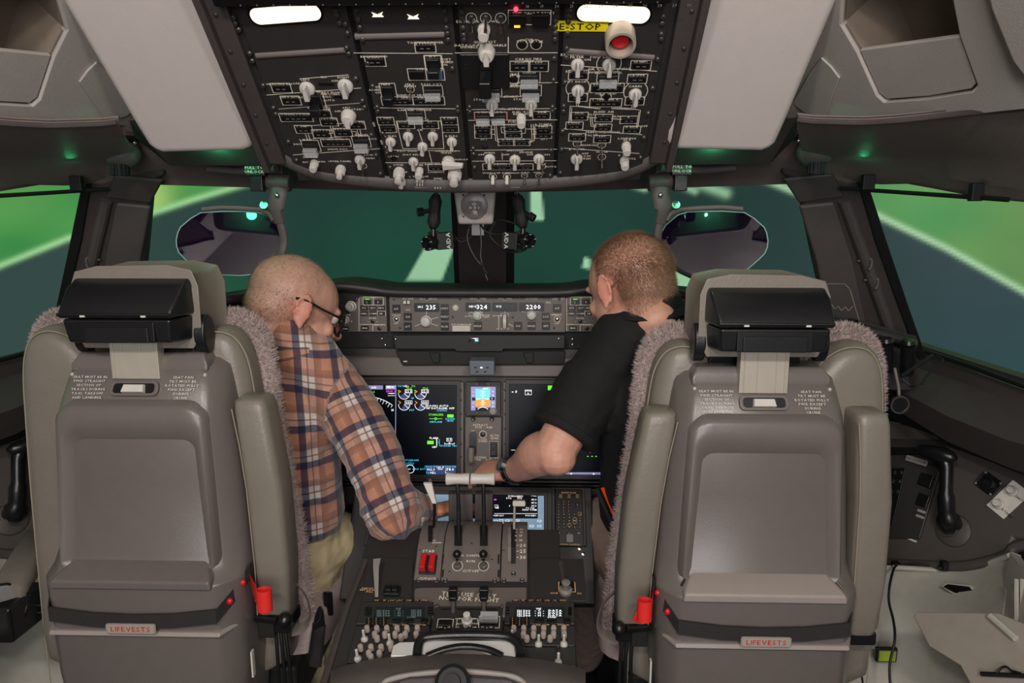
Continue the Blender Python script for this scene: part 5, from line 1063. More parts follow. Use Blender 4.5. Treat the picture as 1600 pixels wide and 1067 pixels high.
# thrust levers
for cx, side in ((716.5, 'left'), (756, 'right')):
    kx = 716 if side == 'left' else 754
    b0 = on_arc(cx, 845, -.03); top = P(kx-2 if side == 'left' else kx+1, 752, 1.30); md = P(cx, 800, 1.262); m = MB(); m.tube([b0, md, P(cx-.5,775,1.285), top], [(.0035,.0045)]*2+[(.0035,.0042)]*2, 8, upv=(0,1,0))
    lv = build(m, 'thrust_lever', 'lever_black', t, bevel=.0008)
    xa, xb = (697, 733.5) if side == 'left' else (736, 773); A, B = P(xa, 748, 1.30), P(xb, 748, 1.30)
    rr = [.0112,.0122,.0125,.0108,.0098,.0108,.0120,.0122,.011]; m = MB(); m.tube([A+(B-A)*x for x in (0,.03,.1,.3,.5,.7,.9,.97,1)], rr, 24)
    if side == 'left': m = MB().tube([A+(B-A)*x for x in (0,.03,.12,.35,.6,.85,.97,1)], [.0115,.0128,.0126,.0108,.0104,.0112,.0116,.011], 24)
    else: m = MB().tube([A+(B-A)*x for x in (0,.03,.12,.35,.6,.85,.97,1)], [.011,.0116,.0112,.0104,.0106,.0118,.0128,.0118], 24)
    build(m, 'grip', 'knob_white', lv, label='white spool-shaped lever grip')
    m = MB(); xc = (718+4) if side == 'left' else (756+0); g0, g1_ = (701, 739) if side == 'left' else (742, 770)
    m.loft([[P(g0,822,1.345),P(g1_,822,1.345),P(g1_,822,1.38),P(g0,822,1.38)], [P(g0,800,1.335),P(g1_,800,1.335),P(g1_,800,1.385),P(g0,800,1.385)], [P(g0,772,1.345),P(g1_,772,1.345),P(g1_,772,1.39),P(g0,772,1.39)], [P(g0+1,766,1.36),P(g1_-1,766,1.36),P(g1_-1,766,1.39),P(g0+1,766,1.39)]]); build(m, 'lever_shroud', 'trim_dark', t, bevel=.002)
# speed brake and flap levers
m = MB(); m.tube([on_arc(676,846,-.02), P(678,820,1.30), P(679,790,1.315), P(678,783,1.32)], [(.003,.005)]*4, 8, upv=(1,0,0)); sb = build(m, 'speedbrake_lever', 'lever_black', t)
m = MB(); A, B = P(679,786,1.315), P(668,754,1.33); m.loft([[A+V((dx,dy,0)) for dx, dy in ((-.0045,-.004),(.0045,-.004),(.0045,.004),(-.0045,.004))], [B+V((dx,dy,0)) for dx, dy in ((-.009,-.003),(.009,-.003),(.009,.005),(-.009,.005))]]); build(m, 'grip', 'paper_white', sb, bevel=.0015, label='flat ivory wedge grip')
m = MB(); m.tube([on_arc(803,828,-.02), P(803.5,812,1.285), P(804,790,1.30)], [(.0026,.004)]*3, 8, upv=(1,0,0)); fl_ = build(m, 'flap_lever', 'alu', t, label='metal flap lever')
c = P(811,786,1.30); m = MB(); m.plate(rrect(.026,.011,.003), -.006, .006, Matrix.Translation(c) @ Matrix.Rotation(R(80), 4, 'X')); build(m, 'grip', 'alu', fl_, bevel=.001, label='T-shaped metal grip')
leg = MB(Q.M)
for px_, py_, s in ((815,830,'10'),(815,834.5,'15'),(814,840,'17'),(814,847,'18'),(817,855,'20'),(817,864,'25'),(817,873.5,'30')):
    o = on_arc(px_, py_, .0035); th = math.atan2(*( [ (b[1]-a[1], b[0]-a[0]) for a, b in zip(prof[2:-1], prof[3:]) if a[0] <= o.y <= b[0] ] or [(.044,.055)])[0])
    Mt = Matrix.Translation(o) @ Matrix.Rotation(th, 4, 'X'); q = MB(Mt); q.text(s, (0,0), .0072 if py_ < 850 else .0100, .0008, None, 1.15); q.line((-.0115,0), (-.0085,0), .0012)
    leg.v += q.v; leg.f += [tuple(i+len(leg.v)-len(q.v) for i in f) for f in q.f]; leg.m += q.m
for x, y, s, z in ((463,556,'STAB',.0078),(455,737,'CUTOUT',.0062),(740,585,'FUEL CONTROL',.0062),(740,622,'RUN',.0068),(740,655,'.',.008),(740,686,'CUTOFF',.0068),(500,487,'UP',.0045)): leg.text(s, q3(x,y), z, .0030, None, 1.15)
for x in (653, 824): leg.arc(q3(x,652), .0098, 0, 360, .0010, 28, .0025)
leg.line(q3(488,497), q3(545,497), .0012)
build(leg, 'legends', 'legend', t, smooth=0)
leg = MB(Q.M); 
for x, y in ((545,755),(935,755)): pass
for x, y in ((395,745),(512,745),(573,746),(897,746),(958,746),(1077,745),(1020,702)): build(MB(Q.M @ Matrix.Translation((*q3(x,y),0))).lathe([(0,0),(.0045,0),(.0045,.002),(.003,.003),(0,.002)], 14), 'fastener', 'fastener', t)
for x, y in ((405,548),(600,690),(878,610),(745,505),(955,550),(512,525)): build(MB(Q.M).ell((*q3(x,y),.0005), (.0025,.0025,.0012), 10), 'screw', 'fastener', t)
u, v = q3(460, 645); build(MB(Q.M).box((u,v,.002),(.032,.038,.004)), 'cutout_base', 'button_black', t, bevel=.001)
for x in (430, 488):
    u, v = q3(x, 640); m = MB(Q.M); m.loft([[(u-.0058,v-.016,.004),(u+.0058,v-.016,.004),(u+.0058,v+.020,.004),(u-.0058,v+.020,.004)], [(u-.0052,v-.013,.020),(u+.0052,v-.013,.020),(u+.005,v+.019,.010),(u-.005,v+.019,.010)]]); build(m, 'cutout_switch_guard', 'red_plastic', t, bevel=.0012, label='red switch guard')
for x in (652, 824):
    m = MB(Q.M @ Matrix.Translation((*q3(x,650),0))); m.lathe([(0,0),(.007,0),(.006,.005),(0,.005)], 18); m.tube([(0,0,.003),(0,.006,.016)], [.003,.003], 10); b = build(m, 'fuel_switch', 'steel', t)
    build(MB(Q.M @ Matrix.Translation((*q3(x,650),0))).ell((0,.013,.024), (.0082,.0082,.0088), 20), 'knob', 'lever_black', b)
for x in (556, 922):
    m = MB(Q.M); m.box((*q3(x,605),.001), (.003,.018,.002)); m.box((*q3(x,700),.001), (.003,.014,.002)); build(m, 'edge_latch', 'button_black', t)
# skirt with the test notice
_b = AP.hit(735,962)+V((0,0,.007)); SK_ = plane3(P(650,918,1.168), P(825,918,1.168), _b)
def q4(x, y): return SK_.uv(520+x/3.81, 900+y/3.81)
m = MB(SK_.M); m.plate([q4(*p) for p in ((485,66),(1155,64),(1155,240),(485,240))], -.01, 0); sk = build(m, 'lower_skirt', 'panel_grey', t, bevel=.002)
m = MB(SK_.M); m.text('TEST USE ONLY', q4(812,112), .0135, .0008, None, .95); m.text('NOT FOR FLIGHT', q4(812,138), .0135, .0008, None, .95); build(m, 'notice_text', 'legend', sk, smooth=0)
for x in (717, 900):
    A, B, C_2 = AP.at(*AP.uv(520+x/3.81, 963), 0), P(520+x/3.81, 948, 1.115), P(520+x/3.81, 926, 1.125)
    m = MB(); m.tube([A, B+V((0,0,.0)), C_2-V((0,0,.01))], [(.004,.006)]*3, 8, upv=(1,0,0)); l_ = build(m, 'alternate_lever', 'trim_mid', t)
    m = MB(); m.box((0,0,0), (.016,.016,.020), Matrix.Translation(C_2)); m.box((0,-.002,-.008), (.013,.016,.008), Matrix.Translation(C_2)); build(m, 'black_grip', 'lever_black', l_, bevel=.002)
# ------------------------------------------------ radio panels
def cap(t, x, y, sc, pl, kind='round'):
    m = MB(pl.M @ Matrix.Translation((*q2(x,y),0)) @ Matrix.Rotation(R(0), 4, 'X'))
    if kind == 'round':
        m.lathe([(0,0),(.0040*sc,0),(.0040*sc,.008*sc),(0,.008*sc)], 14); m.mi = 1; m.lathe([(0,.007*sc),(.0050*sc,.007*sc),(.0050*sc,.015*sc),(.0040*sc,.0175*sc),(0,.018*sc)], 14); build(m, 'volume_knob', ['button_black','warm_knob'], t)
    else:
        m.lathe([(0,0),(.0065*sc,0),(.006*sc,.006),(.0028*sc,.010),(.0022*sc,.026*sc),(0,.027*sc)], 14); build(m, 'pointer_knob', 'knob_white', t)
mat('warm_knob', (164,152,143), .35)
for k, (off, label) in enumerate(((0, 'radio tuning panel with small screen and rows of pale knobs, left side of pedestal'), (868, 'radio tuning panel with small screen and rows of pale knobs, right side of pedestal'))):
    t = thing('radio_panel', A3.at(*q2(380+off, 300)), label, 'radio')
    m = MB(A3.M); m.plate([q2(*p) for p in (((175,165),(600,165),(580,298),(140,298)) if not k else ((1030,165),(1435,165),(1440,298),(1022,298)))], -.003, .006); build(m, 'tuner_face', 'panel_dark', t, bevel=.0015)
    m = MB(A3.M); m.plate([q2(*p) for p in (((138,303),(578,303),(560,520),(85,520)) if not k else ((1020,303),(1440,303),(1443,420),(1015,420)))], -.003, .003); build(m, 'audio_face', 'panel_dark', t, bevel=.0015)
    if k: m = MB(A3.M); m.plate([q2(*p) for p in ((1060,428),(1444,428),(1448,545),(1060,545))], -.003, .003); build(m, 'lower_face', 'panel_dark', t, bevel=.0015)
    A4 = Plane(A3.at(0,0,.006), A3.u, A3.v); leg = MB(A4.M); q5 = lambda x, y: A4.uv(520+x/3.81, 900+y/3.81)
    sx = 0 if not k else 835
    c = [q5(*p) for p in ((258+sx,188),(548+sx,188),(545+sx,256),(240+sx,256))]; m = MB(A4.M); m.plate(c, 0, .002); s_ = build(m, 'screen_glass', 's_lcd', t)
    m = MB(A4.M); m.mi = 0
    for y in (212,226,240):
        for x, tx_, al in ((262,'121.500','l'),(395,'- C -' if y < 220 else '- H -','c'),(530,('121.55' if not k else 'DATA'),'r')): m.text(tx_, q5(x+sx,y), .0060, .0026, None, 1.3, 0, al)
    m.text('VHF', q5(390+sx,200), .005, .0026); m.text('LOAD', q5(470+sx,250), .005, .0026); build(m, 'screen_text', 's_dim' if not k else 's_white', s_, smooth=0)
    for x in (200, 222, 575, 590) if not k else (1040, 1050, 1412, 1412):
        for y in (196,213,230): 
            if k and x in (1050,): continue
            build(MB(A4.M).box((*q5(x,y),.001), (.0055,.005,.003)), 'line_key', 'button_black', t, bevel=.0004)
    for x in ((215,260,305) if not k else (1070,1112,1155)):
        for y in (260,273,286,297): build(MB(A4.M).box((*q5(x,y),.0015), (.0095,.0048,.004)), 'key', 'button_black', t, bevel=.0004); leg.text('5', q5(x,y), .0035, .004)
    for x, y, w_ in ((380,272,.016),(545,265,.012),(545,275,.012),(437,275,.008),(467,272,.008)): build(MB(A4.M).box((*q5(x+(0 if not k else 850),y),.0015), (w_,.006,.004)), 'key', 'button_black', t, bevel=.0004)
    for x, y, s in ((380,293,'PNL 1'),(425,292,'OFF'),(520,292,'SWITCH')): leg.text(s, q5(x+(0 if not k else 850),y), .0048)
    build(leg, 'legends', 'legend_amber', t, smooth=0)
    leg = MB(A3.M)
    if not k: rd = [(x,327) for x in (208,267,326,386,445,507)]+[(x,362) for x in (255,315,375,435,500)]+[(268,385),(410,378)]+[(x,440) for x in (170,232,292,350)]+[(x,475) for x in (220,282)]+[(232,497)]; tl = [(190,372),(342,395),(150,488)]
    else: rd = [(x,327) for x in (1078,1137,1196,1255,1314,1374)]+[(x,362) for x in (1135,1195,1253,1313,1376)]+[(1155,385),(1293,385)]; tl = [(1068,372),(1225,400),(1375,400)]
    for x, y in rd: cap(t, x, y+14, 1.0, A3); leg.line(q2(x-14,y+30), q2(x+14,y+30), .0010)
    for x, y in tl: cap(t, x, y+12, 1.0, A3, 'tall'); leg.text('V', q2(x-25,y+12), .005); leg.text('R', q2(x+25,y+12), .005)
    if k:
        m = MB(A3.M @ Matrix.Translation((*q2(1340,480),0))); m.lathe([(0,0),(.004,0),(.004,.003),(0,.003)], 12); m.tube([(0,0,.002),(0,.006,.018)], [.0018,.0024], 10); build(m, 'toggle_switch', 'steel', t); leg.arc(q2(1340,482), .0062, 0, 360, .0012, 20)
        cap(t, 1342, 520, 1.0, A3, 'tall')
        for x, y, s in ((1305,463,'OBS'),(1375,463,'AUDIO'),(1300,484,'ENT'),(1385,484,'NORM'),(1375,518,'FLT INT')): leg.text(s, q2(x,y), .005)
    build(leg, 'legends', 'legend_amber', t, smooth=0)
    # row of tiny selector buttons above each radio
    for i in range(7):
        x = (262+i*48) if not k else (1087+i*47); u, v = q2(x, 160); b = build(MB(A3.M).box((u,v,.003), (.0115,.0045,.006)), 'selector_button', 'button_black', t, bevel=.0005)
        m = MB(A3.M); m.text(('VHF','HF','SAT','FLT','CAB','PA','SPKR')[i], (u,v+.0005), .0038, .0066, None, 1.2); build(m, 'button_text', 'legend_amber', b, smooth=0)
t = thing('transponder_panel', A3.at(*q2(810,330)), 'small centre pedestal panel with pale rotary knob and clear switch guard', 'control panel')
m = MB(A3.M); m.plate([q2(*p) for p in ((610,185),(1015,185),(1010,345),(580,345))], -.003, .003); build(m, 'panel_face', 'panel_dark', t, bevel=.0015)
m = MB(A3.M); m.plate([q2(*p) for p in ((575,350),(1010,350),(1010,365),(570,365))], -.003, .005); build(m, 'lower_strip', 'button_black', t, bevel=.0015)
leg = MB(A3.M); u, v = q2(670,290); build(MB(A3.M).box((u,v,.004),(.022,.013,.006)), 'push_button', 'button_black', t, bevel=.001); leg.rect((u,v), .027,.018,.0010,.0036)
u, v = q2(800,280); m = MB(A3.M @ Matrix.Translation((u,v,.003))); m.lathe([(0,0),(.0095,0),(.0095,.005),(.0065,.007),(.006,.020),(0,.021)], 20); build(m, 'rotary_knob', 'knob_white', t); leg.path([q2(735,305),q2(742,262),q2(862,262),q2(868,305)], .0010, .0036); leg.path([q2(742,262),q2(600+130,262)], .001,.0036)
u, v = q2(932,275); b = build(MB(A3.M).box((u,v,.005),(.030,.018,.008)), 'guarded_switch', 'button_black', t, bevel=.001); build(MB(A3.M).box((u,v,.014),(.031,.016,.010)), 'clear_guard', 'glass_clear', b, bevel=.001); leg.rect((u,v-.002), .036,.024,.0010,.0036)
for i in range(7): u, v = q2(643+i*50, 322); build(MB(A3.M).box((u,v,.005), (.0115,.0050,.005)), 'push_button', 'button_black', t, bevel=.0005); leg.text(('VHF','HF','SAT','FLT','CAB','PA','SPK')[i], (u,v), .0036, .0080)
for x, y, s in ((672,265,'HF SENS'),(770,262,'TCAS'),(830,262,'XPDR'),(770,292,'ALT OFF'),(840,290,'TA/RA'),(800,306,'MODE')): leg.text(s, q2(x,y), .0044, .0036)
build(leg, 'legends', 'legend', t, smooth=0)
for x, y in ((612,190),(625,185),(1008,188),(592,350),(1000,352),(965,350)): build(MB(A3.M).ell((*q2(x,y),.004), (.003,.003,.002), 10), 'fastener', 'fastener', t)
m = MB(A3.M)
for x0, x1 in ((650,710),(745,880),(918,980)): m.line(q2(x0,205), q2(x1,205), .0022, .0036)
build(m, 'slots', 'button_black', t, smooth=0)
# printer: chrome framed lid with black handle arc at the rear end of the pedestal
PR = plane3(P(610,1028,1.0), P(815,1028,1.0), P(700,1000,1.03))
def q6(x, y): return PR.uv(520+x/3.81, 900+y/3.81)
t = thing('printer_lid', PR.at(*q6(730,490)), 'chrome plate with glossy black curved handle frame at the rear end of the pedestal', 'lid')
m = MB(PR.M); m.plate([q6(*p) for p in ((345,490),(362,425),(400,405),(500,403),(498,490))], 0, .006); build(m, 'side_plate', 'chrome_plate', t, bevel=.0015, label='bright metal left plate')
m = MB(PR.M); m.plate([q6(*p) for p in ((500,490),(520,410),(560,388),(1040,388),(1080,408),(1090,490))], -.002, .003); build(m, 'metal_plate', 'chrome_plate', t, bevel=.0015, label='bright metal plate')
m = MB(); m.tube(smoothpts([PR.at(*q6(*p), .008) for p in ((505,492),(515,420),(545,385),(620,372),(780,366),(940,368),(1040,378),(1090,405),(1112,440),(1118,492))], 5), [(.007,.008)]*46, 12); build(m, 'outer_frame', 'black_plastic', t)
m = MB(); m.tube(smoothpts([PR.at(*q6(*p), .006) for p in ((560,490),(640,458),(720,438),(790,432),(860,437),(940,455),(1010,488))], 5), [(.005,.006)]*31, 12); build(m, 'inner_handle', 'black_plastic', t)
m = MB(PR.M); m.plate([q6(*p) for p in ((610,490),(680,464),(790,446),(880,460),(960,490))], .003, .0045); build(m, 'paper_slot', 'panel_grey', t)
# rear housing with round knob, nearest the camera
t = thing('rear_housing', (0, .93, .5), 'dark grey arched housing with round black knob at the bottom centre edge', 'housing')
rows = []
for py_a, yy in ((0, 1.0), (14, .965), (40, .93), (80, .915), (200, .90)):
    rows.append([P(a, b+py_a, yy) for a, b in ((516,1048),(545,1038),(580,1030),(640,1023),(715,1021),(790,1024),(850,1031),(885,1038),(915,1047))])
m = MB(); strip(m, rows, .015); build(m, 'shell', 'trim_mid', t, smooth=60)
m = MB(); m.tube(smoothpts([P(*p) for p in ((598,1075,.925),(604,1064,.935),(640,1055,.94),(715,1049,.945),(790,1055,.94),(815,1064,.935),(822,1075,.925))], 5), .0045, 10); build(m, 'inner_rim', 'shell_grey_light', t)
m = MB(); m.prism([P(*p) for p in ((606,1070,.93),(640,1058,.938),(715,1053,.943),(790,1058,.938),(815,1070,.93),(815,1150,.90),(606,1150,.90))], V((0,-.004,.003))); build(m, 'inner_face', 'black_matte', t)
c = P(708,1068,.915); ax = V((0,-.75,.65)); m = MB(Matrix.Translation(c) @ ax.to_track_quat('Z','Y').to_matrix().to_4x4()); m.lathe([(0,-.01),(.023,-.01),(.0265,0),(.0265,.010),(.021,.014),(.013,.014),(.012,.022),(0,.023)], 32); build(m, 'round_knob', 'rubber', t)
# ------------------------------------------------ crew seats
mat('headrest_black', (26,26,28), .3, bump=.12, bscale=600)
def offset_ring(pts, k, y):   # pts (x,z) outline moved inwards by k
    n = len(pts); out = []
    for i in range(n):
        a, b, c = V(pts[i-1]+(0,)), V(pts[i]+(0,)), V(pts[(i+1) % n]+(0,)); d = (c-a).normalized(); nn = V((-d.y, d.x, 0)); q = b+nn*k; out.append((q.x, y, q.y))
    return out
def make_seat(xc, yc, zo, s, side, label, hz=0, bz=0):
    T = Matrix.Translation((xc, yc, zo)) @ Matrix.Diagonal((s, 1, 1, 1)); Tn = Matrix.Translation((xc, yc, zo))
    def B(): return MB(T)
    NOW = ('red_pull_loop','backrest_cushion','sheepskin_cover','armrest_cushion','seam','armrest_bracket')
    WX, WY = [0,.30,.585,.612,.683,.742,1.05], [0,.38,.662,.690,.762,.790,1.05]
    def bd(mb, *a, **k):
        n = a[0]
        if n not in NOW: mb.v = [V((v.x, v.y, zo+float(np.interp(v.z-zo, WX, WY)) if v.z-zo < 1.05 else v.z)) for v in mb.v]
        if n in ('backrest_cushion','sheepskin_cover') or (n == 'seam' and a[2].name.startswith('backrest')): mb.v = [v+V((.025 if s > 0 else -.033,0,bz)) for v in mb.v]
        if n.startswith(('headrest_c','headrest_h','headrest_b','hood','box_','catch','side_adj','lower_br')): mb.v = [v+V((0,0,hz)) for v in mb.v]
        if s < 0: mb.f = [tuple(reversed(f)) for f in mb.f]
        return build(mb, *a, **k)
    t = thing('pilot_seat', (xc, yc+.1, 0), label, 'seat', )
    # shell by horizontal sections
    m = B(); lv = [(.30,.300,.25,-.060),(.50,.345,.285,-.070),(.672,.350,.286,-.072),(.690,.346,.284,-.050),(.74,.342,.280,-.034),(.90,.326,.268,-.026),(1.02,.308,.258,-.022),(1.048,.302,.252,-.018),(1.085,.292,.240,.000),(1.112,.282,.230,.014),(1.124,.262,.205,.028)]
    m.loft([[(-w_/2,.085,z),(-w_/2,y+.045,z),(-w_/2+.006,y+.030,z),(-wc/2-.004,y+.006,z),(-wc/2+.008,y,z),(wc/2-.008,y,z),(wc/2+.004,y+.006,z),(w_/2-.006,y+.030,z),(w_/2,y+.045,z),(w_/2,.085,z)] for z, w_, wc, y in lv])
    shell = bd(m, 'back_shell', 'shell_grey', t, smooth=50, bevel=.004, bseg=2)
    # raised frame around a recessed panel
    def rr(w_, z0, z1, r, y0, wb=None):
        pts = rrect(w_, z1-z0, r, 5, (0, (z0+z1)/2)); wb = wb or w_
        return [(x*(wb/w_+(1-wb/w_)*((z-z0)/(z1-z0))), y0(z) if callable(y0) else y0, z) for x, z in pts]
    back = lambda d: (lambda z: -.018-(1.05-z)*.045+d)
    m = B(); m.loft([rr(.262,.690,1.066,.034,back(.02),.288), rr(.256,.692,1.058,.034,back(-.008),.282), rr(.244,.694,1.048,.032,back(-.016),.272), rr(.226,.700,1.004,.026,back(-.014),.256), rr(.196,.704,.972,.018,back(.006),.226), rr(.190,.706,.967,.016,back(.009),.220)], False)
    k = len(m.v)-24; m.f.append(tuple(range(k, k+24))); m.m.append(0); bd(m, 'raised_frame', 'shell_grey', t, smooth=55)
    m = B(); m.loft([[(-.108,-.022,.742),(.108,-.022,.742),(.110,.0,.742),(-.110,.0,.742)], [(-.137,-.078,.683),(.137,-.078,.683),(.137,.0,.683),(-.137,.0,.683)], [(-.139,-.078,.668),(.139,-.078,.668),(.139,.0,.668),(-.139,.0,.668)]]); bd(m, 'sloping_ledge', 'shell_grey_light' if s > 0 else 'shell_grey', t, bevel=.004, bseg=3)  # right ledge: brighter light on it put into a paler grey
    if s > 0: m = B(); m.tube([(-.138,-.055,.69),(-.112,-.026,.745),(.112,-.026,.745),(.138,-.055,.69)], .0022, 6); bd(m, 'ledge_gap', 'button_black', t)
    # lower lid crease and side body
    m = B(); m.loft([[(-.148,-.080,.585),(.148,-.080,.585),(.168,-.04,.585),(-.168,-.04,.585)], [(-.148,-.076,.592),(.148,-.076,.592),(.168,-.036,.592),(-.168,-.036,.592)]]); bd(m, 'crease', 'shell_grey_light', t, bevel=.002)
    # webbing strap with badge
    zz_ = .622; pth = [(.176,.02,.642),(.168,-.035,.630),(.145,-.074,zz_),(.07,-.076,zz_-.008),(0,-.077,zz_-.010),(-.07,-.076,zz_-.008),(-.145,-.074,zz_),(-.166,-.040,zz_+.024),(-.180,-.005,zz_+.048)]
    m = B(); hh = .0125
    for a, b in zip(pth[:-1], pth[1:]):
        a, b = V(a), V(b); m.loft([[a+V((0,-.0,-hh)), a+V((0,-.0,hh)), a+V((0,-.004,hh)), a+V((0,-.004,-hh))], [b+V((0,0,-hh)), b+V((0,0,hh)), b+V((0,-.004,hh)), b+V((0,-.004,-hh))]])
    st = bd(m, 'webbing_strap', 'webbing', t, smooth=0)
    for q in ((-.160,-.056,zz_+.016), (-.173,-.030,zz_+.036)): m = B(); m.ell(q, (.006,.005,.006), 12); bd(m, 'red_rivet', 'red_plastic', st)
    lc = P(1007,953,1.085) if s > 0 else P(413,937,1.055); m = MB(Matrix.Translation(lc) @ Matrix.Diagonal((1,.8,1,1))); m.lathe([(.0115,-.019),(.0130,-.019),(.0130,.019),(.0115,.019),(.0115,-.019)], 24)
    a_ = lc+V((s*.012,0,.0)); b_ = Tn @ V((s*-.176,-.008,.728)); m.M = Matrix(); m.loft([[a_+V((0,dy,dz)) for dy, dz in ((0,-.018),(.002,-.018),(.002,.019),(0,.019))], [b_+V((0,dy,dz)) for dy, dz in ((0,-.008),(.002,-.008),(.002,.012),(0,.012))]])
    build(m, 'red_pull_loop', 'red_fabric', t, smooth=40, label='red fabric pull loop')
    bc = Tn @ V((.0 if s < 0 else .003, -.0825, .680)); BPl = Plane(bc, (1,0,0), (0,0,1)); m = MB(BPl.M); m.plate(rrect(.086,.0185,.004), 0, .003); bg = build(m, 'badge', 'shell_grey_light', t, bevel=.0006)
    m = MB(BPl.M); m.plate(rrect(.081,.0145,.003), .003, .0034); build(m, 'badge_inset', 'alu', bg); m = MB(BPl.M); m.text('LIFEVESTS', (0,0), .0125, .0038, None, 1.12); build(m, 'badge_text', 'red_paint', bg, smooth=0)
    # top deck: lip, switch, printed notices
    m = B(); m.loft([[(-.120,.012,1.104),(.120,.012,1.104),(.120,.08,1.104),(-.120,.08,1.104)], [(-.120,.012,1.118),(.120,.012,1.118),(.120,.08,1.118),(-.120,.08,1.118)], [(-.110,.024,1.137),(.110,.024,1.137),(.110,.08,1.137),(-.110,.08,1.137)]]); bd(m, 'top_lip', 'shell_grey', t, bevel=.005, bseg=3)
    a, b = Tn @ V((0,-.018,1.048)), Tn @ V((0,.014,1.112)); TP = Plane((a+b)/2, (1,0,0), b-a); TP = Plane(TP.at(0,0,.0035), TP.u, TP.v); leg = MB(TP.M)
    leg.text('FORE/AFT SWITCH', (0,.020), .0066, .001, None, 1.25)
    for i, tx_ in enumerate(('SEAT MUST BE IN','FWD STRAIGHT','SECTION OF','TRACKS DURING','TAXI, TAKEOFF','AND LANDING')): leg.text(tx_, (-.080,.018-i*.0072), .0060, .001, None, 1.15)
    for i, tx_ in enumerate(('SEAT PAN','TILT MUST BE','ROTATED FULLY','FWD EXCEPT','DURING','CRUISE')): leg.text(tx_, (.082,.018-i*.0072), .0060, .001, None, 1.15)
    build(leg, 'printed_notice', 'paper_white', t, smooth=0)
    m = MB(TP.M); m.ring([(-.044,-.014),(.044,-.014),(.040,.010),(-.032,.010)] and rrect(.084,.026,.009,4,(0,-.002)), rrect(.072,.017,.006,4,(0,-.002)), -.002, .004); sw = build(m, 'switch_rim', 'shell_grey', t, bevel=.001)
    m = MB(TP.M); m.plate(rrect(.074,.019,.006,4,(0,-.002)), -.001, .001); build(m, 'switch_well', 'button_black', sw)
    m = MB(TP.M); m.loft([[(-.020,-.010,.001),(.020,-.010,.001),(.018,.005,.001),(-.018,.005,.001)], [(-.019,-.009,.008),(.019,-.009,.008),(.017,.004,.006),(-.017,.004,.006)]]); m.loft([[(-.004,-.009,.006),(.004,-.009,.006),(.0,.0035,.006)], [(-.004,-.009,.0065),(.004,-.009,.0065),(0,.0035,.0065)]]); build(m, 'rocker', 'paper_white', sw, bevel=.001, label='white rocker')
    for x in (-.115,.118): m = B(); m.ell((x,.012,1.100), (.004,.004,.004), 10); bd(m, 'screw', 'alu', t)
    # headrest post
    m = B(); m.box((.0,.012,1.155), (.083,.022,.12)); m.box((-.012,.0005,1.155), (.002,.002,.118)); m.box((.020,.0005,1.155), (.002,.002,.118)); m.box((-.034,.0005,1.155), (.002,.002,.118)); m.box((.036,.0005,1.155), (.003,.003,.118)); bd(m, 'headrest_post', 'alu', t, bevel=.0012, label='brushed metal headrest post')
    # headrest: leather cushion, black hood and box, side adjusters
    hp_ = [(-.095,1.175),(-.103,1.20),(-.103,1.275),(-.097,1.296),(-.06,1.303),(.06,1.301),(.096,1.293),(.103,1.272),(.104,1.20),(.096,1.175)]
    m = B(); m.loft([offset_ring(hp_, .010, .020), offset_ring(hp_, .002, .026), offset_ring(hp_, 0, .045), offset_ring(hp_, 0, .10), offset_ring(hp_, .012, .12)]); hc = bd(m, 'headrest_cushion', 'leather', t, smooth=60, bevel=.004, bseg=3)
    m = B(); m.loft([[(-.098,.045,1.288),(.098,.045,1.288),(.098,.014,1.288),(-.098,.014,1.288)], [(-.102,.045,1.280),(.102,.045,1.280),(.098,-.012,1.272),(-.098,-.012,1.272)], [(-.104,.045,1.24),(.104,.045,1.24),(.094,-.042,1.240),(-.094,-.042,1.240)], [(-.104,.045,1.228),(.104,.045,1.228),(.094,-.046,1.228),(-.094,-.046,1.228)]]); hd = bd(m, 'headrest_hood', 'headrest_black', t, bevel=.005, bseg=3)
    m = B(); m.tube([(-.093,-.044,1.234),(.093,-.044,1.234)], .0030, 8); bd(m, 'hood_lip', 'headrest_black', hd)
    m = B(); m.loft([[(-.090,-.040,1.226),(.090,-.040,1.226),(.101,.045,1.226),(-.101,.045,1.226)], [(-.086,-.034,1.186),(.086,-.034,1.186),(.098,.045,1.182),(-.098,.045,1.182)]]); bx = bd(m, 'headrest_box', 'headrest_black', t, bevel=.005, bseg=3)
    m = B(); m.box((0,-.0375,1.204), (.125,.006,.034)); bd(m, 'box_inset', 'button_black', bx, bevel=.002); m = B(); m.box((.0,-.040,1.200), (.106,.005,.026)); bd(m, 'box_panel', 'headrest_black', bx, bevel=.002)
    for x in (-.050,.050): m = B(); m.box((x,-.046,1.232), (.008,.003,.003)); bd(m, 'catch', 'paper_white', hd)
    for x in (-.106,.106): m = B(); m.tube([(x-.010,.040,1.190),(x+.010,.040,1.190)], [(.034,.022)]*2, 20, upv=(0,0,1)); bd(m, 'side_adjuster', 'headrest_black', t, bevel=.004, bseg=3)
    m = B(); m.loft([[(-.075,.05,1.18),(.075,.05,1.18),(.06,.09,1.18),(-.06,.09,1.18)], [(-.085,.055,1.150),(.085,.055,1.150),(.07,.09,1.15),(-.07,.09,1.15)], [(-.06,.06,1.135),(.06,.06,1.135),(.05,.09,1.135),(-.05,.09,1.135)]]); bd(m, 'lower_bracket', 'headrest_black', t, bevel=.005)
    # leather backrest with shoulder lobes
    half = [(0,1.085),(.045,1.095),(.075,1.120),(.100,1.158),(.130,1.182),(.165,1.190),(.196,1.180),(.216,1.150),(.226,1.10),(.232,1.02),(.240,.88),(.246,.72),(.250,.58),(.250,.46)]
    ol = [(-x*(1-.09*min(1, max(0, (z-.75)/.25))), z) for x, z in half[::-1]]+half[1:]; ol = ol[::-1]   # clockwise -> reversed so inward is positive
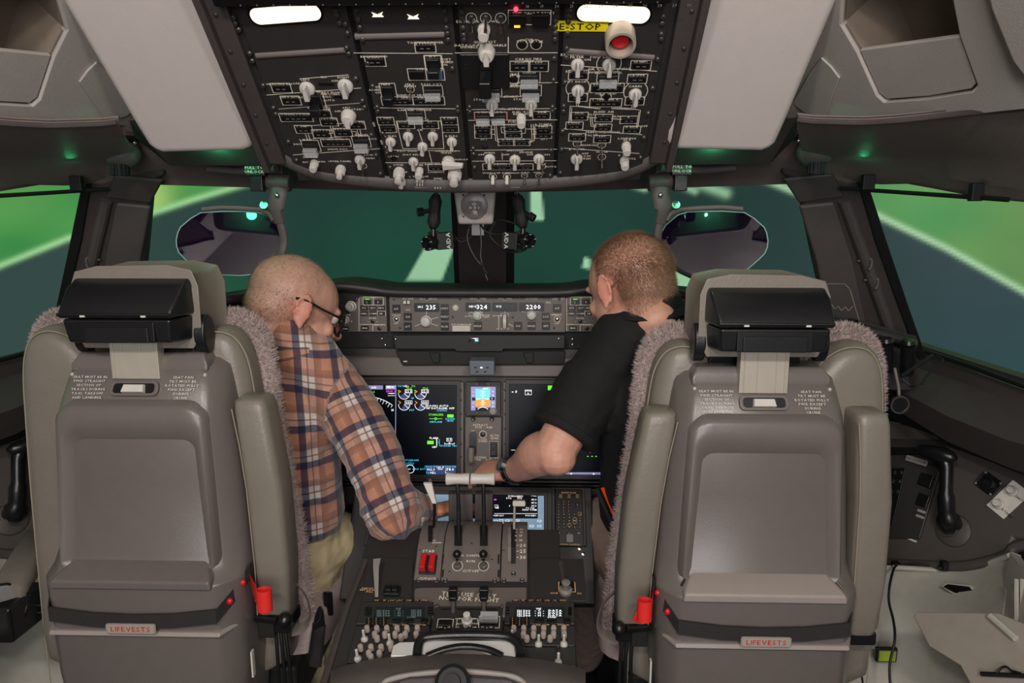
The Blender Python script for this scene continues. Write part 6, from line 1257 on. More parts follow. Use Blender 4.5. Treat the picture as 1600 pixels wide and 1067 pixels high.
    def orr(k, y): return offset_ring([(x, z) for x, z in ol], -k, y)
    test = offset_ring(ol, .01, 0); sg = 1 if test[len(ol)//4][2] < ol[len(ol)//4][1] else -1
    def orr(k, y): return offset_ring(ol, sg*k, y)
    m = B(); m.loft([orr(.040,.052), orr(.020,.056), orr(.006,.070), orr(0,.090), orr(0,.125), orr(.012,.150), orr(.04,.16)]); bk = bd(m, 'backrest_cushion', 'leather', t, smooth=60, sub=1)
    for k in (-1, 1):
        seam = [V((k*x*.93, .060, z-.010)) for x, z in half[2:]]; m = B(); m.tube(smoothpts(seam, 4), .0012, 6); bd(m, 'seam', 'stitch', bk)
    # sheepskin cover: base roll plus tufts
    m = B(); core = [V(p) for p in orr(-.002,.135)][1:-1] ; m.tube(core, .019, 8)
    rnd = random.Random(5); cc_ = smoothpts(core, 10)
    cen = V((0,.12,.8))
    for i in range(42000):
        j = rnd.randrange(len(cc_)-1); p = cc_[j].lerp(cc_[j+1], rnd.random()); tg = (cc_[j+1]-cc_[j]).normalized()
        r_ = V((rnd.gauss(0,1), rnd.gauss(-.5,1), rnd.gauss(0,1))); r_ = (r_-tg*r_.dot(tg)).normalized()
        d = (r_+V((rnd.gauss(0,.55), rnd.gauss(0,.55), rnd.gauss(.1,.55)))).normalized(); L_ = rnd.uniform(.005,.012); sd = d.cross(r_+V((.1,.2,.3))).normalized()*.0008
        b0 = p+r_*.018; m.add([b0-sd, b0+sd, b0+d*L_], [(0,1,2)])
    fu_ = bd(m, 'sheepskin_cover', 'fur', t, smooth=0, label='fluffy grey sheepskin edge')
    # folded armrest cushions beside the shell
    sides = [(-1, 'inner'), (1, 'outer')] if s > 0 else [(-1, 'inner')]
    for k, nm in sides:
        xt, xb = k*(.192 if s < 0 or k > 0 else .172), k*(.212 if k < 0 else .207)
        m = B(); rings = []
        for z, f_, w_, dp in ((1.060,0,.044,.05),(1.056,.01,.054,.062),(1.04,.05,.058,.068),(.9,.38,.064,.072),(.75,.72,.062,.072),(.655,.94,.056,.07),(.642,1,.050,.062)):
            x = xt+(xb-xt)*f_+k*.010*math.sin(math.pi*f_); rings.append([(x+px_, .028+py_, z) for px_, py_ in rrect(w_, dp, .014, 3)])
        m.loft(rings); ar = bd(m, 'armrest_cushion', 'leather', t, smooth=50)
        m = B(); m.tube([(xt+(xb-xt)*f_+k*.010*math.sin(math.pi*f_)-k*.028, -.006, z) for z, f_ in ((1.045,.02),(.98,.2),(.9,.38),(.75,.72),(.66,.94))], .0011, 6); bd(m, 'seam', 'stitch', ar)
        m = B(); m.box((xb, .03, .632), (.058,.06,.026)); bd(m, 'armrest_bracket', 'headrest_black', ar, bevel=.004)
    # recline lever, handles and straps on the inner side
    m = B(); m.box((-.205,.03,.605), (.035,.04,.04)); m.box((-.198,.02,.56), (.03,.05,.05)); bd(m, 'mechanism_box', 'black_matte', t, bevel=.003)
    m = B(); m.tube([(-.180,.0,.575),(-.225,-.012,.578)], .008, 10); lvr = bd(m, 'recline_lever', 'black_plastic', t); m = B(); m.ell((-.238,-.016,.580), .0135, 18); bd(m, 'ball_knob', 'black_plastic', lvr)
    m = B(); m.tube([(-.188,-.008,.618),(-.200,-.012,.606),(-.206,-.010,.590)], [(.0015,.009)]*3, 8, upv=(0,1,0)); bd(m, 'red_tab', 'red_fabric', t)
    m = B(); 
    for x in (-.196,-.207): m.box((x,-.004,.600), (.007,.004,.018))
    bd(m, 'white_mark', 'paper_white', t)
    m = B(); lp = smoothpts([V(p) for p in ((-.232,.05,.62),(-.262,.03,.60),(-.272,.02,.57),(-.262,.02,.545),(-.235,.03,.53))], 4); m.tube(lp, [(.0015,.012)]*len(lp), 8, upv=(1,0,0)); bd(m, 'leather_loop', 'leather', t)
    m = B(); 
    for k in range(3): m.tube(smoothpts([(-.205-.008*k,.02,.57),(-.210-.01*k,.01,.50),(-.205-.012*k,.02,.42)], 4), .0035, 8)
    bd(m, 'cable_bundle', 'rubber', t)
    m = MB(Tn); m.box((s*-.181,-.030,.58), (.003,.010,.05)); build(m, 'side_label', 'paper_white', t)
    # seat pan and base
    m = B(); m.loft([[(x, y, z) for x, y in rrect(.50-.0, .46, .06, 4, (0,.37))] for z in (.40,.42)]+[[(x, y, z) for x, y in rrect(.49, .45, .06, 4, (0,.37))] for z in (.47,)]+[[(x, y, z) for x, y in rrect(.44, .40, .06, 4, (0,.37))] for z in (.49,)]); bd(m, 'seat_cushion', 'fur', t, smooth=60)
    m = B(); m.box((0,.30,.35), (.42,.40,.10)); m.box((0,.30,.18), (.24,.26,.26)); bd(m, 'seat_base', 'black_matte', t, bevel=.01)
    m = B(); 
    for x in (-.16,.16): m.box((x,.30,.03), (.05,.56,.055))
    bd(m, 'floor_rail', 'alu', t, bevel=.004)
    return t, T
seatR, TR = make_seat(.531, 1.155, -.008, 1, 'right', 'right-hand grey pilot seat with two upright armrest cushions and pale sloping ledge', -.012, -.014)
seatL, TL = make_seat(-.547, 1.125, .018, -1, 'left', 'left-hand grey pilot seat with one upright armrest cushion on its inner side', -.022, -.012)
# lowered outer armrest of the left seat
m = MB(); rings = []
for f_ in (0,.03,.5,.97,1):
    c = P(10,930,1.16)*(1-f_)+P(64,838,1.42)*f_; k = .8 if f_ in (0,1) else 1
    rings.append([c+V((x*k, 0, z*k)) for x, z in rrect(.070,.040,.014,3)])
m.loft(rings); ar = build(m, 'lowered_armrest', 'leather', seatL, smooth=50)
m = MB(); m.box(P(22,955,1.17), (.065,.10,.07)); m.cyl(P(2,950,1.14), P(2,950,1.20), .045, .045, 20); build(m, 'armrest_arm', 'black_plastic', ar, bevel=.006)
m = MB()
for dy in (946, 957): m.cyl(P(30,dy,1.19), P(90,dy,1.19), .004, .004, 10)
build(m, 'metal_rod', 'black_plastic', ar)
# seat belt buckle beside the left seat
t = thing('seat_belt', P(495,1060,1.28), 'black seat belt buckle and webbing hanging between left seat and checked-shirt pilot', 'seat belt')
m = MB(); a, b = P(492,1040,1.27), P(499,975,1.27); m.tube([a, b], [(.006,.014)]*2, 8, upv=(0,1,0)); build(m, 'webbing', 'webbing', t)
m = MB(); m.loft([[P(488,985,1.25), P(508,975,1.25), P(508,975,1.27), P(488,985,1.27)], [P(492,962,1.25), P(506,955,1.25), P(506,955,1.27), P(492,962,1.27)], [P(497,948,1.255), P(502,946,1.255), P(502,946,1.265), P(497,948,1.265)]]); build(m, 'buckle', 'black_plastic', t, bevel=.002)
m = MB(); m.tube([P(481,1030,1.245), P(488,985,1.245)], .0013, 6); m.tube(smoothpts([P(492,975,1.245), P(500,968,1.245), P(503,955,1.245), P(501,950,1.245)], 4), .0013, 6); build(m, 'metal_trim', 'steel', t)
m = MB(); m.tube([P(512,925,1.33), P(514,960,1.33)], [(.003,.010)]*2, 8, upv=(0,1,0)); build(m, 'black_clip', 'black_plastic', t)
# ------------------------------------------------ people
def skin_material():
    m = bpy.data.materials.new('skin'); m.use_nodes = True; nt = m.node_tree; b = nt.nodes['Principled BSDF']
    b.inputs['Roughness'].default_value = .5; b.inputs['Subsurface Weight'].default_value = .12; b.inputs['Subsurface Radius'].default_value = (.012,.005,.003); b.inputs['Subsurface Scale'].default_value = .6
    vc = nt.nodes.new('ShaderNodeVertexColor'); vc.layer_name = 'tone'; n = nt.nodes.new('ShaderNodeTexNoise'); n.inputs['Scale'].default_value = 45; n.inputs['Detail'].default_value = 6
    tc = nt.nodes.new('ShaderNodeTexCoord'); nt.links.new(tc.outputs['Object'], n.inputs['Vector'])
    mr = nt.nodes.new('ShaderNodeMapRange'); mr.inputs[3].default_value = .80; mr.inputs[4].default_value = 1.18; nt.links.new(n.outputs['Fac'], mr.inputs[0])
    vm = nt.nodes.new('ShaderNodeVectorMath'); vm.operation = 'SCALE'; nt.links.new(vc.outputs['Color'], vm.inputs[0]); nt.links.new(mr.outputs[0], vm.inputs['Scale']); nt.links.new(vm.outputs[0], b.inputs['Base Color'])
    bp = nt.nodes.new('ShaderNodeBump'); bp.inputs['Strength'].default_value = .35; bp.inputs['Distance'].default_value = .002; n2 = nt.nodes.new('ShaderNodeTexNoise'); n2.inputs['Scale'].default_value = 180
    nt.links.new(tc.outputs['Object'], n2.inputs['Vector']); nt.links.new(n2.outputs['Fac'], bp.inputs['Height']); nt.links.new(bp.outputs['Normal'], b.inputs['Normal'])
    MATS['skin'] = m
skin_material()
def plaid_material():
    m = bpy.data.materials.new('plaid_flannel'); m.use_nodes = True; nt = m.node_tree; b = nt.nodes['Principled BSDF']; b.inputs['Roughness'].default_value = .9; b.inputs['Sheen Weight'].default_value = .3
    at = nt.nodes.new('ShaderNodeAttribute'); at.attribute_name = 'cloth'; sp = nt.nodes.new('ShaderNodeSeparateXYZ'); nt.links.new(at.outputs['Vector'], sp.inputs[0])
    outs = []
    for k, (ph, per) in enumerate(((.0, .078), (.35, .074))):
        md = nt.nodes.new('ShaderNodeMath'); md.operation = 'DIVIDE'; md.inputs[1].default_value = per; nt.links.new(sp.outputs[k], md.inputs[0])
        ad = nt.nodes.new('ShaderNodeMath'); ad.operation = 'ADD'; ad.inputs[1].default_value = ph; nt.links.new(md.outputs[0], ad.inputs[0])
        fr = nt.nodes.new('ShaderNodeMath'); fr.operation = 'FRACT'; nt.links.new(ad.outputs[0], fr.inputs[0])
        cr = nt.nodes.new('ShaderNodeValToRGB'); e = cr.color_ramp; e.interpolation = 'LINEAR'; e.elements[0].position = 0; e.elements[0].color = rgb(186,130,104); e.elements[1].position = .27; e.elements[1].color = rgb(178,122,98)
        for pos, c in ((.29,(28,31,62)),(.47,(32,35,66)),(.49,(214,204,198)),(.60,(208,198,192)),(.615,(120,80,66)),(.64,(120,80,66)),(.655,(204,192,186)),(.79,(196,184,180)),(.81,(132,88,70)),(.97,(154,106,86))):
            q = e.elements.new(pos); q.color = rgb(*c)
        nt.links.new(fr.outputs[0], cr.inputs[0]); outs.append(cr.outputs[0])
    mx = nt.nodes.new('ShaderNodeMix'); mx.data_type = 'RGBA'; nt.links.new(outs[0], mx.inputs[6]); nt.links.new(outs[1], mx.inputs[7])
    n = nt.nodes.new('ShaderNodeTexNoise'); n.inputs['Scale'].default_value = 420; n.inputs['Detail'].default_value = 2; nt.links.new(at.outputs['Vector'], n.inputs['Vector'])
    mr = nt.nodes.new('ShaderNodeMapRange'); mr.inputs[1].default_value = .3; mr.inputs[2].default_value = .7; mr.inputs[3].default_value = .32; mr.inputs[4].default_value = .68; nt.links.new(n.outputs['Fac'], mr.inputs[0]); nt.links.new(mr.outputs[0], mx.inputs[0])
    dk = nt.nodes.new('ShaderNodeMix'); dk.data_type = 'RGBA'; dk.blend_type = 'DARKEN'; dk.inputs[0].default_value = .65; nt.links.new(mx.outputs[2], dk.inputs[6]); mm_ = nt.nodes.new('ShaderNodeMix'); mm_.data_type = 'RGBA'; mm_.blend_type = 'DARKEN'; mm_.inputs[0].default_value = 1; nt.links.new(outs[0], mm_.inputs[6]); nt.links.new(outs[1], mm_.inputs[7]); nt.links.new(mm_.outputs[2], dk.inputs[7])
    nt.links.new(dk.outputs[2], b.inputs['Base Color'])
    bp = nt.nodes.new('ShaderNodeBump'); bp.inputs['Strength'].default_value = .4; bp.inputs['Distance'].default_value = .002; nt.links.new(n.outputs['Fac'], bp.inputs['Height']); nt.links.new(bp.outputs['Normal'], b.inputs['Normal'])
    MATS['plaid'] = m
plaid_material()
mat('polo_black', (16,15,16), .85, bump=.4, bscale=500, noise=.1)
mat('khaki', (218,198,158), .85, bump=.3, bscale=500, noise=.05)
mat('grey_trousers', (150,130,118), .9, bump=.3, bscale=600, noise=.06)
mat('hair_brown', (134,102,80), .55, noise=.2, nscale=300); mat('shoe_black', (20,18,17), .4)
def head_shapes(m, H):
    """H: 4x4 head frame (x right, y face forward, z up), origin at the skull middle"""
    E = lambda c, r, rot=None: m.ell(c, r, 24, H, rot)
    E((0,-.014,.030), (.077,.092,.080)); E((0,.012,.022), (.074,.080,.078)); E((0,-.045,-.008), (.064,.058,.066)); E((0,.040,-.035), (.058,.052,.070)); E((0,.062,-.082), (.030,.026,.022))
    for s in (-1, 1):
        E((s*.036,.018,-.062), (.026,.045,.026)); E((s*.034,.070,-.026), (.022,.018,.020)); E((s*.026,.082,.018), (.024,.012,.010))
        Ro = Matrix.Rotation(R(-18*s), 3, 'Z') @ Matrix.Rotation(R(-8), 3, 'X'); m.ell((s*.084,-.010,-.010), (.006,.018,.030), 20, H, Ro)
        for i in range(10):
            a = R(200-i*28); m.ell((s*(.087+.002*math.sin(a)), -.012-.017*math.cos(a)*-1, -.006+.029*math.sin(a)), (.0042,.0045,.0052), 10, H)
        m.ell((s*.084,-.006,-.038), (.005,.008,.009), 12, H)
    m.tube([(0,.094,.012),(0,.104,-.008),(0,.114,-.028),(0,.098,-.036)], [.008,.009,.013,.009], 12, H)
    for s in (-1, 1): E((s*.011,.100,-.031), (.008,.010,.007))
    E((0,.092,-.055), (.020,.009,.0055)); E((0,.090,-.064), (.018,.009,.006))
def paint(o, fn):
    me = o.data; n = len(me.vertices); co = np.empty(n*3); me.vertices.foreach_get('co', co); co = co.reshape(-1, 3)
    wm = np.array(WM[o.name]); w_ = co @ wm[:3, :3].T+wm[:3, 3]; c = fn(w_)
    a = me.color_attributes.new('tone', 'FLOAT_COLOR', 'POINT'); a.data.foreach_set('color', np.concatenate([c, np.ones((n, 1))], 1).astype(np.float32).ravel())
def cloth_coords(o, bones):
    """woven direction per vertex: distance along and around the nearest limb"""
    me = o.data; n = len(me.vertices); co = np.empty(n*3); me.vertices.foreach_get('co', co); co = co.reshape(-1, 3); wm = np.array(WM[o.name]); w_ = co @ wm[:3, :3].T+wm[:3, 3]
    best = np.full(n, 1e9); uv = np.zeros((n, 3))
    for a, b, r, mode in bones:
        a, b = np.array(a), np.array(b); d = b-a; L_ = np.linalg.norm(d); d = d/L_; t = np.clip((w_-a) @ d, 0, L_); q = w_-a-np.outer(t, d); dist = np.linalg.norm(q, axis=1)/r
        ref = np.array((0,0,1.)) if abs(d[2]) < .85 else np.array((1.,0,0)); e1 = ref-d*(ref @ d); e1 /= np.linalg.norm(e1); e2 = np.cross(d, e1)
        if mode == 'flat': u, v = (w_-a) @ d, w_[:, 0]*.92+w_[:, 1]*.4
        else: u, v = (w_-a) @ d, np.arctan2(q @ e2, q @ e1)*r
        k = dist < best; best[k] = dist[k]; uv[k, 0] = u[k]; uv[k, 1] = v[k]; uv[k, 2] = 0
    at = me.attributes.new('cloth', 'FLOAT_VECTOR', 'POINT'); at.data.foreach_set('vector', uv.astype(np.float32).ravel())
def wrinkle(mb, amp, freq, seed=0, folds=()):
    """cloth folds: displace along the normal by layered waves plus sharp folds crossing the joints"""
    me = bpy.data.meshes.new('t'); me.from_pydata([tuple(v) for v in mb.v], [], mb.f); me.update()
    nr = np.empty(len(mb.v)*3); me.vertices.foreach_get('normal', nr) if False else None
    N = np.array([tuple(v.normal) for v in me.vertices]); w_ = np.array([tuple(v) for v in mb.v]); r = np.random.default_rng(seed); D = np.zeros(len(w_))
    for i in range(7):
        d = r.normal(size=3); d /= np.linalg.norm(d); f_ = freq*(1+.5*i); ph = r.random()*6; wv = np.sin(w_ @ d*f_+ph+1.3*np.sin(w_ @ np.roll(d, 1)*f_*.6+ph)); D += amp*(1-np.abs(wv)*1.6)/(1+.35*i)
    for c, ax, width, fr_, am in folds:
        q = w_-np.array(c); g = np.exp(-np.sum(q*q, 1)/width**2); s_ = q @ (np.array(ax)/np.linalg.norm(ax)); D += am*g*(1-2*np.abs(np.sin(s_*fr_+.8*np.sin(q[:, 0]*30))))
    w_ = w_+N*D[:, None]; mb.v = [V(x) for x in w_]; bpy.data.meshes.remove(me); return mb
def hand(m, W, Hd, palm_n, side, curl=(35,45,30), spread=8, sc=1.0):
    """W wrist, Hd direction of the fingers, palm_n palm normal; five separate bent fingers"""
    y = V(Hd).normalized(); z = -V(palm_n); z = (z-y*z.dot(y)).normalized(); x = y.cross(z); T = Matrix(((x.x,y.x,z.x,W[0]),(x.y,y.y,z.y,W[1]),(x.z,y.z,z.z,W[2]),(0,0,0,1)))
    s = side
    m.loft([[(a*.026*sc, 0, b*.019*sc) for a, b in OCT], [(a*.034*sc, .030*sc, b*.017*sc) for a, b in OCT], [(a*.041*sc, .065*sc, b*.015*sc) for a, b in OCT], [(a*.040*sc, .092*sc, b*.012*sc) for a, b in OCT]], True, T)
    for i, (L_, r_) in enumerate(((.074,.0088),(.082,.0092),(.076,.0088),(.060,.0076))):
        bx_ = s*(-.030+.020*i)*sc*-1; a = R(spread*(1.5-i)*.5*s); p = V((bx_, .080*sc, 0)); d = V((math.sin(a), math.cos(a), 0)); pts = [p]; rr = [r_*1.05]; ang = 0
        for k, fr_ in enumerate((.45,.30,.25)):
            ang += R(curl[k]); dd = V((d.x*math.cos(ang), d.y*math.cos(ang), -math.sin(ang))); pts += [pts[-1]+dd*L_*sc*fr_*.5, pts[-1]+dd*L_*sc*fr_]; rr += [r_*.94, r_*(1.0-.1*k)]
        m.tube(pts, rr, 10, T); m.ell(pts[-1], r_*.8, 10, T)
    p = V((s*.026*sc, .020*sc, -.004)); q = [p, p+V((s*.020,.022,-.010))*sc, p+V((s*.028,.046,-.018))*sc, p+V((s*.026,.068,-.026))*sc]; m.tube(q, [.015*sc,.013*sc,.0105*sc,.009*sc], 12, T); m.ell(q[-1], .0088*sc, 10, T)
OCT = [(math.cos(2*math.pi*k/12), math.sin(2*math.pi*k/12)) for k in range(12)]
def hframe(c, yaw, pitch, roll=0): return Matrix.Translation(c) @ Matrix.Rotation(yaw, 4, 'Z') @ Matrix.Rotation(pitch, 4, 'X') @ Matrix.Rotation(roll, 4, 'Y')
SK_ELL = [((0,-.014,.030), (.077,.092,.080)), ((0,.012,.022), (.074,.080,.078)), ((0,-.045,-.008), (.064,.058,.066)), ((0,-.038,-.06), (.056,.050,.055))]
def skull(v):
    "outermost skull point from the head centre along v"
    o_ = V((0,-.02,.015)); best = 0
    for c, r in SK_ELL:
        q = V([(o_[i]-c[i])/r[i] for i in range(3)]); d = V([v[i]/r[i] for i in range(3)]); A, B_, C_ = d.dot(d), q.dot(d), q.dot(q)-1; D = B_*B_-A*C_
        if D > 0: best = max(best, (-B_+math.sqrt(D))/A)
    return o_+v*best
def hairs(o_name, H, parent, matn, n, mask, length, rad, seed, dirf=None):
    rnd = random.Random(seed); m = MB(); Hi = H.to_3x3()
    k = 0
    while k < n:
        v = V((rnd.gauss(0,1), rnd.gauss(0,1), rnd.gauss(0,1))).normalized()
        p = skull(v)
        if not mask(v, p, rnd): continue
        k += 1; d = (V(v)*.55+V((0,-.35,-.75)) * (1 if v.z < .5 else .25)+V((rnd.gauss(0,.25), rnd.gauss(0,.25), rnd.gauss(0,.25)))).normalized() if dirf is None else dirf(v, p, rnd)
        L_ = length*rnd.uniform(.7,1.2); sd = d.cross(v).normalized()*rad; m.add([p-sd-v*.002, p+sd-v*.002, p+v*.002+d*L_], [(0,1,2)], H)
    return build(m, o_name, matn, parent, smooth=0)
SKIN = np.array([lin(220), lin(164), lin(144)])
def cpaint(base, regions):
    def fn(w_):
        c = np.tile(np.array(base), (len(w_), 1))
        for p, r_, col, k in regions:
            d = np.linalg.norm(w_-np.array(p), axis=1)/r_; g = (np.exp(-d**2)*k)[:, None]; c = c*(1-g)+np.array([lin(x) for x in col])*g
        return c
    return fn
def torso(m, pel, chest, neck, shL, shR, r=1.0, hips=True):
    ax = (shR-shL).normalized()
    up = (neck-pel).normalized(); fw = up.cross(ax)*-1
    def sec(c, w_, d): return [c+ax*(w_*math.cos(a))+fw*(d*math.sin(a)) for a in [2*math.pi*k/20 for k in range(20)]]
    mid = (shL+shR)/2; w0 = (shR-shL).length/2
    m.loft([*([sec(pel-up*.06, .15*r, .11*r), sec(pel, .165*r, .12*r)] if hips else [sec(pel+up*.075, .150*r, .115*r), sec(pel+up*.10, .152*r, .118*r)]), sec(pel+(chest-pel)*.45, .150*r, .115*r), sec(chest, w0*.86, .125*r), sec(chest+(mid-chest)*.6, w0*.92, .115*r), sec(mid, w0*.82, .085*r), sec(mid+(neck-mid)*.6, w0*.45, .07*r), sec(neck, .060*r, .058*r)])
class MBJ(MB):
    "tube chains whose ends and joints are rounded, so limbs join smoothly"
    def tube(s, pts, rad, seg=10, M=None, flat=1, upv=None):
        MB.tube(s, pts, rad, seg, M, flat, upv); rad = rad if isinstance(rad, (list, tuple)) else [rad]*len(pts)
        for i in (0, len(pts)-1) if len(pts) > 5 else range(len(pts)):
            r_ = rad[i]
            if not isinstance(r_, (list, tuple)): MB.ell(s, pts[i], r_*.99, 16, M)
        return s
# ---------- left: plaid shirt
Hc = P(459, 480, 1.460); HL = hframe(Hc+V((0,0,-.0)), R(-52), R(-24), R(-4))
nk = P(452, 553, 1.43); shR_, shL_ = P(526,610,1.42), P(378, 600, 1.48)
pel, che = P(420, 870, 1.43), P(446, 690, 1.44)
EL, WR = P(611, 800, 1.31), P(662, 802, 1.445)
t = thing('person', (pel.x, pel.y, 0), 'bald seated person in checked flannel shirt, beige trousers and black glasses, reaching to the levers', 'person')
mb = MBJ(); head_shapes(mb, HL); mb.tube([HL @ V((0,-.030,-.045)), HL @ V((0,-.045,-.085)), nk, nk-V((0,0,.05))], [.052,.050,.052,.056], 20)
torso(mb, pel, che, nk, shL_, shR_, .84)
mb.tube([shR_, (shR_+EL)/2, EL], [.052,.046,.040], 14); mb.tube([EL, EL+(WR-EL)*.35, WR], [.040,.042,.027], 14)
EL2, WR2 = P(350, 790, 1.50), P(420, 800, 1.62); mb.tube([shL_, EL2], [.05,.04], 12); mb.tube([EL2, WR2], [.040,.028], 12)
hand(mb, WR, V((.9,.25,.12)), V((.1,-.2,-1)), -1, (20,30,25)); hand(mb, WR2, V((.3,.9,-.1)), V((0,0,-1)), 1)
hipR, hipL = P(462, 865, 1.42), P(385, 880, 1.42); knR, ftR = P(534, 848, 1.54), V((-.285, 1.50, .09)); knL, ftL = P(400, 850, 1.62), V((-.45, 1.75, .09))
for a, b, c in ((hipR, knR, ftR), (hipL, knL, ftL)): mb.tube([a, b, c], [.075,.055,.040], 14); mb.tube([c, c+V((0,.16,-.03))], [.038,.03], 10)
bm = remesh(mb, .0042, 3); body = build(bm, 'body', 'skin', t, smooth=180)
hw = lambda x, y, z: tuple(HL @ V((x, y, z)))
paint(body, cpaint(SKIN, [(hw(0,-.03,.05), .10, (168,132,112), .85), (hw(0,-.08,.0), .07, (150,122,106), .75), (hw(.07,.01,.0), .035, (140,112,98), .7), (hw(.0,.02,.10), .05, (214,170,150), .6), (hw(.087,-.01,-.01), .03, (222,138,118), .7), (tuple(WR+V((.05,0,0))), .09, (214,140,96), .8), (hw(.03,.07,.01), .03, (198,140,120), .5)]))  # orange light on the reaching hand is painted into the skin tone
hairs('stubble', HL, body, 'hair_brown' if False else mat('stubble_grey', (120,98,84), .7, noise=.2), 5200, lambda v, p, r_: v.z > -.75 and v.y < .55-abs(v.x)*.2 and not (v.z < .1 and v.y > .15) and r_.random() < (1.0 if v.z < .62 else .35), .0042, .00026, 3)
for s in (-1, 1): m = MB(); m.ell((s*.030,.082,.002), (.012,.011,.011), 14, HL); build(m, 'eye', 'paper_white', body)
# glasses: black temple arm over the right ear, frames round dark lenses
gl = MB(HL); gl.tube(smoothpts([(.078,-.030,.012),(.086,-.012,.014),(.084,.03,.008),(.076,.085,.004)], 5), [(.0026,.0042)]*16, 8); gl.tube(smoothpts([(-.078,-.030,.012),(-.086,-.012,.014),(-.084,.03,.008),(-.076,.085,.004)], 5), [(.0026,.0042)]*16, 8)
for s in (-1, 1):
    rp = [(s*.038+.034*math.cos(a), .098-.010*abs(math.cos(a)) if s*math.cos(a) > 0 else .102, -.006+.024*math.sin(a)) for a in [2*math.pi*k/20 for k in range(21)]]; gl.tube(rp, .0030, 8)
gl.tube([(-.006,.106,.002),(.006,.106,.002)], .0028, 8)
gg = build(gl, 'eyeglasses', 'black_plastic', body)
m = MB(HL)
for s in (-1, 1): m.add([(s*.038+.032*math.cos(a), .100-.006*(s*math.cos(a) > 0), -.006+.022*math.sin(a)) for a in [2*math.pi*k/20 for k in range(20)]], [tuple(range(20))])
mat('tinted', (60,45,42), .1, noise=0, alpha=.55); build(m, 'lenses', 'tinted', gg, smooth=0)
# shirt
sb = MBJ(); nk2 = nk-V((.004,0,.012))
torso(sb, pel, che, nk2, shL_+V((-.01,0,.0)), shR_+V((.012,0,.0)), 1.06, False)
sb.tube([nk-V((0,0,.018)), (nk+shR_)/2+V((0,0,.020)), shR_+V((-.004,0,.004))], [.066,.066,.062], 18); sb.tube([nk-V((0,0,.018)), (nk+shL_)/2+V((0,0,.010)), shL_], [.066,.066,.060], 18); sb.ell(shR_+V((-.002,.0,-.012)), (.070,.066,.068), 18); sb.ell(shL_, (.066,.064,.066), 18)
um = (shR_+EL)/2
sb.tube(smoothpts([shR_+V((0,0,-.01)), um+V((.010,0,.012)), EL+V((.0,.0,.006))], 5), [.066,.066,.065,.064,.063,.062,.061,.060,.059,.059,.060], 18)
sb.tube([EL, EL+(WR-EL)*.3, EL+(WR-EL)*.65, EL+(WR-EL)*.93], [.060,.056,.049,.040], 18); sb.tube([shL_, EL2], [.064,.056], 16); sb.tube([EL2, EL2+(WR2-EL2)*.9], [.056,.042], 16)
# collar
cu_ = V((nk-pel)).normalized()
sb.tube([nk-cu_*.01, nk+cu_*.022], [.070,.066], 20)
sm_ = remesh(sb, .0055, 4)
sm_ = wrinkle(sm_, .0011, 38, 4, [(EL, (.3,.5,.8), .085, 95, .0045), (shR_+V((-.03,0,-.07)), (.6,0,-.6), .07, 80, .004), (tuple(EL+(WR-EL)*.7), tuple(WR-EL), .06, 110, .0035), (P(520,760,1.36), (.2,0,1), .07, 75, .0045), (tuple(um), (.4,0,.9), .09, 60, .0022)])
shirt = build(sm_, 'flannel_shirt', 'plaid', t, smooth=180, label='checked rust, navy and cream flannel shirt')
cloth_coords(shirt, [(pel, nk+V((0,0,.05)), .145, 'flat'), (shR_, EL, .062, 'r'), (EL, WR, .052, 'r'), (shL_, EL2, .06, 'r'), (EL2, WR2, .05, 'r')])
mc = MB(); ce = nk+cu_*.020; rg = [ce+V((.066*math.cos(a), .060*math.sin(a), .012*math.sin(a+.6))) for a in [2*math.pi*k/24 for k in range(25)]]; mc.tube(rg, [(.010,.022)]*25, 8, upv=(0,0,1)); 
cl = build(mc, 'collar', 'plaid', shirt, smooth=60); cloth_coords(cl, [(nk, nk+V((0,0,.1)), .1, 'flat')])
# watch-dark cuff and trousers
tb_ = MBJ(); tb_.ell(pel-V((0,0,.03)), (.165,.13,.10), 20); tb_.ell(pel+(che-pel).normalized()*.07, (.150,.120,.080), 20)
for a, b, c, k in ((hipR, knR, ftR, 1), (hipL, knL, ftL, 0)):
    tb_.tube(smoothpts([a, a+(b-a)*.5+V((0,0,.01)), b, b+(c-b)*.12], 4), [.098,.095,.092,.088,.084,.081,.078,.076,.074,.072,.070,.068,.068], 18); tb_.ell(b, (.066,.066,.066), 18); tb_.tube([b, b+(c-b)*.35, b+(c-b)*.93], [.068,.074,.062], 18)
tm = remesh(tb_, .0065, 4); tm = wrinkle(tm, .0010, 30, 9, [(knR-V((0,0,.05)), (.3,-.3,1), .10, 70, .005), (tuple(knR+(ftR-knR)*.45), (0,.2,1), .13, 85, .0045), (tuple((hipR+knR)/2), (.5,-.2,.8), .10, 55, .004)])
build(tm, 'trousers', 'khaki', t, smooth=180, label='beige trousers')
for c in (ftR, ftL):
    m = MB(); m.tube([c+V((0,-.07,-.035)), c+V((0,-.02,-.03)), c+V((0,.08,-.040)), c+V((0,.19,-.055))], [(.035,.040),(.050,.045),(.038,.046),(.022,.036)], 16, upv=(0,0,1)); build(m, 'shoe', 'shoe_black', t)
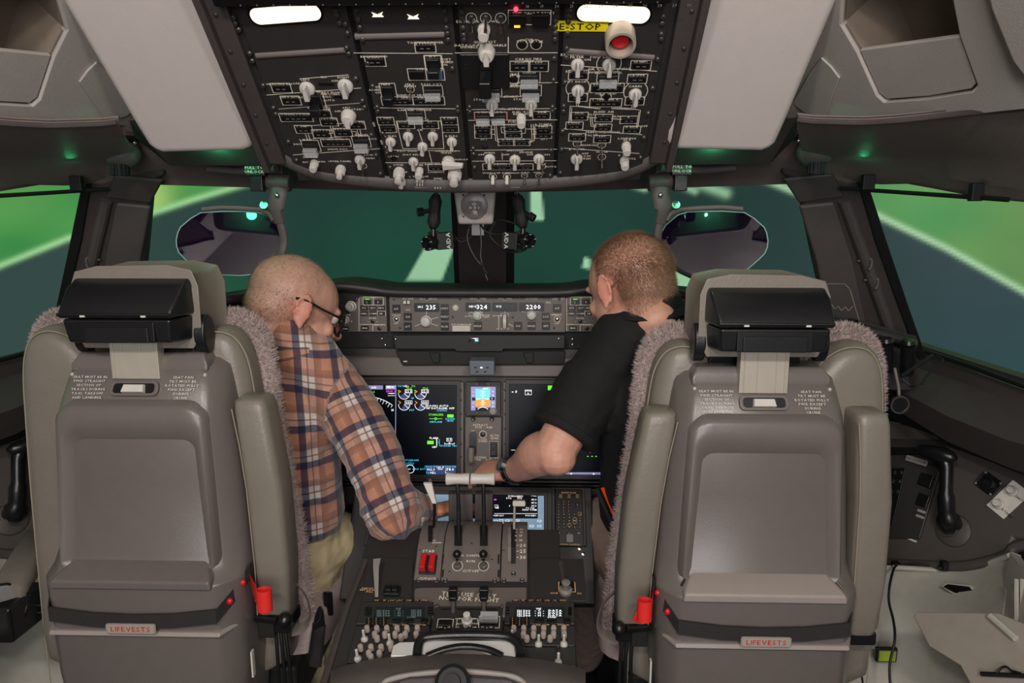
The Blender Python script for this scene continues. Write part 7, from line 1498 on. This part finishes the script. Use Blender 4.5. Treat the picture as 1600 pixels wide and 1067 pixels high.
# ---------- right: black polo
Hc = P(984, 449, 1.46); HR = hframe(Hc, R(38), R(-20), R(3))
nk = P(1020, 500, 1.435); shL_, shR_ = P(930, 590, 1.43), P(1092, 570, 1.48); pel, che = P(1068, 880, 1.45), P(1018, 690, 1.46)
EL, WR = P(866, 704, 1.36), P(798, 737, 1.51); EL2, WR2 = P(1110, 790, 1.50), P(1060, 800, 1.65)
t = thing('person', (pel.x, pel.y, 0), 'seated person with short brown hair, black polo shirt and wristwatch, reaching towards the centre', 'person')
mb = MBJ(); head_shapes(mb, HR); mb.tube([HR @ V((0,-.030,-.040)), HR @ V((0,-.048,-.085)), nk, nk-V((0,0,.05))], [.052,.050,.052,.056], 20)
torso(mb, pel, che, nk, shL_, shR_, .84); mb.tube([shL_, (shL_+EL)/2, EL], [.054,.050,.045], 14)
fa = EL+(WR-EL)*.3+V((-.004,0,.006)); mb.tube(smoothpts([EL+V((.0,.0,.0)), fa, EL+(WR-EL)*.65, WR], 4), [.044,.045,.047,.048,.047,.044,.041,.038,.035,.032,.030,.028,.027], 18); mb.ell(EL+V((.005,-.008,-.012)), (.042,.040,.038), 14)
hand(mb, WR, V((-.72,.5,-.14)), V((.25,.2,-1)), 1, (28,35,25), 6); mb.tube([shR_, EL2], [.05,.042], 12); mb.tube([EL2, WR2], [.042,.028], 12); hand(mb, WR2, V((-.2,.9,-.2)), V((0,0,-1)), -1)
hipL, hipR = P(1015, 885, 1.43), P(1100, 885, 1.43); knL, ftL = P(946, 824, 1.57), V((.29, 1.85, .09)); knR, ftR = P(1090, 830, 1.62), V((.50, 1.85, .09))
for a, b, c in ((hipR, knR, ftR), (hipL, knL, ftL)): mb.tube([a, b, c], [.075,.055,.040], 14); mb.tube([c, c+V((0,.16,-.03))], [.038,.03], 10)
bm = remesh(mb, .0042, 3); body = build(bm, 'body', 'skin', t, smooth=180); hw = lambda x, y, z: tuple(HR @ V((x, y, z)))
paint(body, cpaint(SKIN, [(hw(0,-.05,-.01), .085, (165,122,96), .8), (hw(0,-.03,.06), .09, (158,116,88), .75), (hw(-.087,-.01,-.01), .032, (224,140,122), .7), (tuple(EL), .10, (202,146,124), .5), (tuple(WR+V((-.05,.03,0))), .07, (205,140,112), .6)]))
def hm(v, p, r_):
    if v.y > .45 and v.z < .62: return False
    if v.y > .1 and v.z < .05: return False
    if v.y > -.1 and v.z < -.25: return False
    if v.z < -.80: return r_.random() < .1
    if v.z < -.62: return r_.random() < .4
    return True
def hd_(v, p, r_):
    c = V((.012,-.045,.105)); q = p-c; q = q-V(v)*q.dot(v)
    if q.length < .001: q = V((0,-1,0))
    sw = q.normalized(); tw = V(v).cross(sw); return (sw*.7+tw*.5+V(v)*.55+V((r_.gauss(0,.22), r_.gauss(0,.22), r_.gauss(0,.22)))).normalized()
hb_ = hairs('hair', HR, body, 'hair_brown', 26000, hm, .0095, .00030, 8, hd_)
m = MB(); Ew = WR+(EL-WR)*.10
wd = (EL-WR).normalized(); m.tube([Ew-wd*.010, Ew+wd*.010], [.034,.034], 24); mat('watch_band', (22,20,19), .35); wt = build(m, 'wristwatch', 'watch_band', body, bevel=.002, label='dark metal wristwatch')
m = MB(); up_ = V((.2,-.75,.6)); up_ = (up_-wd*up_.dot(wd)).normalized(); m.cyl(Ew+up_*.030, Ew+up_*.040, .017, .016, 20); build(m, 'watch_case', 'steel', wt)
m = MB(); 
for k in range(12):
    a = 2*math.pi*k/12; e1 = up_; e2 = wd.cross(up_); m.box((0,0,0), (.003,.003,.003), Matrix.Translation(Ew+(e1*math.cos(a)+e2*math.sin(a))*.034))
build(m, 'watch_links', 'fastener', wt)
sb = MBJ(); torso(sb, pel, che, nk-V((0,0,.014)), shL_+V((-.012,0,0)), shR_+V((.012,0,0)), 1.07, False)
sb.tube([nk-V((0,0,.018)), (nk+shL_)/2+V((0,0,.016)), shL_+V((0,0,.004))], [.078,.074,.064], 18); sb.tube([nk-V((0,0,.018)), (nk+shR_)/2+V((0,0,.020)), shR_], [.078,.074,.064], 18)
for q in (shL_+V((-.0,0,-.008)), shR_): sb.ell(q, (.074,.070,.070), 18)
um = (shL_+EL)/2; sl_ = (EL-shL_).normalized(); MB.tube(sb, [shL_, um, EL-sl_*.040], [.072,.070,.071], 20); sb.tube([shR_, shR_+(EL2-shR_)*.8], [.070,.066], 18); cu_ = (nk-pel).normalized(); sb.tube([nk-cu_*.02, nk+cu_*.028], [.078,.066], 20)
sm_ = remesh(sb, .0055, 4); sm_ = wrinkle(sm_, .0010, 30, 14, [(shL_+V((.04,0,-.09)), (.5,0,-.8), .08, 70, .004), (tuple(um), (.2,.3,1), .08, 60, .003), (tuple((pel+che)/2), (.3,0,1), .12, 50, .003)])
shirt = build(sm_, 'polo_shirt', 'polo_black', t, smooth=180, label='black short-sleeved polo shirt')
mc = MB(); ce = nk+cu_*.026; rg = [ce+V((.068*math.cos(a), .062*math.sin(a), .012*math.sin(a+.6))) for a in [2*math.pi*k/24 for k in range(25)]]; mc.tube(rg, [(.008,.020)]*25, 8, upv=(0,0,1)); build(mc, 'collar', 'polo_black', shirt, smooth=60)
m = MB(); he = EL-sl_*.042; m.tube([he-sl_*.012, he+sl_*.004], [.0735,.0745], 24); build(m, 'sleeve_hem', 'polo_black', shirt, bevel=.002)
tb_ = MBJ(); tb_.ell(pel-V((0,0,.03)), (.17,.13,.10), 20); tb_.ell(pel+(che-pel).normalized()*.07, (.150,.120,.080), 20)
for a, b, c in ((hipR, knR, ftR), (hipL, knL, ftL)): tb_.tube([a, (a+b)/2, b], [.100,.092,.078], 18); tb_.ell(b, (.074,.074,.074), 18); tb_.tube([b, b+(c-b)*.35, b+(c-b)*.93], [.068,.068,.058], 18)
tm = remesh(tb_, .0065, 4); tm = wrinkle(tm, .0012, 30, 19, [(tuple((hipL+knL)/2), (.4,.2,1), .10, 60, .003)]); build(tm, 'trousers', 'grey_trousers', t, smooth=180, label='grey-brown trousers')
for c in (ftR, ftL):
    m = MB(); m.tube([c+V((0,-.07,-.035)), c+V((0,-.02,-.03)), c+V((0,.08,-.040)), c+V((0,.19,-.055))], [(.035,.040),(.050,.045),(.038,.046),(.022,.036)], 16, upv=(0,0,1)); build(m, 'shoe', 'shoe_black', t)
# orange-backed phone on the lap
pa, pb = P(933, 764, 1.42), P(956, 818, 1.37); t = thing('phone', pb, 'black phone in bright orange case lying on the lap of the person in black polo', 'phone'); dx_ = V((.040,.015,.0)); nn_ = (pb-pa).cross(dx_).normalized(); nn_ = nn_ if nn_.dot(CAM-pa) > 0 else -nn_
m = MB(); m.prism([pa, pb, pb+dx_, pa+dx_], nn_*.008); mat('orange', (235,80,30), .5); build(m, 'case', 'orange', t, bevel=.003, label='orange phone case')
m = MB(); m.prism([pa-dx_*.12, pb-dx_*.12, pb+dx_*.10, pa+dx_*.10], nn_*.011); build(m, 'edge', 'black_plastic', t, bevel=.002)
# ------------------------------------------------ side consoles (right, mirrored to the left)
CS = plane3(P(1395,665,1.72), P(1600,740,1.45), P(1395,880,1.55))
def c1(x, y): return CS.uv(1330+x/2.19, 580+y/2.19)
def cc(x, y, n=0): return CS.at(*c1(x,y), n)
lowp = plane3(P(1395,885,1.52), P(1600,860,1.30), P(1380,1025,1.38))
TB = plane3(P(1430,960,1.22), P(1600,975,1.08), P(1500,1067,1.08))
for s, side in ((1, 'right'), (-1, 'left')):
    f = (lambda z: z) if s == 1 else mirror
    def fr(pl):   # frame of a plane on this side, with readable text
        if s == 1: return pl
        return Plane(V((-pl.o.x, pl.o.y, pl.o.z)), V((pl.u.x, -pl.u.y, -pl.u.z)), V((-pl.v.x, pl.v.y, pl.v.z)))
    t = thing('side_console', (s*1.1, 1.5, .6), 'sloping dark grey side console with steering tiller beneath the %s side window' % side, 'side console')
    m = MB(CS.M); m.plate([c1(*p) for p in ((-400,150),(50,150),(140,170),(250,190),(380,235),(480,275),(600,330),(900,460),(900,620),(640,585),(560,575),(540,625),(440,655),(330,662),(200,655),(100,650),(-400,660))], -.03, 0); build(f(m), 'panel', 'console_grey', t, bevel=.010, bseg=3)
    m = MB(); m.tube(smoothpts([cc(*p, -.004) for p in ((0,652),(130,655),(250,662),(360,665),(440,655),(530,628),(560,600),(640,590),(800,600))], 4), .012, 10); build(f(m), 'lower_edge', 'console_grey', t)
    # recessed switch plate
    m = MB(CS.M); m.plate([c1(*p) for p in ((0,232),(342,238),(325,290),(240,575),(0,572))], 0, .008); b = build(f(m), 'switch_plate', 'panel_dark', t, bevel=.003)
    m = MB(CS.M); m.plate([c1(*p) for p in ((0,262),(338,266),(330,290),(0,290))], .008, .012); build(f(m), 'plate_rim', 'button_black', b, bevel=.002)
    m = MB(CS.M); m.plate([c1(*p) for p in ((0,340),(195,335),(150,530),(0,530))], .008, .013); build(f(m), 'key_field', 'button_black', b, bevel=.001)
    kk = MB(CS.M)
    for x, y in ((155,350),(178,350),(150,380),(172,380),(145,415),(165,415),(20,350),(20,390)): q = f(MB(CS.M).box((*c1(x,y),.015),(.010,.010,.006))); build(q, 'key', 'black_plastic', b, bevel=.001)
    m = MB(CS.M); m.box((*c1(265,378),.012),(.030,.030,.010)); m.box((*c1(252,445),.010),(.026,.030,.006)); build(f(m), 'rocker_switch', 'button_black', b, bevel=.002)
    m = MB(CS.M)
    for x, y in ((247,482),(242,500)): m.plate(rrect(.020,.006,.0028,3,c1(x,y)), .008, .0095)
    build(f(m), 'small_label', 'shell_grey_light', b)
    m = MB(CS.M); m.box((*c1(185,568),.002),(.055,.004,.003)); build(f(m), 'bright_strip', 'paper_white', t)
    o = cc(232,310,.012); o = V((s*o.x,o.y,o.z)); LPn = fr(CS); m = MB(Matrix.Translation(o) @ LPn.M.to_3x3().to_4x4()); m.box((0,0,0),(.052,.014,.001)); m.mi = 1; m.text('NO STORAGE', (0,0), .0065, .0008); build(m, 'notice_label', ['shell_grey_light','button_black'], t, smooth=0)
    # tiller
    base = cc(352,548,0); hd = cc(345,312,.115); m = MB(CS.M @ Matrix.Translation((*c1(352,545),0))); m.lathe([(0,0),(.038,0),(.036,.006),(.026,.010),(0,.010)], 28); tb = build(f(m), 'tiller_base', 'console_grey', t)
    m = MB(); m.tube(smoothpts([cc(350,530,.012), cc(352,500,.035), cc(362,430,.055), cc(372,360,.068), cc(370,335,.072)], 5), [.024]*5+[.018]*5+[.014]*6+[.015]*5, 14); build(f(m), 'tiller_stem', 'black_plastic', tb, smooth=60)
    m = MB(); m.tube([cc(*p, h) for *p, h in ((272,300,.080),(290,300,.080),(330,308,.080),(370,318,.080),(400,326,.080),(415,330,.080))], [.006,.013,.018,.018,.013,.005], 14); build(f(m), 'tiller_handle', 'black_plastic', tb, smooth=60)
    m = MB(); m.tube(smoothpts([cc(335,560,.03), cc(352,568,.03), cc(372,566,.03), cc(382,552,.03)], 4), .0018, 8); build(f(m), 'chrome_crescent', 'steel', tb)
    # square gauge
    Mg = CS.M @ Matrix.Translation((*c1(472,385),0)) @ Matrix.Rotation(R(-22), 4, 'Z'); m = MB(Mg); m.ring(rrect(.046,.040,.008), rrect(.040,.034,.006), 0, .006); m.box((0,0,.002),(.042,.036,.002)); g_ = build(f(m), 'gauge', 'button_black', t, bevel=.001)
    m = MB(Mg); m.lathe([(0,.002),(.015,.002),(.014,.007),(.009,.008),(.008,.004),(0,.004)], 20); build(f(m), 'gauge_dial', 'black_plastic', g_)
    for a, b2 in ((-.019,-.016),(.019,-.016),(-.019,.016),(.019,.016)): build(f(MB(Mg).ell((a,b2,.006),(.003,.003,.0015),8)), 'screw', 'knob_grey', g_)
    # white plate with two knobs
    Mw = CS.M @ Matrix.Translation((*c1(540,440),.002)) @ Matrix.Rotation(R(-24), 4, 'Z'); m = MB(Mw); m.plate(rrect(.044,.078,.002), 0, .003); w1 = build(f(m), 'light_switch_plate', 'paper_white', t, bevel=.0006)
    for dy, tt in ((.020,'CHART'),(-.020,'WORKTABLE')):
        m = MB(Mw); m.lathe([(0,.003),(.011,.003),(.011,.009),(.008,.012),(.007,.022),(0,.022)], 20, Matrix.Translation((-.004,dy,0))); build(f(m), 'dimmer_knob', 'knob_white', w1)
        o = Mw @ V((.006,dy-.004,.0035)); o = V((s*o.x,o.y,o.z)); Mt = (Mw.to_3x3() if s == 1 else fr(Plane((0,0,0), Mw.to_3x3() @ V((1,0,0)), Mw.to_3x3() @ V((0,1,0)))).M.to_3x3()).to_4x4(); m = MB(Matrix.Translation(o) @ Mt); m.text(tt, (.004,0), .0065, .0004); build(m, 'knob_text', 'button_black', w1, smooth=0)
    # inner dark wall between sill and console
    m = MB(); strip(m, [[P(1385,600,1.66), P(1480,685,1.52), P(1580,728,1.40), P(1750,780,1.2)], [P(1385,650,1.74), P(1480,700,1.62), P(1580,738,1.50), P(1750,800,1.3)]], .02); build(f(m), 'gap_panel', 'black_matte', t)
    # worktable side: pale lower wall
    t2 = thing('side_wall_trim', (s*.95, 1.4, .3), 'pale grey lower sidewall with a dark recessed pull on the %s side' % side, 'wall trim')
    m = MB(); strip(m, [[P(1290,878,1.55), P(1400,884,1.52), P(1480,886,1.48), P(1540,876,1.42), P(1580,862,1.36)], [P(1290,905,1.52), P(1400,905,1.50), P(1480,906,1.45), P(1540,896,1.40), P(1580,885,1.34)], [P(1290,1010,1.42), P(1390,1010,1.40), P(1470,1000,1.34), P(1530,960,1.30), P(1570,930,1.28)], [P(1290,1140,1.3), P(1390,1140,1.28), P(1470,1120,1.22), P(1530,1060,1.20), P(1560,1020,1.2)]], .02); w2 = build(f(m), 'wall_skin', 'side_white', t2, smooth=50)
    m = MB(); m.tube([P(1395,886,1.505), P(1480,892,1.47), P(1545,880,1.41), P(1578,868,1.35)], .006, 8); build(f(m), 'bead', 'side_white', t2)
    m = MB(); strip(m, [[P(1578,862,1.355), P(1605,900,1.24), P(1700,920,1.1)], [P(1560,960,1.27), P(1600,990,1.16), P(1700,1020,1.02)]], .02); build(f(m), 'rear_skin', 'side_white', t2)
    for x in (1588, 1597): m = MB(); m.tube([P(x,905,1.245), P(x,975,1.20), P(x+14,985,1.18)], .004, 6); build(f(m), 'ridge', 'side_white', t2)
    PU = plane3(P(1470,908,1.435), P(1535,905,1.375), P(1500,945,1.385)); m = MB(PU.M); m.plate([PU.uv(*p) for p in ((1470,916),(1480,910),(1518,914),(1534,931),(1530,939),(1492,930))], -.006, .004); pu = build(f(m), 'pull_rim', 'side_white', t2, bevel=.002)
    m = MB(PU.M); m.plate([PU.uv(*p) for p in ((1476,917),(1483,913),(1516,917),(1528,931),(1526,934),(1493,926))], .004, .006); build(f(m), 'recess', 'button_black', pu)
    m = MB(); c = P(1384,1022,1.365); m.box((0,0,0), (.046,.01,.034), Matrix.Translation(c)); b = build(f(m), 'lamp_frame', 'black_plastic', t2, bevel=.003)
    m = MB(); m.box((0,-.006,0), (.036,.004,.024), Matrix.Translation(c)); build(f(m), 'green_window', 'lime', b, bevel=.001)
    # folding table
    t3 = thing('side_table', (s*1.0, 1.1, .5), 'flat pale folding table at the bottom %s, below the side console' % side, 'table')
    m = MB(TB.M); m.plate([TB.uv(*p) for p in ((1426,962),(1432,955),(1560,957),(1640,990),(1700,1100),(1560,1150),(1512,1062),(1500,1040),(1452,1010)) ], -.012, 0); build(f(m), 'table_top', 'tray_grey', t3, bevel=.003)
    m = MB(); m.tube([TB.at(*TB.uv(1550,965), .006), TB.at(*TB.uv(1590,1000), .006)], .006, 8); build(f(m), 'hinge_bar', 'side_white', t3)
    m = MB(); m.tube([TB.at(*TB.uv(1536,1055), .006), TB.at(*TB.uv(1640,1060), .006)], .004, 8); m.tube(smoothpts([TB.at(*TB.uv(*p), .01) for p in ((1562,1055),(1570,1047),(1578,1046),(1586,1052),(1600,1056))], 3), .002, 6); build(f(m), 'paper_clip_bar', 'black_plastic', t3)
    # two cable clamps on the console edge and cable
    for x in (160, 325):
        c = cc(x, 668, .01); m = MB(); m.box((0,0,0), (.014,.014,.022), Matrix.Translation(c)); m.cyl(c+V((-.012,0,-.006)), c+V((.014,0,-.006)), .006, .006, 10); build(f(m), 'cable_clip', 'black_plastic', t, bevel=.002)
    # two black cylinders and a clamp frame at the sill corner
    for k, (px_, py_, Y_) in enumerate(((1384,535,1.50),(1419,538,1.50))):
        c = P(px_, py_, Y_); d = V((s*c.x, c.y, c.z)); m = MB(); m.cyl(d, d+V((s*.02,.03,-.07)), .015, .015, 16); m.cyl(d+V((0,0,.002)), d+V((-s*.001,-.001,.010)), .0155, .013, 16)
        build(m, 'oxygen_cylinder' if False else 'black_tube', 'black_plastic', label='%s black tube of the pair standing in the %s sill corner by the window pillar' % (('inner','outer')[k], side), cat='tube')
m = MB(); m.tube(smoothpts([P(1398,575,1.45), P(1401,590,1.45), P(1404,605,1.45), P(1405,622,1.45)], 4), .003, 8); m.v and None
build(m, 'wire', 'knob_grey', label='short pale wire hanging from the right sill corner to a chrome ring', cat='wire')
c = P(1405,632,1.44); m = MB(Matrix.Translation(c) @ Matrix.Rotation(R(90), 4, 'X')); m.lathe([(.0165,-.004),(.020,-.004),(.020,.004),(.0165,.004),(.0165,-.004)], 24); t = build(m, 'vent_ring', 'steel', label='round chrome-rimmed lens hanging beside the right seat shoulder', cat='ring')
build(MB(Matrix.Translation(c) @ Matrix.Rotation(R(90), 4, 'X')).lathe([(0,-.003),(.0165,-.003),(.0165,.003),(0,.003)], 24), 'dark_lens', 'black_plastic', t)
for pts, lb, r_ in (([(1402,882,1.5),(1396,890,1.45),(1390,915,1.4),(1389,940,1.38),(1396,970,1.34),(1398,1000,1.3),(1390,1040,1.28),(1392,1080,1.25)], 'black cable dropping from the right console edge past the lime light', .0026),
        ([(1402,884,1.52),(1430,880,1.5),(1460,884,1.48),(1478,886,1.47)], 'black cable running along the clips on the right console edge', .0022), ([(1346,1000,1.34),(1345,1040,1.3),(1350,1080,1.26)], 'thin black cord hanging below the right seat side cushion', .002)):
    build(MB().tube(smoothpts([P3(p) for p in pts], 5), r_, 8), 'cable', 'rubber', label=lb, cat='cable')
m = MB(); m.tube([P(1408,588,1.45), P(1457,555,1.50)], .004, 8); m.tube(smoothpts([P(*p) for p in ((1462,556,1.48),(1473,562,1.46),(1466,572,1.45),(1450,585,1.43),(1440,600,1.42))], 4), .0025, 8); m.tube(smoothpts([P(*p) for p in ((1410,592,1.45),(1422,602,1.44),(1430,603,1.43))], 4), .0025, 8)
build(m, 'window_crank', 'rubber', label='black folding crank handle lying on the right window sill', cat='handle')
# ------------------------------------------------ groups for repeated things
_by = {}
for o in COL.objects:
    if o.parent is None and 'category' in o: _by.setdefault(o.name.split('.')[0], []).append(o)
for k, l in _by.items():
    if len(l) > 1:
        for o in l: o['group'] = k.replace('_', ' ')+'s in the cockpit'
